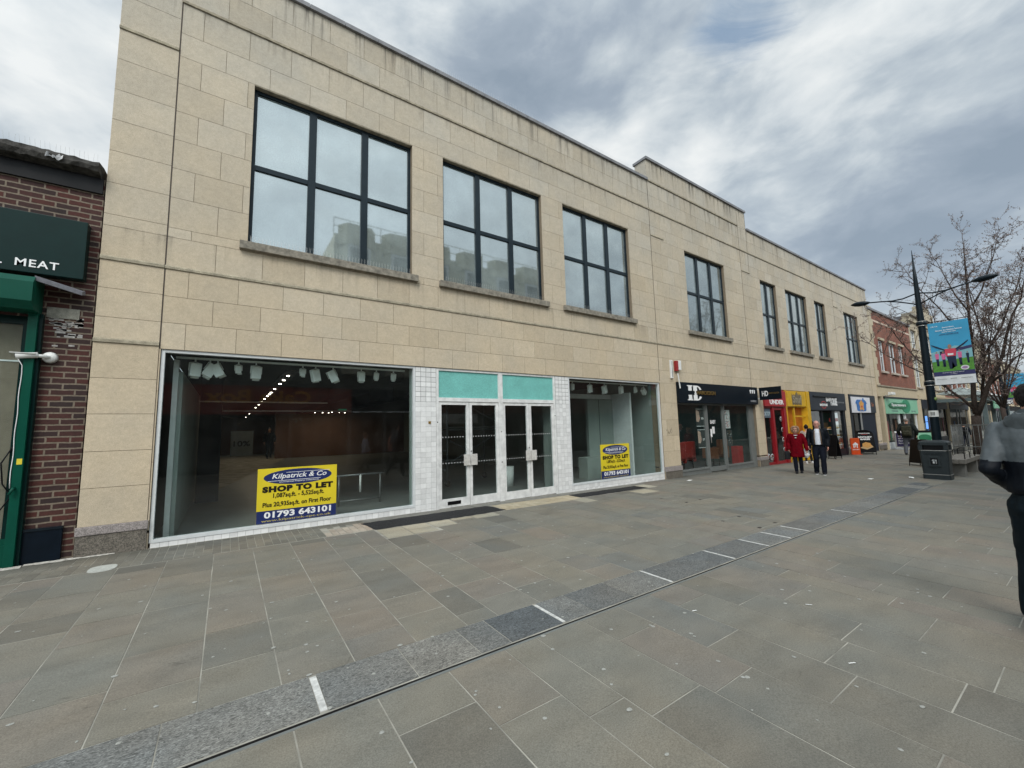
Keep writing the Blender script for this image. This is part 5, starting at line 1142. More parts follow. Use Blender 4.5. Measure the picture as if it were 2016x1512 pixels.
q = MB()
for k in range(14): q.box(31.99, FY - 0.03, 3.0 + k*0.4, 32.75 if k % 2 else 32.5, FY + 0.04, 3.395 + k*0.4, STONE_FAR, tint=0.4)
q.build('quoin', rb)
a = MB(); a.box(31.9, FY + .3, 8.2, 41.3, FY + 10, 8.45, ROOFM); a.build('roof', rb)
def sash(x0, z0, x1, z1, par, mull=1, bars=3, mat=WHITEF, pane=PANEF, y=None):
    y = FY + 0.09 if y is None else y; f = MB(); t_ = 0.07
    f.box(x0, y, z0, x0 + t_, y + .06, z1, mat); f.box(x1 - t_, y, z0, x1, y + .06, z1, mat); f.box(x0 + t_, y, z0, x1 - t_, y + .06, z0 + t_, mat); f.box(x0 + t_, y, z1 - t_, x1 - t_, y + .06, z1, mat)
    for k in range(1, mull + 1): xm = x0 + (x1 - x0)*k/(mull + 1); f.box(xm - .03, y + .002, z0 + t_, xm + .03, y + .06, z1 - t_, mat)
    for k in range(1, bars): zm = z0 + (z1 - z0)*k/bars; f.box(x0 + t_, y + .004, zm - .025, x1 - t_, y + .058, zm + .025, mat)
    o = f.build('window', par); g_ = MB(); g_.box(x0 + t_, y + .03, z0 + t_, x1 - t_, y + .04, z1 - t_, pane); g_.build('pane', o)
    s_ = MB(); s_.box(x0 - .1, FY - .10, z0 - .12, x1 + .1, FY + .08, z0, M('pale sill', (0.42, 0.36, 0.30), 0.8)); s_.build('sill', o); s_ = MB(); s_.box(x0 - .08, FY - .06, z1, x1 + .08, FY - .001, z1 + .14, STONE_FAR); s_.build('lintel', o)
    return o
for r in RBH: sash(*r, rb, 1, 2)
gs = thing('green_opticians_sign', (36.5, FY, 2.4), 'pale green opticians fascia with dark green overlapping ovals', 'shop sign')
LG = M('pale green fascia', (0.22, 0.48, 0.32), 0.45, var=0.08); DG = M('deep green', (0.006, 0.15, 0.06), 0.4); MG = M('mid green shade', (0.02, 0.24, 0.12), 0.4)
a = MB(); a.bbox(33.0, FY - 0.10, 1.93, 40.42, FY + 0.1, 2.90, LG, r=0.01); a.box(32.8, FY - 0.14, 2.90, 40.6, FY + 0.05, 2.99, DARKMET); a.build('board', gs)
a = MB()
a.prism([(4.4 + 1.0*math.cos(t), 0.49 + 0.44*math.sin(t)) for t in [2*PI*k/30 for k in range(30)]], (33.0, FY - 0.101, 1.93), XP, ZP, 0.02, MG)
a.prism([(1.75 + 1.25*math.cos(t), 0.52 + 0.19*math.sin(t)) for t in [2*PI*k/30 for k in range(30)]], (33.0, FY - 0.13, 1.93), XP, ZP, 0.02, DG); a.prism([(3.35 + 1.25*math.cos(t), 0.52 + 0.19*math.sin(t)) for t in [2*PI*k/30 for k in range(30)]], (33.0, FY - 0.134, 1.93), XP, ZP, 0.02, DG); a.build('oval', gs)
text_mesh('lettering', 'Specsavers', LETW, (33.95, FY - 0.156, 2.34), XP, ZP, 3.2, 0.24, gs, bold=0.02)
text_mesh('lettering', 'Opticians', M('grey green lettering', (0.16, 0.26, 0.24), 0.5), (34.1, FY - 0.102, 2.02), XP, ZP, 1.3, 0.15, gs, bold=0.01); text_mesh('lettering', 'Hearing', M('grey green lettering', (0.16, 0.26, 0.24), 0.5), (38.6, FY - 0.102, 2.02), XP, ZP, 1.1, 0.15, gs, bold=0.01)
a = MB()
for x0, x1 in ((33.0, 33.08), (36.0, 36.28), (37.4, 37.7), (40.2, 40.42)): a.box(x0, FY + .02, -0.4, x1, FY + .1, 1.93, WHITEF)
a.box(33.08, FY + .02, -0.4, 36.0, FY + .08, 0.15, WHITEF); a.box(37.7, FY + .02, -0.45, 40.2, FY + .08, 0.1, LG); a.build('shopfront_frame', rb)
a = MB(); a.box(33.08, FY + .05, 0.15, 36.0, FY + .06, 1.93, GLASS); a.box(36.28, FY + .05, -0.3, 37.4, FY + .06, 1.93, GLASS); a.box(37.7, FY + .05, 0.1, 40.2, FY + .06, 1.93, GLASS); a.build('glass', rb)
a = MB(); a.box(33, FY + .2, -0.4, 40.4, FY + 5, -0.3, FLR); a.box(33, FY + 5, -0.4, 40.4, FY + 5.1, 2.5, SALW); a.box(33, FY + .2, 2.2, 40.4, FY + 5, 2.3, CEIL)
random.seed(9)
for k in range(14):
    x = 33.4 + k*0.5; a.box(x, FY + .5, 0.2, x + .3, FY + .55, 0.4 + random.random()*1.2, random.choice([PHR, PH1, PHW, ORV, DG]))
a.build('shop_display', rb); lamp_area(36.7, FY + 2, 2.1, 60, 4, 1.5, (0.95, 1, 0.97))
cm2 = MB(); cm2.bbox(32.85, FY - 0.5, 3.06, 33.5, FY - 0.3, 3.22, WHITEPL, r=0.02); cm2.tube([(33.3, FY - 0.4, 3.08), (33.3, FY - 0.04, 3.04)], 0.03, WHITEPL); tag(cm2.build('security_camera'), 'white camera housing on a bracket above the green opticians sign', 'security camera')

def terrace(name, x0, x1, H, wall, label, wins, front, sx, seed, wz=((3.9, 6.2), (6.8, 8.2)), cornice=True, wmat=WHITEF):
    t_ = thing(name, ((x0+x1)/2, FY + 1, 0), label, 'building'); random.seed(seed)
    hs = []
    for (za, zb) in wz:
        if zb > H - .3: continue
        for k in range(wins):
            w = (x1 - x0)/wins; a0 = x0 + k*w + w*.2; hs.append((a0, za, a0 + w*.6, zb))
    rs = [(x0 + .02, 3.1, x1, H)]
    for h in hs: rs = [q for r in rs for q in subtract([r], h)]
    a = MB()
    for r in rs: a.box(r[0], FY + .001, r[1], r[2], FY + .3, r[3], wall)
    a.box(x0 + .02, FY + .3, 3.0, x1, FY + 10, 3.1, CEIL); a.build('wall', t_)
    for h in hs: sash(*h, t_, 1, 3, wmat)
    a = MB(); a.box(x0, FY - .08, 2.98, x1, FY + .1, 3.3, STONE_FAR)
    if cornice: a.box(x0, FY - .25, H, x1, FY + .3, H + .22, SILL); a.box(x0, FY - .12, H - .35, x1, FY, H, STONE_FAR)
    a.build('dressing', t_)
    for xa, xb in ((x0, x0 + .6), (x1 - .5, x1 - .01)): a = MB(); a.box(xa, FY - .05, -0.9, xb, FY + .2, 2.98, STONE_FAR); a.build('pier', t_)
    a = MB(); a.box(x0, FY + .3, H - .2, x1, FY + 10, H + .05, ROOFM); a.box(x0 + .01, FY + .3, 3.1, x0 + .1, FY + 10, H - .2, wall); a.build('roof', t_)
    a = MB(); xm = (x0+x1)/2
    a.box(x0 + .6, FY + .03, -0.9, x0 + .8, FY + .12, 2.3, front); a.box(xm - .7, FY + .03, -0.9, xm - .5, FY + .12, 2.3, front); a.box(xm + .6, FY + .03, -0.9, xm + .8, FY + .12, 2.3, front); a.box(x1 - .7, FY + .03, -0.9, x1 - .5, FY + .12, 2.3, front)
    a.box(x0 + .8, FY + .04, -0.9, xm - .7, FY + .1, 0.1, front); a.box(xm + .8, FY + .04, -0.9, x1 - .7, FY + .1, 0.1, front); a.build('shopfront_frame', t_)
    a = MB(); a.box(x0 + .8, FY + .06, 0.1, xm - .7, FY + .07, 2.3, GLASS); a.box(xm + .8, FY + .06, 0.1, x1 - .7, FY + .07, 2.3, GLASS); a.box(xm - .5, FY + .06, -0.8, xm + .6, FY + .07, 2.3, GLASS); a.build('glass', t_)
    a = MB(); a.box(x0, FY + 4, -1, x1, FY + 4.1, 3, IWARM); a.box(x0, FY + .2, -1, x1, FY + 4, -0.85, FLR)
    for k in range(8):
        x = x0 + .9 + (x1-x0-2)*k/8; a.box(x, FY + .5, -0.2, x + .4, FY + .55, 0.3 + random.random()*1.4, random.choice([PHR, PHW, PH1, BLU, ORV]))
    a.build('shop_display', t_)
    a = MB(); a.bbox(x0 + .6, FY - .1, 2.3, x1 - .5, FY + .1, 2.95, sx[1], r=.01); s_ = a.build('board'); 
    r_ = thing('shop_fascia_sign', (xm, FY, 2.3), sx[2], 'shop sign'); s_.parent = r_; s_.matrix_parent_inverse = PINV(r_)
    if sx[0]: text_mesh('lettering', sx[0], LETW, (x0 + (x1-x0)*.3, FY - .103, 2.45), XP, ZP, (x1-x0)*.4, .32, r_, bold=.03)
    return t_
PUR = M('dark fascia', (0.02, 0.022, 0.03), 0.4)
terrace('stone_shop_building', 41.2, 50.5, 9.2, STONE_FAR, 'taller carved stone building with white upper windows beyond the red brick one', 4, PUR, ('', PUR, 'dark blank fascia sign just beyond the opticians'), 1, wmat=WHITEF)
tp = MB(); tp.box(44.5, FY - .2, 9.4, 48.5, FY + .4, 10.1, STONE_FAR); tp.box(45.3, FY - .15, 10.1, 47.7, FY + .4, 10.6, STONE_FAR); o = tp.build('parapet_block', bpy.data.objects['stone_shop_building'])
SCR = M('blue lit screen', (0.12, 0.30, 0.75), 0.4, emit=0.7)
for xs_, lb_s in ((42.4, 'blue glowing advert screen beside the opticians, the nearer of the two'), (43.6, 'blue glowing advert screen beside the opticians, the farther of the two')):
    sc2 = MB(); sc2.box(xs_, FY - .04, .15, xs_ + .7, FY - .021, 1.8, BLACKP)
    for z, h in ((0.2, .5), (0.8, .5), (1.35, .4)): sc2.box(xs_ + .02, FY - .045, z, xs_ + .68, FY - .0405, z + h, SCR)
    tag(sc2.build('advert_screen'), lb_s, 'screen')
terrace('brick_corner_building', 50.5, 60, 8.4, BRKR, 'second red brick building, seen behind the glazed canopy', 4, GREY_AL, ('', SLATE, 'grey fascia sign half hidden under the canopy'), 2)
terrace('pale_stone_building', 60, 74, 10.0, STONE_FAR, 'pale stone building beyond the canopy, seen through the bare tree', 6, GREY_AL, ('LIDS', BLACKP, 'small black fascia sign with white capital letters beyond the canopy'), 3)
terrace('brick_bank_building', 74, 86, 8.6, BRKR, 'third red brick building with stone shop front farther down the street', 5, PUR, ('', M('plum fascia', (0.06, 0.03, 0.05), 0.5), 'plum coloured fascia sign far down the street'), 4)
terrace('far_stone_building', 86, 110, 9.0, STONE_FAR, 'last pale building of the row, far down the street', 8, PUR, ('', BLACKP, 'black fascia sign at the far end of the street'), 5)
# buildings closing the view
far = thing('end_building', (118, 2, 0), 'low dark flat-roofed block closing the far end of the street', 'building')
a = MB(); a.box(112, -16, -2, 124, 6.5, 6.2, M('grey concrete', (0.20, 0.20, 0.19), 0.9, var=0.2)); a.build('wall', far)
a = MB()
for k in range(8): a.box(111.9, -15 + k*2.7, 2.6, 111.99, -13.2 + k*2.7, 4.6, FRAMED); a.box(111.9, -15 + k*2.7, -1.4, 111.99, -12.8 + k*2.7, 1.6, BLACKP)
a.build('window', far)

# glazed canopy standing in front of the far shops
cn = thing('glazed_canopy', (52, 6.2, gz(52, 6)), 'grey-green street canopy with ribbed glass roof in front of the far shops', 'canopy')
CG = M('canopy paint', (0.09, 0.12, 0.12), 0.5, var=0.15); CGL = M('canopy glazing', (0.20, 0.23, 0.22), 0.25, var=0.3, scale=3)
for x in (45.5, 49.5, 53.5, 57.5):
    a = MB(); a.bbox(x - .12, 4.9, gz(x, 5), x + .12, 5.14, 2.75, CG, r=.02); a.build('post', cn)
a = MB(); a.bbox(45, 4.7, 2.75, 58, 5.3, 3.15, CG, r=.03); a.box(45, 5.3, 2.75, 45.3, FY - .3, 3.0, CG); a.box(57.7, 5.3, 2.75, 58, FY - .3, 3.0, CG); a.build('beam', cn)
a = MB(); a.add([(45, 4.6, 3.15), (58, 4.6, 3.15), (57, 6.2, 3.85), (46, 6.2, 3.85), (45, FY - .3, 3.4), (58, FY - .3, 3.4)], [(0, 1, 2, 3), (3, 2, 5, 4), (0, 3, 4), (1, 5, 2)], CGL); a.build('roof_glazing', cn)
a = MB()
for k in range(9):
    y = 4.6 + 1.6*k/8; z = 3.16 + .7*k/8; a.tube([(45 + k/8, y, z + .02), (58 - k/8, y, z + .02)], .025, WHITEW, seg=5)
for k in range(12):
    x = 45.3 + k*1.13; a.tube([(x, 4.6, 3.18), (46 + (x-45)*11/13, 6.2, 3.88)], .02, CG, seg=5)
a.build('glazing_bar', cn)
a = MB(); a.box(46.5, 4.62, 2.2, 50.5, 4.69, 2.72, LG); sgn = tag(a.build('canopy_sign'), 'pale green sign hung beneath the front edge of the street canopy', 'sign')

# ---------------------------------------------------------------- the other side of the street, behind the camera (seen in the glass)
OY = -6.0
CONW = M('fluted concrete', (0.60, 0.59, 0.47), 0.9, var=0.18, scale=2, speck=0.25, sscale=60)
op = thing('concrete_office', (8, OY - 3, 0), 'concrete office block with faceted window bays behind the camera, mirrored in the upstairs windows', 'building')
a = MB(); X0, X1 = 4.3, 20.5; bay = 2.35; x = X0; vs = []
a.box(X0, OY - 8, 4.6, X1, OY - 0.9, 12.3, CONW); a.box(X0 - 14, OY - 8, 3.1, X0, OY - 0.9, 6.2, CONW); a.box(X1, OY - 8, 3.1, 60, OY - 0.9, 7.4, BRKR); a.build('wall', op)
while x < X1 - 1:
    b = MB()
    for z0, z1 in ((4.6, 7.1), (8.8, 10.0), (11.65, 12.8)):
        b.prism([(0, 0), (0.35, 0.55), (1.65, 0.55), (2.0, 0)], (x + .17, OY - 0.9, z0), XP, (0, 1, 0), z1 - z0, CONW)
    for z0, z1 in ((7.1, 8.8), (10.0, 11.65)):
        b.prism([(0.1, 0), (0.38, 0.45), (1.62, 0.45), (1.9, 0)], (x + .17, OY - 0.9, z0), XP, (0, 1, 0), z1 - z0, CONW)
    b.build('bay', op)
    for z0, z1 in ((7.15, 8.75), (10.05, 11.6)):
        w = MB(); w.box(x + .58, OY - 0.45, z0, x + 1.76, OY - 0.34, z1, WHITEF); w.box(x + .72, OY - 0.34, z0 + .14, x + 1.62, OY - 0.33, z1 - .14, GREY_AL); w.build('bay_window', op)
    x += bay
a = MB()
for k in range(20):
    x = X0 + k * (X1 - X0)/19; a.tube([(x, OY - 1.2, 12.3), (x, OY - 1.2, 13.35)], .025, WHITEW, seg=5)
for z in (12.9, 13.35): a.tube([(X0, OY - 1.2, z), (X1, OY - 1.2, z)], .025, WHITEW, seg=5)
a.build('roof_railing', op)
# its shops at street level
SHU = M('ribbed grey cladding', (0.30, 0.32, 0.30), 0.6, var=0.1); MAR = M('maroon fascia', (0.42, 0.07, 0.05), 0.5); INK = M('ink blue panel', (0.02, 0.02, 0.07), 0.5)
cs_ = thing('opposite_shops', (2, OY - 1, 0), 'row of maroon and dark shop fronts across the street, mirrored in the shop window glass', 'building')
a = MB(); x = -12.0
while x < 9.5: a.box(x, OY - .9, 4.05, x + .05, OY - .55, 5.6, SHU); x += 0.16
a.box(-12, OY - .95, 3.9, 9.5, OY - .7, 6.0, SHU); a.box(-12, OY - .9, 3.85, 9.5, OY - .45, 4.02, GREY_AL); a.build('cladding', cs_)
a = MB(); a.box(-2.4, OY - .9, 2.55, 5.2, OY - .5, 3.85, MAR); a.box(-12, OY - .9, 2.55, -3.6, OY - .5, 3.85, SLATE); a.box(-3.6, OY - .9, 0.6, -2.4, OY - .48, 3.85, INK); a.box(5.2, OY - .9, 2.7, 9.5, OY - .5, 3.85, SLATE); a.box(9.5, OY - .9, 2.6, 60, OY - .5, 3.3, BRKR); a.build('fascia', cs_)
a = MB(); a.box(-12, OY - 1.6, -0.2, 60, OY - 1.5, 2.7, DARKI)
for x in (-11, -8, -5.4, -3.7, -2.4, 0.2, 2.4, 5.1, 6.9, 9.4, 13, 16, 19, 23, 27): a.box(x, OY - .95, -0.3, x + .14, OY - .6, 2.7, GREY_AL)
a.box(9.6, OY - .8, 2.0, 12.6, OY - .42, 2.55, WHITEPL); a.build('shopfront_frame', cs_)
a = MB(); a.box(-12, OY - .8, 0.2, 60, OY - .79, 2.55, GLASS); a.build('glass', cs_)
XN = (-1, 0, 0)
ORL = M('orange lettering', (0.85, 0.35, 0.05), 0.5)
text_mesh('lettering', 'Cake Box', ORL, (3.3, OY - .499, 3.05), XN, ZP, 4.2, 0.62, cs_, bold=.03); text_mesh('lettering', 'eggfreecake.co.uk', LETW, (3.4, OY - .93, 2.25), XN, ZP, 2.2, 0.16, cs_); text_mesh('lettering', '25', LETW, (5.0, OY - .93, 2.25), XN, ZP, .25, 0.16, cs_)
text_mesh('lettering', 'Em', LETK, (12.2, OY - .418, 2.1), XN, ZP, .9, 0.34, cs_, bold=.03)
# ---------------------------------------------------------------- street lamps and banners
LAMPM = M('lamp post paint', (0.006, 0.012, 0.017), 0.38, var=0.15, scale=12)
def lamp(x, y, label, notice=True):
    g0 = gz(x, y); r = thing('street_lamp', (x, y, g0), label, 'street lamp', 'tapering twin-armed street lamps')
    a = MB(); a.tube([(x, y, g0 - .05), (x, y, g0 + .9), (x, y, g0 + 2.9), (x, y, g0 + 4.7), (x, y, g0 + 6.1), (x, y, g0 + 7.16)], [.118, .112, .102, .088, .055, .006], LAMPM, seg=20); a.build('post', r)
    for z in (2.82, 4.72):
        a = MB(); a.tube([(x, y, g0 + z - .05), (x, y, g0 + z + .05)], .125, LAMPM, seg=20); a.tube([(x, y, g0 + z + .06), (x, y, g0 + z + .075)], .122, STEEL, seg=20); a.tube([(x, y, g0 + z - .075), (x, y, g0 + z - .06)], .122, STEEL, seg=20); a.build('clamp', r)
    for s in (-1, 1):
        a = MB()
        a.tube([(x, y + s*.05, g0 + 5.72), (x, y + s*.35, g0 + 5.64), (x, y + s*.62, g0 + 5.64), (x, y + s*.95, g0 + 5.70), (x, y + s*1.22, g0 + 5.74)], .022, LAMPM, seg=8)
        a.tube([(x, y + s*.06, g0 + 5.38), (x, y + s*.25, g0 + 5.47), (x, y + s*.5, g0 + 5.58), (x, y + s*.72, g0 + 5.65)], .020, LAMPM, seg=8); a.build('arm', r)
        a = MB(); rings = []
        for t, w, h in ((0, .025, .025), (.06, .07, .05), (.16, .125, .08), (.30, .14, .085), (.42, .11, .065), (.50, .05, .03), (.53, .004, .003)):
            rings.append(((x, y + s*(1.18 + t), g0 + 5.745 + t*.06), (w, 0, 0), (0, 0, h)))
        a.loft(rings, LAMPM, seg=16); hd_ = a.build('lamp_head', r)
        a = MB(); a.loft([((x, y + s*(1.40 + .0), g0 + 5.705), (.07, 0, 0), (0, .13, 0)), ((x, y + s*1.40, g0 + 5.69), (.055, 0, 0), (0, .11, 0))], M('lamp lens', (0.16, 0.15, 0.13), 0.2), seg=14); a.build('lens', hd_)
    if notice:
        a = MB(); a.tube([(x, y, g0 + 1.78), (x, y, g0 + 1.97)], .1135, WHITEPL, seg=20, cap=False); a.build('notice_band', r)
        a = MB(); a.tube([(x - .02, y - .085, g0 + 2.33), (x - .028, y - .112, g0 + 2.33)], .055, M('round sticker', (0.20, 0.28, 0.08), 0.5), seg=14); a.build('sticker', r)
        a = MB()
        for k in range(5): a.box(x - .1145, y - .05 + k*.02, g0 + 1.82, x - .1138, y - .04 + k*.02, g0 + 1.93, LETK)
        a.build('notice_print', r)
    for z in (2.72, 4.62):
        a = MB(); a.tube([(x, y - .10, g0 + z + .10), (x, y - 1.0, g0 + z + .10)] if z > 4 else [(x, y - .1, g0 + z + .02), (x, y - 1.0, g0 + z + .02)], .012, LAMPM, seg=6); a.build('banner_rail', r)
    return r
SKYB = M('banner sky print', (0.03, 0.30, 0.52), 0.5, var=0.12, scale=1.5); GRB = M('banner grass print', (0.08, 0.26, 0.03), 0.6, var=0.35, scale=14); NVB = M('banner navy print', (0.02, 0.02, 0.10), 0.5); WHB = M('banner white print', (0.70, 0.71, 0.72), 0.5)
PKB = M('banner pink print', (0.62, 0.12, 0.28), 0.5, var=0.2, scale=30); RDB = M('banner red print', (0.55, 0.04, 0.08), 0.5); SKB = M('banner skin print', (0.32, 0.17, 0.11), 0.5); DKB = M('banner dark print', (0.02, 0.03, 0.06), 0.5); LSB = M('banner pale sky print', (0.20, 0.42, 0.48), 0.5)
def banner(x, y, label):
    g0 = gz(x, y); r = thing('street_banner', (x, y - .56, g0 + 2.75), label, 'banner')
    yo = y - .13; W_ = .86; H_ = 1.93; z0 = g0 + 2.75; xd = (0, -1, 0)
    a = MB(); a.box(x - .004, yo - W_, z0, x + .004, yo, z0 + H_, SKYB); a.build('cloth', r)
    def P(pts, mat, d): 
        b = MB(); b.prism([(u*W_, v*H_) for u, v in pts], (x - .0042 - d, yo, z0), xd, ZP, .0015, mat); return b
    def sheet(pts, mat, d, name='print'): return P(pts, mat, d).build(name, r)
    sheet([(0, 0), (1, 0), (1, .135), (0, .135)], WHB, .001); sheet([(0, .135), (1, .135), (1, .205), (0, .205)], NVB, .001)
    sheet([(0, .205), (1, .205), (1, .40), (0, .37)], GRB, .001); sheet([(0, .37), (1, .40), (1, .56), (.6, .60), (0, .52)], LSB, .001)
    b = MB(); o_ = (x - .0075, yo, z0)
    def pp(pts, mat, d=.0): b.prism([(u*W_, v*H_) for u, v in pts], (x - .0075 - d, yo, z0), xd, ZP, .0015, mat)
    def runner(u, v, s, top, bot, d):
        pp([(u - .05*s, v), (u - .02*s, v), (u, v + .12*s), (u + .03*s, v), (u + .06*s, v), (u + .06*s, v + .2*s), (u - .06*s, v + .2*s)], bot, d)
        pp([(u - .065*s, v + .19*s), (u + .065*s, v + .19*s), (u + .085*s, v + .34*s), (u - .085*s, v + .34*s)], top, d + .001)
        pp([(u + .032*s*math.cos(t), v + .375*s + .024*s*math.sin(t)) for t in [2*PI*k/10 for k in range(10)]], SKB, d + .001)
    pp([(.55, .50), (1.0, .54), (1.0, .585), (.55, .55)], NVB); pp([(.22, .47), (.34, .47), (.34, .53), (.22, .53)], DKB)
    runner(.14, .30, .58, PKB, DKB, .002); runner(.30, .28, .62, PKB, DKB, .003); runner(.70, .29, .60, PKB, DKB, .002); runner(.88, .31, .45, DKB, DKB, .002)
    pp([(.42, .24), (.47, .24), (.50, .36), (.56, .27), (.60, .28), (.60, .45), (.38, .45)], DKB, .006); pp([(.37, .44), (.61, .44), (.64, .56), (.33, .56)], RDB, .007); pp([(.41, .455), (.55, .455), (.55, .485), (.41, .485)], WHB, .009)
    pp([(.35, .555), (.36, .53), (.14, .595), (.02, .64), (.04, .648), (.17, .612)], DKB, .008); pp([(.62, .555), (.61, .53), (.83, .60), (.95, .66), (.93, .666), (.80, .618)], DKB, .008)
    pp([(.48 + .045*math.cos(t), .595 + .035*math.sin(t)) for t in [2*PI*k/12 for k in range(12)]], SKB, .009)
    pp([(.78 + .10*math.cos(t), .245 + .035*math.sin(t)) for t in [2*PI*k/20 for k in range(20)]], WHB, .006); pp([(.78 + .07*math.cos(t), .245 + .02*math.sin(t)) for t in [2*PI*k/20 for k in range(20)]], M('lilac print', (.35, .2, .4), .5), .008)
    b.build('picture', r)
    for s, u0, u1, v, h, m in (('Swindon,', .36, .66, .895, .022, LETW), ('discover the fabulous Summer', .18, .84, .855, .024, LETW), ('events near you', .34, .68, .82, .022, LETW), ('www.cancer.org', .26, .74, .78, .022, NVB), ('CR UK', .08, .26, .93, .018, LETW),
                              ('race for life against cancer', .22, .76, .178, .014, LETW), ('in support', .42, .58, .155, .01, LETW), ('charity partner', .06, .32, .075, .018, GREY_AL), ('sponsor', .40, .56, .075, .022, GREY_AL), ('supporters', .66, .92, .08, .014, LETK)):
        text_mesh('lettering', s, m, (x - .0195, yo - W_*u0, z0 + H_*v), xd, ZP, W_*(u1 - u0), H_*h, r, bold=.01, depth=.001)
lamp(18.0, 3.05, 'nearest dark twin-armed street lamp with spike top, behind the grey bin'); banner(18.0, 3.05, 'charity run banner on the nearest street lamp, blue sky over green grass')
lamp(42.0, 3.75, 'second street lamp farther down the street, behind the bare tree', False); banner(42.0, 3.75, 'same charity run banner on the farther street lamp, half hidden by the man')
for n_b in (1,): pass

# ---------------------------------------------------------------- litter bin, bench, tree guard
BINM = M('bin plastic', (0.030, 0.037, 0.040), 0.42, var=0.12, scale=14)
bx, by = 16.82, 2.92; g0 = gz(bx, by)
bn = thing('litter_bin', (bx, by, g0), 'dark grey double-opening plastic litter bin in the middle of the street', 'litter bin')
def rrect(w, d, z, r=.06, n=5):
    pts = []
    for cx, cy, a0 in ((w-r, d-r, 0), (-w+r, d-r, PI/2), (-w+r, -d+r, PI), (w-r, -d+r, 3*PI/2)):
        for k in range(n + 1): t = a0 + PI/2*k/n; pts.append((bx + cx + r*math.cos(t), by + cy + r*math.sin(t), g0 + z))
    return pts
def stack(levels, mat, name, parent):
    m_ = MB(); n = len(rrect(.1, .1, 0)); vs = []
    for w, d, z in levels: vs += rrect(w, d, z)
    fs = [(i*n+k, i*n+(k+1) % n, (i+1)*n+(k+1) % n, (i+1)*n+k) for i in range(len(levels)-1) for k in range(n)] + [tuple(reversed(range(n))), tuple((len(levels)-1)*n+k for k in range(n))]
    m_.add(vs, fs, mat); return m_.build(name, parent)
stack([(.235, .285, 0), (.235, .285, .13)], BINM, 'base', bn); stack([(.24, .29, .131), (.24, .29, .142)], STEEL, 'base_band', bn)
stack([(.225, .275, .143), (.245, .30, .80), (.25, .305, .805)], BINM, 'body', bn); stack([(.252, .307, .806), (.252, .307, .818)], STEEL, 'rim_band', bn)
hd_ = stack([(.25, .305, .96), (.25, .305, 1.04), (.22, .27, 1.075), (.12, .16, 1.095)], BINM, 'hood', bn)
stack([(.20, .25, .82), (.20, .25, .96)], BLACKP, 'liner', bn)
for sx in (-1, 1):
    for sy in (-1, 1):
        a = MB(); a.box(bx + sx*.25, by + sy*.305, g0 + .819, bx + sx*.16, by + sy*.215, g0 + .965, BINM); a.build('hood_post', bn)
a = MB(); xf = bx - .2415
a.bbox(xf - .022, by - .12, g0 + .36, xf + .03, by + .12, g0 + .66, BINM, r=.012); a.bbox(xf - .03, by - .075, g0 + .42, xf - .02, by + .075, g0 + .60, BLACKP, r=.004)
for k in range(3): a.box(xf - .012, by - .2, g0 + .70 + k*.022, xf + .02, by + .2, g0 + .708 + k*.022, BINM)
a.build('front_panel', bn)
a = MB(); LGR = M('pale grey symbol', (0.45, 0.46, 0.46), 0.5)
a.prism([(-.05, 0.03), (-.01, .06), (-.01, .045), (.05, .045), (.05, -.06), (.03, -.06), (.03, .02), (-.01, .02), (-.01, 0)], (xf - .031, by, g0 + .51), (0, -1, 0), ZP, .002, LGR)
a.prism([(-.03, -.06), (.01, -.06), (.01, 0), (-.03, 0)], (xf - .031, by, g0 + .51), (0, -1, 0), ZP, .002, LGR); a.build('symbol', bn)

WOOD = M('grey bench timber', (0.17, 0.155, 0.135), 0.75, var=0.25, scale=9, bump=.3, bscale=60)
bc = thing('bench', (19.1, 2.75, gz(19.1, 2.75)), 'backless timber and concrete bench with steel armrests behind the bin', 'bench')
g1 = gz(19.1, 2.75); a = MB()
for k in range(4): a.bbox(17.75, 2.48 + k*.14, g1 + .40, 20.5, 2.61 + k*.14, g1 + .52, WOOD, r=.008)
a.build('seat', bc)
for x in (18.2, 20.05):
    a = MB(); a.bbox(x - .12, 2.55, g1 - .02, x + .12, 2.97, g1 + .40, M('bench concrete', (0.20, 0.195, 0.18), .85, var=.15), r=.015); a.build('leg', bc)
for x in (18.0, 18.8, 19.6, 20.4):
    a = MB(); a.tube([(x, 2.52, g1 + .51), (x, 2.52, g1 + .70), (x, 2.56, g1 + .73), (x, 2.95, g1 + .73), (x, 3.0, g1 + .70), (x, 3.0, g1 + .51)], .012, BLACKP, seg=6); a.build('armrest', bc)
# tree guard railing
RAILM = M('railing steel', (0.12, 0.125, 0.12), 0.5, var=.15)
gd = thing('tree_guard', (22.4, 2.8, gz(22.4, 2.8)), 'square steel railing guard around the foot of the bare tree', 'railing')
g2 = gz(22.4, 2.8); a = MB(); lo_, hi_ = (21.55, 2.2), (23.2, 3.25)
cs4 = [(lo_[0], lo_[1]), (hi_[0], lo_[1]), (hi_[0], hi_[1]), (lo_[0], hi_[1])]
for k in range(4):
    p0, p1 = cs4[k], cs4[(k+1) % 4]
    for z in (.12, .75, 1.5): a.tube([(p0[0], p0[1], g2 + z), (p1[0], p1[1], g2 + z)], .014, RAILM, seg=6)
    L = math.hypot(p1[0]-p0[0], p1[1]-p0[1]); n = int(L/.13)
    for i in range(n): x = p0[0] + (p1[0]-p0[0])*i/n; y = p0[1] + (p1[1]-p0[1])*i/n; a.tube([(x, y, g2 + .0), (x, y, g2 + 1.5)], .02 if i == 0 else .008, RAILM, seg=6)
a.build('railing', gd)

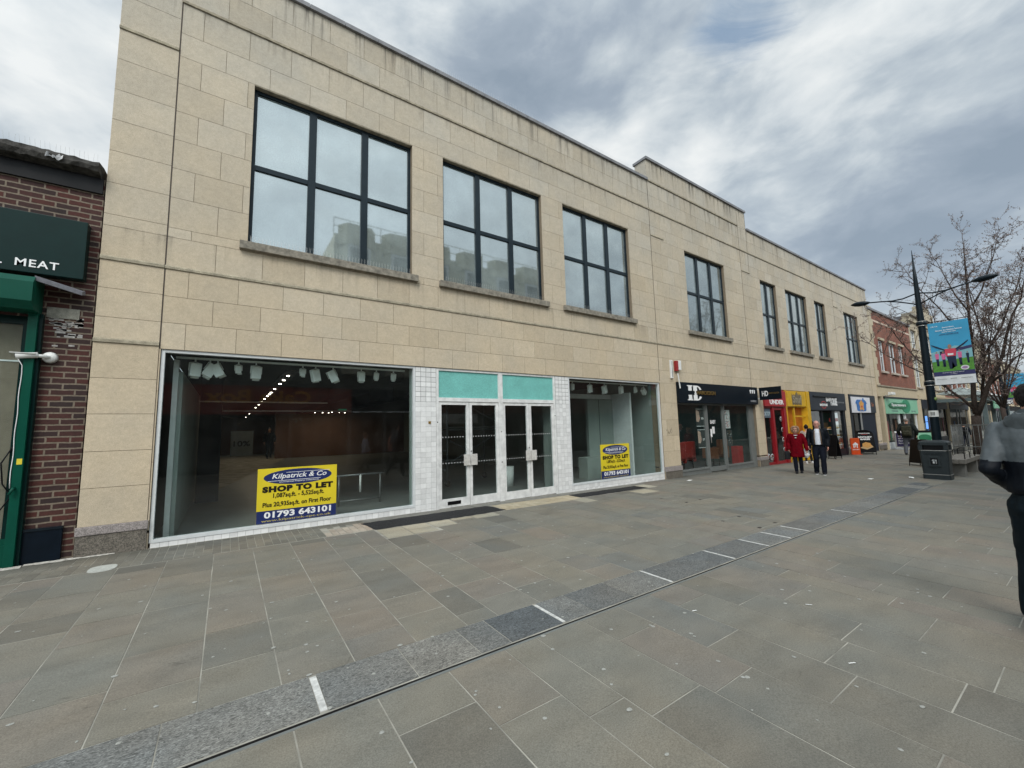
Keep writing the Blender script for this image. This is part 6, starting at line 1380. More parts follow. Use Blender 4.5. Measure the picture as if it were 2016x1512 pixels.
# ---------------------------------------------------------------- bare trees just coming into bud
BARK = M('cherry bark', (0.055, 0.042, 0.036), 0.9, var=.4, scale=18, bump=.7, bscale=35); TWIG = M('twig bark', (0.075, 0.052, 0.046), 0.85, var=.3); BUD = M('opening buds', (0.14, 0.098, 0.080), 0.7, var=.5, scale=8)
def jig(v, s): return Vector((v[0] + random.uniform(-s, s), v[1] + random.uniform(-s, s), v[2] + random.uniform(-s, s)))
def tree(name, base, limbs, label, seed, density=1.0, rad0=.15):
    random.seed(seed); r = thing('bare_tree', base, label, 'tree', 'bare budding street trees')
    tr = MB(); br = MB(); bu = MB()
    def bud(p, s):
        n = random.choice((1, 1, 2))
        for _ in range(n):
            d = Vector((random.gauss(0, 1), random.gauss(0, 1), random.gauss(0, 1))).normalized(); e = d.orthogonal().normalized()
            c = p + d * s * .8; w = s * random.uniform(.35, .6)
            bu.add([p, c + e*w, c + d*s, c - e*w], [(0, 1, 2, 3)], BUD)
    def twig(p, d, L, rad, depth):
        n = 5 if depth else 4; pts = [p.copy()]; q = p.copy(); dd = d.normalized()
        for i in range(n):
            dd = (dd + Vector((random.gauss(0, .16), random.gauss(0, .16), random.gauss(0.05, .13)))).normalized(); q = q + dd * L / n; pts.append(q.copy())
        rs_ = [rad * (1 - .75 * i / n) for i in range(n + 1)]
        br.tube(pts, rs_, TWIG, seg=4 if rad < .012 else 5, cap=False)
        for i in range(1, n + 1):
            if depth > 0:
                if random.random() > .66 * density + .10: continue
                for _ in range(1):
                    ax = Vector((random.gauss(0, 1), random.gauss(0, 1), random.gauss(.25, .6))).normalized()
                    twig(pts[i], (dd * .55 + ax).normalized(), L * random.uniform(.38, .62), rs_[i] * .7 + .0015, depth - 1)
            if rad < .014:
                bud(jig(pts[i], .012), random.uniform(.020, .036)); bud(jig(pts[i], .03), random.uniform(.014, .028))
                if random.random() < .8: bud((pts[i] + pts[i-1]) / 2, random.uniform(.014, .026))
    tr.tube(limbs[0][0], limbs[0][1], BARK, seg=12)
    for pts, rads in limbs[1:]:
        P_ = [Vector(q) for q in pts]; (tr if rads[0] > .05 else br).tube(P_, rads, BARK, seg=8)
        acc = 0
        for i in range(1, len(P_)):
            d = (P_[i] - P_[i-1]); steps = max(1, int(d.length / .31))
            for k in range(steps):
                q = P_[i-1] + d * (k + random.random()) / steps; fr = (i - 1 + k/steps) / (len(P_) - 1)
                if fr < .12 and rads[0] > .06: continue
                ax = Vector((random.gauss(0, 1), random.gauss(0, 1), random.gauss(.3, .6))).normalized()
                twig(q, (d.normalized() * .7 + ax).normalized(), random.uniform(.7, 1.5) * (1.1 - .4*fr), random.uniform(.010, .016), 2 if random.random() < .8 else 1)
        twig(P_[-1], (P_[-1] - P_[-2]), .9, rads[-1], 2)
    tr.build('trunk', r); o = br.build('branches', r); b_ = bu.build('buds', r); tag(b_, kind='stuff')
    return r
def lin(a, b, n): return [a + (b - a) * i / (n - 1) for i in range(n)]
def dx(pts, slope, off=0): return [(p[0] + off + slope * i, p[1], p[2]) for i, p in enumerate(pts)]
X = 22.5
tA = [(X, 2.72, 1.71), (X, 2.71, 2.36), (X, 2.66, 3.11), (X, 2.6, 3.86), (X, 2.56, 4.62), (X, 2.54, 5.38), (X, 2.51, 6.15), (X, 2.47, 6.93), (X, 2.44, 7.7), (X, 2.42, 8.2)]
tB = [(X, 2.72, 1.55), (X, 2.5, 2.16), (X, 2.32, 2.7), (X, 2.1, 3.19), (X, 1.87, 3.74), (X, 1.71, 4.44), (X, 1.5, 5.13), (X, 1.27, 5.6), (X, 1.1, 6.4)]
limbs = [([(X, 2.80, gz(X, 2.8) - .1), (X, 2.78, .5), (X, 2.76, 1.07), (X, 2.72, 1.65)], [.17, .135, .125, .13]),
  (dx(tA, .02), lin(.080, .010, 10)), (dx(tB, -.03), lin(.085, .012, 9)),
  (dx([(X, 2.26, 2.79), (X, 1.93, 3.11), (X, 1.6, 3.61), (X, 1.1, 3.9), (X, .5, 4.5)], -.1), lin(.045, .010, 5)),
  (dx([(X, 2.51, 2.3), (X, 2.36, 3.35), (X, 2.29, 4.0), (X, 2.3, 4.75), (X, 2.35, 5.34), (X, 2.41, 6.03), (X, 2.43, 6.72)], -.03), lin(.045, .010, 7)),
  (dx([(X, 2.74, 1.88), (X, 2.99, 2.29), (X, 3.29, 2.64), (X, 3.57, 3.28), (X, 4.07, 3.99), (X, 4.49, 4.84), (X, 4.77, 5.5)], -.05), lin(.05, .010, 7)),
  (dx([(X, 3.39, 2.75), (X, 3.78, 3.25), (X, 4.32, 3.68), (X, 4.97, 4.29), (X, 5.56, 5.05)], -.12), lin(.030, .008, 5)),
  (dx([(X, 2.3, 3.81), (X, 2.05, 4.33), (X, 1.8, 4.83), (X, 1.58, 5.51), (X, 1.35, 6.09), (X, 1.16, 6.85)], .06), lin(.04, .01, 6)),
  (dx([(X, 2.41, 5.7), (X, 2.14, 6.2), (X, 1.91, 6.9), (X, 1.74, 7.4), (X, 1.63, 7.9)], .03), lin(.03, .008, 5)),
  (dx([(X, 2.52, 5.5), (X, 2.79, 6.2), (X, 2.99, 7.0), (X, 3.13, 7.6)], -.05), lin(.028, .008, 4)),
  (dx([(X, 2.56, 4.4), (X, 2.92, 5.0), (X, 3.24, 5.8), (X, 3.66, 6.6), (X, 4.0, 7.5)], -.06), lin(.034, .008, 5)),
  (dx([(X, 2.6, 3.3), (X, 2.8, 3.9), (X, 3.2, 4.5), (X, 3.6, 5.3)], .25), lin(.028, .008, 4)),
  (dx([(X, 2.6, 3.0), (X, 2.4, 3.9), (X, 2.3, 4.9), (X, 2.1, 5.9)], .32), lin(.03, .008, 4)),
  (dx([(X, 2.5, 2.6), (X, 2.2, 3.6), (X, 2.0, 4.6), (X, 1.7, 5.6)], -.28), lin(.03, .008, 4)),
  (dx([(X, 2.6, 4.2), (X, 3.0, 4.8), (X, 3.4, 5.2), (X, 3.9, 5.6), (X, 4.4, 6.1)], .1), lin(.03, .008, 5))]
tree('bare_tree', (X, 2.80, gz(X, 2.8)), limbs, 'nearest bare budding tree with forked trunk inside the steel railing', 5)
def generic(x, y, h, seed, label, dens=.7):
    random.seed(seed); g_ = gz(x, y); L_ = [([(x, y, g_ - .1), (x + .03, y, g_ + h*.15), (x, y + .05, g_ + h*.3)], [.12, .10, .09])]
    for k in range(7):
        an = 2*PI*k/7 + random.uniform(-.3, .3); sp = random.uniform(.14, .30)*h; z0 = g_ + h*(.26 + .03*k/7)
        L_.append(([(x, y, z0), (x + sp*.35*math.cos(an), y + sp*.35*math.sin(an), z0 + h*.2), (x + sp*.7*math.cos(an + .2), y + sp*.7*math.sin(an + .2), z0 + h*.42), (x + sp*math.cos(an + .3), y + sp*math.sin(an + .3), z0 + h*.62)], lin(.040, .010, 4)))
    tree('bare_tree', (x, y, g_), L_, label, seed, dens)
generic(32.0, 2.9, 8.0, 21, 'second bare tree down the street, just behind the guarded tree', .5)
generic(47.0, 1.6, 8.5, 22, 'third bare tree farther down the street, behind the banner', .4)
generic(64.0, -1.5, 9.0, 23, 'farthest bare tree at the end of the street', .3)

# ---------------------------------------------------------------- signs standing on the pavement
def aboard(x, y, rz, w, h, label, face, frame=BLACKP, arch=False, cat='A-board'):
    g_ = gz(x, y); r = thing('pavement_sign', (x, y, g_), label, cat); T = Matrix.Translation((x, y, g_)) @ Matrix.Rotation(rz, 4, 'Z')
    for s in (-1, 1):
        Tt = T @ Matrix.Translation((0, s*.22, 0)) @ Matrix.Rotation(s*.20, 4, 'X')
        b = MB()
        if arch:
            pts = [(-w/2, .12), (w/2, .12), (w/2, h - w*.35)] + [(w/2*math.cos(t), h - w*.35 + w*.35*math.sin(t)) for t in [PI*k/10 for k in range(1, 10)]] + [(-w/2, h - w*.35)]
        else: pts = [(-w/2, .12), (w/2, .12), (w/2, h - .04), (w/2 - .04, h), (-w/2 + .04, h), (-w/2, h - .04)]
        o_ = Tt @ Vector((0, .012, 0)); xd = Tt.to_3x3() @ Vector((1, 0, 0)); ud = Tt.to_3x3() @ Vector((0, 0, 1))
        b.prism(pts, o_, xd, ud, .024, frame)
        for sx in (-1, 1): b.tube([Tt @ Vector((sx*(w/2 - .02), 0, .14)), Tt @ Vector((sx*(w/2 - .02), 0, 0.0))], .014, frame, seg=6)
        b.tube([Tt @ Vector((-w/2 + .02, 0, .05)), Tt @ Vector((w/2 - .02, 0, .05))], .010, frame, seg=6)
        b.build('panel', r)
        if s == -1 and face: face(r, Tt @ Vector((0, -.0125, 0)), xd, ud, w, h)
    return r
def f_bakes(r, o, xd, ud, w, h):
    oval_logo(o + xd*(-w*.32) + ud*(h*.80), w*.64, h*.12, r, xd, ud)
    text_mesh('lettering', 'SAVOURY', LETW, o + xd*(-w*.38) + ud*(h*.67), xd, ud, w*.78, h*.065, r, bold=.05, depth=.002); text_mesh('lettering', 'BAKES', LETW, o + xd*(-w*.27) + ud*(h*.585), xd, ud, w*.54, h*.065, r, bold=.05, depth=.002)
    b = MB(); b.prism([(-w*.36, h*.27), (0, h*.20), (w*.38, h*.30), (w*.30, h*.38), (w*.1, h*.36), (-w*.2, h*.33)], o, xd, ud, .003, M('pie crust pale', (.48, .32, .16), .6)); b.prism([(-w*.22, h*.32), (w*.05, h*.26), (w*.30, h*.34), (w*.24, h*.46), (0, h*.50), (-w*.20, h*.44)], o, xd, ud, .005, M('pie golden', (.55, .27, .06), .5, var=.3, scale=30)); b.build('food_picture', r)
aboard(27.15, 7.25, -1.0, .74, 1.28, 'tall arched black A-board reading SAVOURY BAKES outside the slate-fronted shop', f_bakes, arch=True)
def f_dark(r, o, xd, ud, w, h):
    text_mesh('lettering', 'COFFEE', LETG, o + xd*(-w*.3) + ud*(h*.6), xd, ud, w*.6, h*.08, r, depth=.002)
aboard(22.75, 7.2, 1.35, .34, 1.1, 'black A-board seen edge-on outside the bakery, behind the walking man', f_dark)
def orange_sign():
    x, y = 26.62, 7.52; g_ = gz(x, y); r = thing('delivery_sign', (x, y, g_), 'bright orange upright sign with white house symbol beside the bakery pier', 'sign')
    OR = M('bright orange panel', (0.62, 0.075, 0.012), 0.4); T = Matrix.Translation((x, y, g_)) @ Matrix.Rotation(-.75, 4, 'Z')
    b = MB(); b.bbox(-.21, -.03, 0.02, .21, .03, .84, OR, r=.028, M=T); b.build('panel', r); b = MB(); b.bbox(-.23, -.12, 0, .23, .12, .03, OR, r=.01, M=T); b.build('base', r)
    o = T @ Vector((0, -.031, .46)); xd = T.to_3x3() @ Vector((1, 0, 0)); b = MB()
    for pts in ([(-.13, .06), (0, .17), (.13, .06), (.10, .03), (-.10, .03)], [(-.10, .03), (-.055, .03), (-.055, -.12), (-.10, -.12)], [(.055, .03), (.10, .03), (.10, -.12), (.055, -.12)], [(-.015, .03), (.015, .03), (.015, -.1), (-.015, -.1)]): b.prism(pts, o, xd, ZP, .003, LETW)
    b.build('house_symbol', r); text_mesh('lettering', 'JUST EAT', LETW, o + xd*(-.16) + Vector((0, 0, -.24)), xd, ZP, .32, .065, r, bold=.03, depth=.003)
orange_sign()
def swing(x, y, rz, label, facecol, w=.75, h=1.05, frame=STEEL, foot_=True):
    g_ = gz(x, y); r = thing('swing_sign', (x, y, g_), label, 'pavement sign'); T = Matrix.Translation((x, y, g_)) @ Matrix.Rotation(rz, 4, 'Z')
    b = MB(); b.bbox(-w/2, -.03, .12, w/2, .03, h, frame, r=.02, M=T); b.build('frame', r); b = MB(); b.box(-w/2 + .05, -.034, .17, w/2 - .05, -.0305, h - .12, facecol, M=T); b.build('poster', r)
    b = MB(); b.bbox(-w/2, -.034, h - .10, w/2, -.0305, h - .02, LETW, r=.003, M=T); b.build('header', r)
    b = MB(); b.loft([(T @ Vector((0, 0, 0)), T.to_3x3() @ Vector((w*.62, 0, 0)), T.to_3x3() @ Vector((0, .26, 0))), (T @ Vector((0, 0, .07)), T.to_3x3() @ Vector((w*.5, 0, 0)), T.to_3x3() @ Vector((0, .16, 0)))], M('grey rubber foot', (.25, .26, .27), .6), seg=20); b.build('foot', r)
    return r, T
r_, T_ = swing(33.6, 7.1, -.85, 'grey-framed swing sign with dark poster in front of the opticians', M('dark violet poster', (.03, .025, .06), .5), .9, 1.1)
for k in range(4): text_mesh('lettering', 'Eye test offer' if k % 2 else 'Hearing care', LETW, T_ @ Vector((-.3, -.036, .75 - k*.14)), T_.to_3x3() @ Vector((1, 0, 0)), ZP, .6, .07, r_, depth=.002)
def f_green(r, o, xd, ud, w, h):
    b = MB(); b.prism([(-w*.42, .2), (w*.42, .2), (w*.42, h*.88), (-w*.42, h*.88)], o, xd, ud, .002, LG); b.prism([(w*.36*math.cos(t), h*.62 + h*.18*math.sin(t)) for t in [2*PI*k/24 for k in range(24)]], o, xd, ud, .006, DG); b.build('poster', r)
aboard(34.1, 6.3, -.95, .85, 1.15, 'black A-board with a pale green poster and dark green oval, before the opticians', f_green)
def f_pink(r, o, xd, ud, w, h):
    b = MB(); b.prism([(-w*.42, .14), (w*.42, .14), (w*.42, h*.72), (-w*.42, h*.72)], o, xd, ud, .003, M('pale pink poster', (.50, .42, .45), .5, var=.15)); b.build('poster', r)
aboard(21.2, 4.05, 1.0, .62, 1.0, 'black-framed A-board with a pale pink poster half hidden behind the bin', f_pink)
# ---------------------------------------------------------------- people
from mathutils import noise as mn
def remesh(mb, name, parent, voxel, smooth=2, fold=0.0, fscale=9.0, pick=None, T=None):
    tmp = mb.build('tmp_remesh'); md = tmp.modifiers.new('r', 'REMESH'); md.mode = 'VOXEL'; md.voxel_size = voxel
    sm = tmp.modifiers.new('s', 'SMOOTH'); sm.factor = .5; sm.iterations = smooth
    dg = bpy.context.evaluated_depsgraph_get(); me = bpy.data.meshes.new_from_object(tmp.evaluated_get(dg)); old = tmp.data
    bpy.data.objects.remove(tmp); bpy.data.meshes.remove(old)
    if fold:
        nrm = [v.normal.copy() for v in me.vertices]
        for v, n in zip(me.vertices, nrm):
            p = v.co; q = Vector((p.x*fscale*1.2, p.y*fscale*1.2, p.z*fscale*.6 + p.x*fscale*.5)); v.co = p + n * (mn.noise(q) + .5*mn.noise(q*2.3)) * fold
    me.materials.clear(); me.name = name
    for m in mb.ms: me.materials.append(m)
    if pick:
        for f in me.polygons: f.material_index = pick(f.center)
    else:
        for f in me.polygons: f.material_index = 0
    if T is not None: me.transform(T)
    for f in me.polygons: f.use_smooth = True
    o = bpy.data.objects.new(name, me); COL.objects.link(o)
    if parent is not None: o.parent = parent; o.matrix_parent_inverse = PINV(parent)
    return o
def limb(mb, pts, rad, mat, seg=14):
    mb.tube(pts, rad, mat, seg=seg)
    for p, r in ((pts[0], rad[0]), (pts[-1], rad[-1])): mb.ball(p, r, mat, seg=seg)
    for p, r in zip(pts[1:-1], rad[1:-1]): mb.ball(p, r * .99, mat, seg=seg)
def torso(mb, rings, mat, seg=24):
    mb.loft([((x, y, z), (w, 0, 0), (0, d, 0)) for x, y, z, w, d in rings], mat, seg=seg)
def hand(mb, wr, d, palm_n, s, mat, curl=.5, side=1):
    # wrist position, pointing direction, palm normal; five separate bent fingers
    d = Vector(d).normalized(); n = Vector(palm_n); n = (n - d*n.dot(d)).normalized(); w = d.cross(n) * side; wr = Vector(wr)
    mb.loft([(wr, w*.026*s, n*.019*s), (wr + d*.03*s, w*.036*s, n*.018*s), (wr + d*.075*s, w*.043*s, n*.016*s), (wr + d*.098*s, w*.040*s, n*.013*s)], mat, seg=12)
    for k, (u, L) in enumerate(((-.031, .072), (-.0105, .082), (.0105, .076), (.031, .060))):
        p = wr + d*.090*s + w*u*s; a = 0; pts = [p - d*.012*s, p]; 
        for j, sl_ in enumerate((.45, .32, .23)):
            a += curl * (.9 if j else .7); q = pts[-1] + (d*math.cos(a) + n*math.sin(a)) * L*s*sl_; pts.append(q)
        mb.tube(pts, [.0085*s, .009*s, .0085*s, .008*s, .0068*s], mat, seg=8); mb.ball(pts[-1], .0068*s, mat, seg=8)
    p = wr + d*.028*s - w*.030*s; pts = [wr + d*.02*s - w*.015*s, p, p + (d*.7 - w*.55 + n*.25)*.034*s, p + (d*1.25 - w*.62 + n*.55)*.045*s]
    mb.tube(pts, [.013*s, .0115*s, .010*s, .008*s], mat, seg=8); mb.ball(pts[-1], .008*s, mat, seg=8)
SKIN = M('skin', (0.50, 0.27, 0.19), 0.5, var=.08); SKIND = M('tanned skin', (0.36, 0.19, 0.13), .5, var=.08)
def person(label, x, y, rz, H, P):
    g_ = gz(x, y); s = H / 1.75; r = thing('person', (x, y, g_), label, 'person')
    T = Matrix.Translation((x, y, g_)) @ Matrix.Rotation(rz, 4, 'Z'); vx = P.get('voxel', .012)
    S3 = lambda v: Vector(v) * s
    hip, kn, an = P.get('hip', (0, 0, .93)), P['knee'], P['ankle']; sh, el, wr = P['shoulder'], P['elbow'], P['wrist']; lean = P.get('lean', 0.0)
    hd = Vector(P.get('head', (0, -.01 - lean, 1.625)))
    sk = P.get('skin', SKIN); b = MB(); hs = P.get('hs', 1.0)
    # body: head with face, neck, trunk, limbs and hands in one skin
    hc = hd * s; R_ = Matrix.Rotation(P.get('turn', 0), 3, 'Z')
    def hp(v): return hc + R_ @ (Vector(v) * s * hs)
    b.ball(hc + R_ @ Vector((0, .008, .018))*s, (.076*s*hs, .094*s*hs, .098*s*hs), sk, 20); b.ball(hp((0, -.022, -.045)), (.058*s*hs, .066*s*hs, .068*s*hs), sk, 16); b.ball(hp((0, -.058, -.088)), (.026*s, .024*s, .022*s), sk, 10)
    b.tube([hp((0, -.078, .018)), hp((0, -.100, -.022)), hp((0, -.088, -.032))], [.010*s, .015*s, .013*s], sk, seg=8)
    b.ball(hp((0, -.083, -.058)), (.024*s, .012*s, .008*s), sk, 10); b.ball(hp((0, -.078, .030)), (.055*s, .016*s, .010*s), sk, 10)
    for e in (-1, 1): b.ball(hp((e*.078, .008, -.008)), (.010*s, .019*s, .031*s), sk, 10); b.ball(hp((e*.04, -.06, -.03)), (.022*s, .02*s, .022*s), sk, 8)
    nb_ = Vector(P.get('neck', (0, .02 - lean*.8, 1.47))) * s
    limb(b, [nb_ - Vector((0, 0, .04))*s, hc + Vector((0, .02, -.05))*s], [.062*s, .055*s], sk)
    hz = Vector(hip) * s; torso(b, [(hz.x, hz.y, hz.z - .05*s, .13*s, .09*s), (hz.x*.8, hz.y*.8, hz.z + .15*s, .125*s, .09*s), (nb_.x, nb_.y, nb_.z - .2*s, .15*s, .10*s), (nb_.x, nb_.y, nb_.z - .04*s, .12*s, .07*s), (nb_.x, nb_.y, nb_.z, .06*s, .055*s)], sk)
    for k, e in enumerate((-1, 1)):
        limb(b, [hz + Vector((e*.085*s, 0, -.03*s)), S3(kn[k]), S3(an[k])], [.078*s, .048*s, .034*s], sk)
        limb(b, [S3(sh[k]), S3(el[k]), S3(wr[k])], [.045*s, .036*s, .024*s], sk)
        hdr = P.get('hand_dir', [(0, 0, -1), (0, 0, -1)])[k]; pn = P.get('palm', [(1, 0, 0), (-1, 0, 0)])[k]
        if P.get('hands', (1, 1))[k]: hand(b, S3(wr[k]), hdr, pn, s*1.02, sk, P.get('curl', (.45, .45))[k], side=-1 if e < 0 else 1)
    remesh(b, 'body', r, P.get('bvoxel', .008), 1, T=T)
    if not P.get('back'):
        for e in (-1, 1): a = MB(); a.ball(hp((e*.030, -.082, .010)), (.010*s, .006*s, .006*s), LETK, 8); o = a.build('eye', r); o.data.transform(T)
        a = MB(); a.ball(hp((0, -.092, -.058)), (.018*s, .005*s, .003*s), RDB, 8); o = a.build('mouth', r); o.data.transform(T)
    # trousers
    pm = P['trousers']; b = MB(); pr_ = P.get('leg_r', (.098, .066, .060))
    torso(b, [(hz.x, hz.y + .005, hz.z - .11*s, .14*s, .11*s), (hz.x, hz.y + .01, hz.z - .02*s, .165*s, .125*s), (hz.x, hz.y, hz.z + .09*s, .15*s, .112*s)], pm)
    for k, e in enumerate((-1, 1)):
        A = S3(an[k]) + Vector((0, 0, -.02*s)); limb(b, [hz + Vector((e*.082*s, 0, -.06*s)), (hz + Vector((e*.082*s, 0, -.06*s)) + S3(kn[k]))/2, S3(kn[k]), (S3(kn[k]) + A)/2, A], [pr_[0]*s, (pr_[0] + pr_[1])*.52*s, pr_[1]*s, (pr_[1] + pr_[2])*.52*s, pr_[2]*s], pm)
    remesh(b, 'trousers', r, vx, 2, P.get('pfold', .008), 8, T=T)
    # shoes
    sm_ = P['shoes']
    for k, e in enumerate((-1, 1)):
        A = S3(an[k]); fd = Vector(P.get('toe', [(0, -1, 0), (0, -1, 0)])[k]).normalized(); sd_ = fd.cross(Vector((0, 0, 1))).normalized(); upv = sd_.cross(fd)
        b = MB(); base = A - upv*.085*s
        b.loft([(base + fd*t*s + upv*(h*.5)*s, sd_*w*s, upv*h*.5*s) for t, w, h in ((-.075, .02, .04), (-.06, .036, .075), (0, .040, .10), (.06, .044, .075), (.13, .049, .055), (.175, .040, .045), (.20, .015, .03))], sm_, seg=14)
        o = b.build('shoe', r); o.data.transform(T)
        b = MB(); b.loft([(base + fd*t*s - upv*.004*s, sd_*w*s, upv*.012*s) for t, w in ((-.08, .02), (-.06, .040), (0, .043), (.06, .047), (.13, .052), (.18, .042), (.206, .015))], P.get('sole', BLACKP), seg=12); q = b.build('sole', o); q.data.transform(T)
    # upper garment(s)
    def top(name, mat, rings, arms, arm_r, pick=None, mats=None, fold=.008, cuff=.03):
        b = MB()
        for m_ in (mats or [mat]): b.m(m_)
        torso(b, [(q[0]*s, q[1]*s, q[2]*s, q[3]*s, q[4]*s) for q in rings], mat)
        if arms:
            for k in (0, 1):
                W_ = S3(wr[k]); E_ = S3(el[k]); W2 = W_ + (E_ - W_).normalized()*cuff*s
                limb(b, [S3(sh[k]) + Vector((0, 0, -.01*s)), (S3(sh[k]) + E_)/2, E_, (E_ + W2)/2, W2], [arm_r[0]*s, (arm_r[0] + arm_r[1])*.52*s, arm_r[1]*s, (arm_r[1] + arm_r[2])*.52*s, arm_r[2]*s], mat)
        return remesh(b, name, r, vx, 2, fold, 10, pick=(lambda c: pick(c / s)) if pick else None, T=T)
    for g in P['tops']: top(*g[:5], **g[5])
    for fn in P.get('extra', []): fn(r, T, s, hp, hc)
    return r
def add_T(o, T): o.data.transform(T); return o
def hair_cap(mat, size=(.086, .102, .105), off=(0, .022, .030), cut=-.02, front=-.055, name='hair', fluff=.006):
    def f(r, T, s, hp, hc):
        b = MB(); b.ball(hp(off), (size[0]*s, size[1]*s, size[2]*s), mat, 24)
        o = remesh(b, name, None, .008, 1, fluff, 45, T=None)
        bm = bmesh.new(); bm.from_mesh(o.data)
        inv = hp((0, 0, 0)); kill = [v for v in bm.verts if (v.co - inv).z / s < cut - .9*max(0, ((v.co - inv).y / s)) * 0 and (v.co - inv).y / s < .03 or ((v.co - inv).y / s < front and (v.co - inv).z / s < .055) or (v.co - inv).z/s < cut - .06]
        bmesh.ops.delete(bm, geom=kill, context='VERTS'); bm.to_mesh(o.data); bm.free(); o.data.transform(T); o.parent = r; o.matrix_parent_inverse = PINV(r)
    return f
JB = M('black jacket', (0.004, 0.006, 0.010), .6, var=.2, scale=10); JG = M('grey jacket fabric', (0.070, 0.083, 0.091), .65, var=.16, scale=9, bump=.5, bscale=22); DNM = M('dark denim', (0.005, 0.010, 0.014), .75, var=.25, scale=14)
NVT = M('navy trousers', (0.005, 0.007, 0.014), .8, var=.2); WSH = M('white polo', (0.66, 0.68, 0.74), .7, var=.05); TAN = M('tan lining', (0.20, 0.13, 0.085), .8); WSHOE = M('white trainer', (0.62, 0.62, 0.62), .5); BSHOE = M('black shoe', (0.014, 0.014, 0.016), .4)
RED = M('dark red coat', (0.13, 0.004, 0.009), 1.0, spec=0.02, var=.15, scale=14, bump=.3, bscale=120); GRYH = M('white grey hair', (0.48, 0.46, 0.44), .7, var=.2); SAND = M('sandy curled hair', (0.30, 0.18, 0.11), .8, var=.35, scale=60, bump=.8, bscale=80); BLKH = M('dark hair', (0.010, 0.009, 0.009), .55)

# the man at the right edge, seen from behind
SHO = [(-.175, .01, 1.42), (.175, .01, 1.42)]
def hood(r, T, s, hp, hc):
    b = MB(); b.loft([((0, .03*s, 1.46*s), (.10*s, 0, 0), (0, .10*s, .02*s)), ((0, .075*s, 1.50*s), (.13*s, 0, 0), (0, .095*s, .05*s)), ((0, .095*s, 1.455*s), (.14*s, 0, 0), (0, .07*s, .05*s)), ((0, .11*s, 1.38*s), (.09*s, 0, 0), (0, .03*s, .03*s))], JG, seg=20)
    b.loft([((0, -.01*s, 1.47*s), (.105*s, 0, 0), (0, .10*s, .03*s)), ((0, .0, 1.535*s), (.095*s, 0, 0), (0, .09*s, .045*s))], JG, seg=20)
    remesh(b, 'hood', r, .010, 3, .010, 9, T=T)
def two_tone(c):
    if abs(c.x) < .20: return 1 if c.z < 1.19 else 0
    return 1 if c.z < 1.19 + (abs(c.x) - .20)*.15 else 0
person('man in a grey and black two-tone hooded jacket at the right edge, seen from behind', 5.22, .325, math.radians(88), 1.92, dict(voxel=.011, back=True, turn=.1,
    knee=[(-.10, .10, .50), (.125, -.14, .52)], ankle=[(-.10, .30, .14), (.165, -.17, .095)], shoulder=SHO, elbow=[(-.26, .10, 1.14), (.235, .14, 1.13)], wrist=[(-.16, -.16, 1.0), (.17, -.14, .98)], hand_dir=[(.5, -.4, -.5), (-.55, -.3, -.5)], palm=[(.3, .8, 0), (-.3, .8, 0)],
    toe=[(0, -.8, -.6), (0, -1, 0)], trousers=DNM, leg_r=(.108, .078, .058), pfold=.012, shoes=WSHOE, sole=LETW,
    tops=[('jacket', JG, [(0, .0, .955, .175, .135), (0, .0, .99, .19, .15), (0, .005, 1.10, .178, .145), (0, .015, 1.25, .20, .15), (0, .02, 1.36, .212, .135), (0, .02, 1.44, .195, .115), (0, .02, 1.485, .150, .10), (0, .02, 1.52, .10, .08)], True, (.064, .055, .046), dict(mats=[JG, JB], pick=two_tone, fold=.009))],
    extra=[hood, hair_cap(BLKH, (.080, .100, .102), (0, .020, .028), -.01, -.05)]))
# the couple walking towards the camera
def stripes(r, T, s, hp, hc):
    for k in range(4):
        b = MB(); z = 1.40 - k*.045; b.loft([((0, -.012*s, (z + .022)*s), ((.072 - .012*k)*s, 0, 0), (0, .125*s + .010*k*s, 0)), ((0, -.012*s, z*s), ((.070 - .012*k)*s, 0, 0), (0, .130*s + .010*k*s, 0))], LETW if k % 2 == 0 else BLACKP, seg=16); o = b.build('striped_top', r); o.data.transform(T)
def specs(r, T, s, hp, hc):
    b = MB()
    for e in (-1, 1):
        b.tube([hp((e*.030 + .024*math.cos(t), -.094, .008 + .017*math.sin(t))) for t in [2*PI*k/12 for k in range(13)]], .0022*s, BLACKP, seg=5); b.tube([hp((e*.054, -.092, .012)), hp((e*.078, .01, .008))], .002*s, BLACKP, seg=5)
    b.tube([hp((-.006, -.096, .010)), hp((.006, -.096, .010))], .002*s, BLACKP, seg=5); o = b.build('glasses', r); o.data.transform(T)
def curls(r, T, s, hp, hc):
    b = MB(); random.seed(3)
    for k in range(150):
        t = random.uniform(0, 2*PI); z = random.uniform(-.115, .105); rad = .086 * math.sqrt(max(.05, 1 - (z/.125)**2)) + .012; x_, y_ = rad*math.cos(t), rad*math.sin(t)*1.05 + .02
        if y_ < -.055 and z < .055: continue
        if y_ < -.02 and z < -.09: continue
        b.ball(hp((x_*1.1, y_, z + .01)), random.uniform(.020, .032)*s, SAND, 8)
    b.ball(hp((0, .03, .02)), (.092*s, .095*s, .105*s), SAND, 16); o = b.build('hair', r); o.data.transform(T)
def buttons(r, T, s, hp, hc):
    for k in range(4): b = MB(); b.ball((.008*s, (-.150 - .012*k)*s, (1.17 - k*.13)*s), .011*s, BLACKP, 8); o = b.build('button', r); o.data.transform(T)
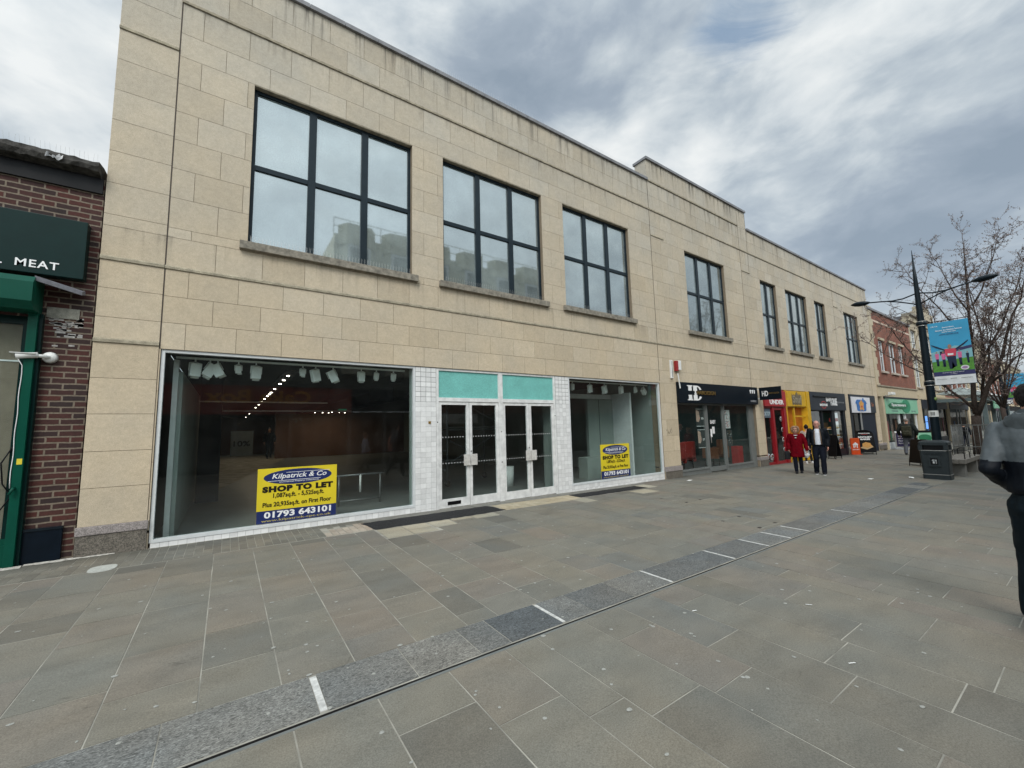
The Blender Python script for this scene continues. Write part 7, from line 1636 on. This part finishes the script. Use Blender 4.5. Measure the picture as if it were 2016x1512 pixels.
wom = person('older woman in a dark red coat and striped top walking towards the camera', 15.5, 5.93, math.radians(-72), 1.53, dict(voxel=.010, hs=1.08,
    knee=[(-.075, -.09, .50), (.085, .03, .49)], ankle=[(-.06, -.10, .09), (.085, .14, .12)], shoulder=[(-.185, .01, 1.42), (.185, .01, 1.42)], elbow=[(-.27, .04, 1.13), (.29, -.02, 1.12)], wrist=[(-.25, -.05, .88), (.31, -.10, .86)], curl=(1.1, .5),
    toe=[(0, -1, 0), (0, -1, -.3)], trousers=NVT, leg_r=(.095, .070, .058), shoes=BSHOE,
    tops=[('coat', RED, [(0, .0, .60, .225, .17), (0, .0, .64, .23, .18), (0, .0, .85, .215, .175), (0, 0, 1.0, .20, .165), (0, .0, 1.2, .20, .155), (0, .01, 1.34, .205, .135), (0, .015, 1.43, .16, .10), (0, .01, 1.475, .08, .07)], True, (.078, .070, .062), dict(fold=.010))],
    extra=[stripes, curls, specs, buttons]))
hb = MB(); hb.bbox(-.14, -.08, -.14, .14, .08, .13, BSHOE, r=.045, M=Matrix.Translation((15.42, 6.19, .50)) @ Matrix.Rotation(.3, 4, 'Z'))
hb.tube([(15.40, 6.15, .58), (15.40, 6.16, .72), (15.44, 6.18, .76), (15.47, 6.22, .72), (15.47, 6.23, .58)], .010, BSHOE, seg=6); tag(hb.build('handbag'), 'small round black handbag hanging from the hand of the woman in red', 'handbag')
def polo(r, T, s, hp, hc):
    b = MB(); b.loft([((0, -.045*s, .96*s), (.105*s, 0, 0), (0, .115*s, 0)), ((0, -.04*s, 1.15*s), (.10*s, 0, 0), (0, .118*s, 0)), ((0, -.035*s, 1.35*s), (.085*s, 0, 0), (0, .105*s, 0)), ((0, -.02*s, 1.45*s), (.070*s, 0, 0), (0, .075*s, 0)), ((0, -.005*s, 1.475*s), (.062*s, 0, 0), (0, .062*s, 0))], WSH, seg=20); remesh(b, 'polo_shirt', r, .010, 2, .005, 10, T=T)
    for e in (-1, 1):
        b = MB(); b.loft([((e*.095*s, -.075*s, .97*s), (.022*s, 0, 0), (0, .085*s, 0)), ((e*.085*s, -.065*s, 1.25*s), (.020*s, 0, 0), (0, .085*s, 0)), ((e*.065*s, -.045*s, 1.44*s), (.016*s, 0, 0), (0, .06*s, 0))], TAN, seg=10); o = b.build('jacket_lining', r); o.data.transform(T)
        b = MB(); b.prism([(0, 0), (.05*s, -.03*s), (.055*s, .015*s), (.01*s, .03*s)] if e > 0 else [(0, 0), (-.05*s, -.03*s), (-.055*s, .015*s), (-.01*s, .03*s)][::-1], (e*.012*s, -.098*s, 1.435*s), XP, ZP, .006, WSH); o = b.build('collar', r); o.data.transform(T)
def fringe(r, T, s, hp, hc):
    b = MB()
    for e in (-1, 1): b.ball(hp((e*.068, .035, .005)), (.016*s, .05*s, .035*s), GRYH, 12)
    b.ball(hp((0, .085, -.005)), (.06*s, .024*s, .045*s), GRYH, 12); o = b.build('hair', r); o.data.transform(T)
person('bald older man in white polo and open dark jacket walking beside the woman in red', 15.75, 5.40, math.radians(-72), 1.71, dict(voxel=.010, skin=M('ruddy skin', (0.56, 0.27, 0.21), .5, var=.08), hs=1.04,
    knee=[(-.10, -.06, .50), (.10, -.10, .51)], ankle=[(-.11, .04, .09), (.09, -.16, .09)], shoulder=[(-.20, .01, 1.43), (.20, .01, 1.43)], elbow=[(-.26, .03, 1.15), (.26, .05, 1.15)], wrist=[(-.27, -.09, .92), (.25, -.04, .90)], curl=(1.0, .5),
    trousers=NVT, leg_r=(.105, .078, .070), pfold=.012, shoes=BSHOE, sole=LETW,
    tops=[('jacket_left_front', JB, [(.125, -.01, .93, .075, .135), (.125, -.01, 1.15, .075, .135), (.12, 0, 1.35, .085, .12), (.10, .01, 1.44, .075, .09)], True, (.082, .072, .056), dict(fold=.010)),
          ('jacket_back', JB, [(0, .035, .92, .20, .10), (0, .035, 1.15, .20, .11), (0, .03, 1.35, .205, .10), (0, .035, 1.44, .16, .075), (0, .04, 1.49, .085, .05)], False, (.08, .07, .05), dict(fold=.008)),
          ('jacket_right_front', JB, [(-.125, -.01, .93, .075, .135), (-.125, -.01, 1.15, .075, .135), (-.12, 0, 1.35, .085, .12), (-.10, .01, 1.44, .075, .09)], False, (.08, .07, .05), dict(fold=.010))],
    extra=[polo, fringe, specs]))
# white carrier bag held between the couple
b = MB(); b.loft([((15.66, 5.74, .42), (.05, .03, 0), (-.02, .05, 0)), ((15.66, 5.74, .50), (.10, .04, 0), (-.03, .09, 0)), ((15.67, 5.74, .62), (.09, .03, 0), (-.03, .08, 0)), ((15.68, 5.73, .72), (.035, .01, 0), (-.01, .03, 0))], M('white carrier bag', (.82, .83, .85), .4), seg=14)
o = remesh(b, 'carrier_bag', None, .010, 1, .022, 16); tag(o, 'crumpled white carrier bag in the hand of the bald man', 'bag')
# customer at the yellow kiosk
def bun(r, T, s, hp, hc):
    b = MB(); b.ball(hp((0, .03, .115)), .042*s, BLKH, 12); o = b.build('hair_bun', r); o.data.transform(T)
KNIT = M('beige knit', (.34, .29, .25), .9, var=.15, scale=40); LEGG = M('black leggings', (.012, .012, .014), .7)
person('woman with a dark hair bun and beige jumper ordering at the yellow kiosk', 19.75, 7.15, math.radians(140), 1.56, dict(voxel=.012, back=True,
    knee=[(-.09, -.02, .50), (.10, .0, .50)], ankle=[(-.12, .0, .09), (.14, .03, .09)], shoulder=[(-.18, -.02, 1.41), (.18, -.02, 1.41)], elbow=[(-.24, -.10, 1.15), (.24, -.10, 1.15)], wrist=[(-.14, -.30, 1.10), (.14, -.30, 1.10)], hand_dir=[(.2, -1, 0), (-.2, -1, 0)], palm=[(0, 0, 1), (0, 0, 1)],
    trousers=LEGG, leg_r=(.085, .055, .042), shoes=WSHOE, sole=LETW, tops=[('jumper', KNIT, [(0, 0, .86, .18, .13), (0, 0, .98, .20, .15), (0, 0, 1.2, .20, .14), (0, 0, 1.36, .19, .12), (0, 0, 1.44, .10, .08)], True, (.08, .075, .05), dict(fold=.012))], extra=[hair_cap(BLKH), bun]))
# walker with rucksack
CAMO = M('olive rucksack', (.045, .045, .030), .8, var=.5, scale=14); OLV = M('dark olive coat', (.020, .024, .022), .8, var=.3); GRT = M('grey trousers', (.075, .08, .095), .8, var=.2)
def rucksack(mat, z=1.15, h=.24, w=.17):
    def f(r, T, s, hp, hc):
        b = MB(); b.bbox(-w*s, .13*s, (z - h)*s, w*s, .31*s, (z + h)*s, mat, r=.05*s); b.bbox(-w*.75*s, .29*s, (z - h*.8)*s, w*.75*s, .36*s, z*s, mat, r=.03*s)
        o = remesh(b, 'rucksack', r, .014, 2, .008, 9, T=T)
    return f
def cap(mat, c2):
    def f(r, T, s, hp, hc):
        b = MB(); b.ball(hp((0, .015, .035)), (.088*s, .105*s, .085*s), mat, 16); o = b.build('woolly_hat', r); o.data.transform(T)
    return f
person('man with an olive rucksack and grey trousers walking away past the opticians', 27.95, 5.75, math.radians(95), 1.82, dict(voxel=.014, back=True,
    knee=[(-.10, -.10, .50), (.10, .05, .48)], ankle=[(-.10, -.12, .09), (.10, .24, .13)], shoulder=[(-.20, .01, 1.43), (.20, .01, 1.43)], elbow=[(-.33, .05, 1.15), (.32, .05, 1.15)], wrist=[(-.30, -.08, .95), (.30, -.12, .95)],
    trousers=GRT, leg_r=(.11, .08, .065), shoes=BSHOE, tops=[('coat', OLV, [(0, 0, .82, .20, .15), (0, 0, 1.0, .21, .16), (0, 0, 1.25, .22, .16), (0, 0, 1.40, .20, .13), (0, 0, 1.49, .10, .08)], True, (.088, .078, .06), dict(fold=.012))], extra=[rucksack(CAMO), cap(M('grey cap', (.22, .19, .17), .8), None)]))
person('stooped person in dark clothes with a black rucksack walking away beside the tree railing', 39.1, 5.33, math.radians(100), 1.58, dict(voxel=.014, back=True, lean=.25, hip=(0, .08, .92), head=(0, -.30, 1.50), neck=(0, -.18, 1.38),
    knee=[(-.10, -.06, .50), (.10, .16, .48)], ankle=[(-.10, -.02, .09), (.10, .38, .14)], shoulder=[(-.20, -.14, 1.36), (.20, -.14, 1.36)], elbow=[(-.32, -.08, 1.08), (.32, -.12, 1.08)], wrist=[(-.30, -.16, .86), (.30, -.22, .86)],
    trousers=NVT, leg_r=(.11, .08, .07), shoes=BSHOE, tops=[('coat', JB, [(0, .08, .80, .20, .15), (0, .05, 1.0, .21, .16), (0, -.05, 1.2, .22, .16), (0, -.13, 1.36, .20, .13), (0, -.18, 1.43, .10, .08)], True, (.088, .078, .06), dict(fold=.012))],
    extra=[rucksack(BLACKP, 1.18, .22), cap(BLACKP, None)]))

def passer(label, x, y, rz, H, coat, legs_, hair):
    person(label, x, y, math.radians(rz), H, dict(voxel=.016, bvoxel=.010, knee=[(-.10, -.12, .50), (.10, .03, .48)], ankle=[(-.10, -.16, .09), (.10, .24, .13)], shoulder=[(-.19, .01, 1.42), (.19, .01, 1.42)], elbow=[(-.27, .05, 1.14), (.27, .02, 1.14)], wrist=[(-.27, -.10, .93), (.26, -.14, .93)],
        trousers=legs_, leg_r=(.10, .072, .058), shoes=BSHOE, tops=[('jacket', coat, [(0, 0, .84, .19, .14), (0, 0, 1.0, .195, .145), (0, 0, 1.22, .205, .145), (0, 0, 1.37, .19, .12), (0, 0, 1.46, .10, .08)], True, (.078, .068, .052), dict(fold=.012))], extra=[hair_cap(hair)]))
passer('passer-by in a pale blue jacket behind the camera, mirrored faintly in the large shop window', 5.1, -3.4, 90, 1.66, M('pale blue jacket', (.42, .46, .55), .8), NVT, SAND)
passer('passer-by in a coral top behind the camera, mirrored faintly in the large shop window', 6.3, -3.5, 90, 1.70, M('coral top', (.55, .20, .13), .8), GRT, BLKH)
passer('dark silhouetted person walking deep inside the empty shop', 2.0, 27.3, 0, 1.72, JB, NVT, BLKH)
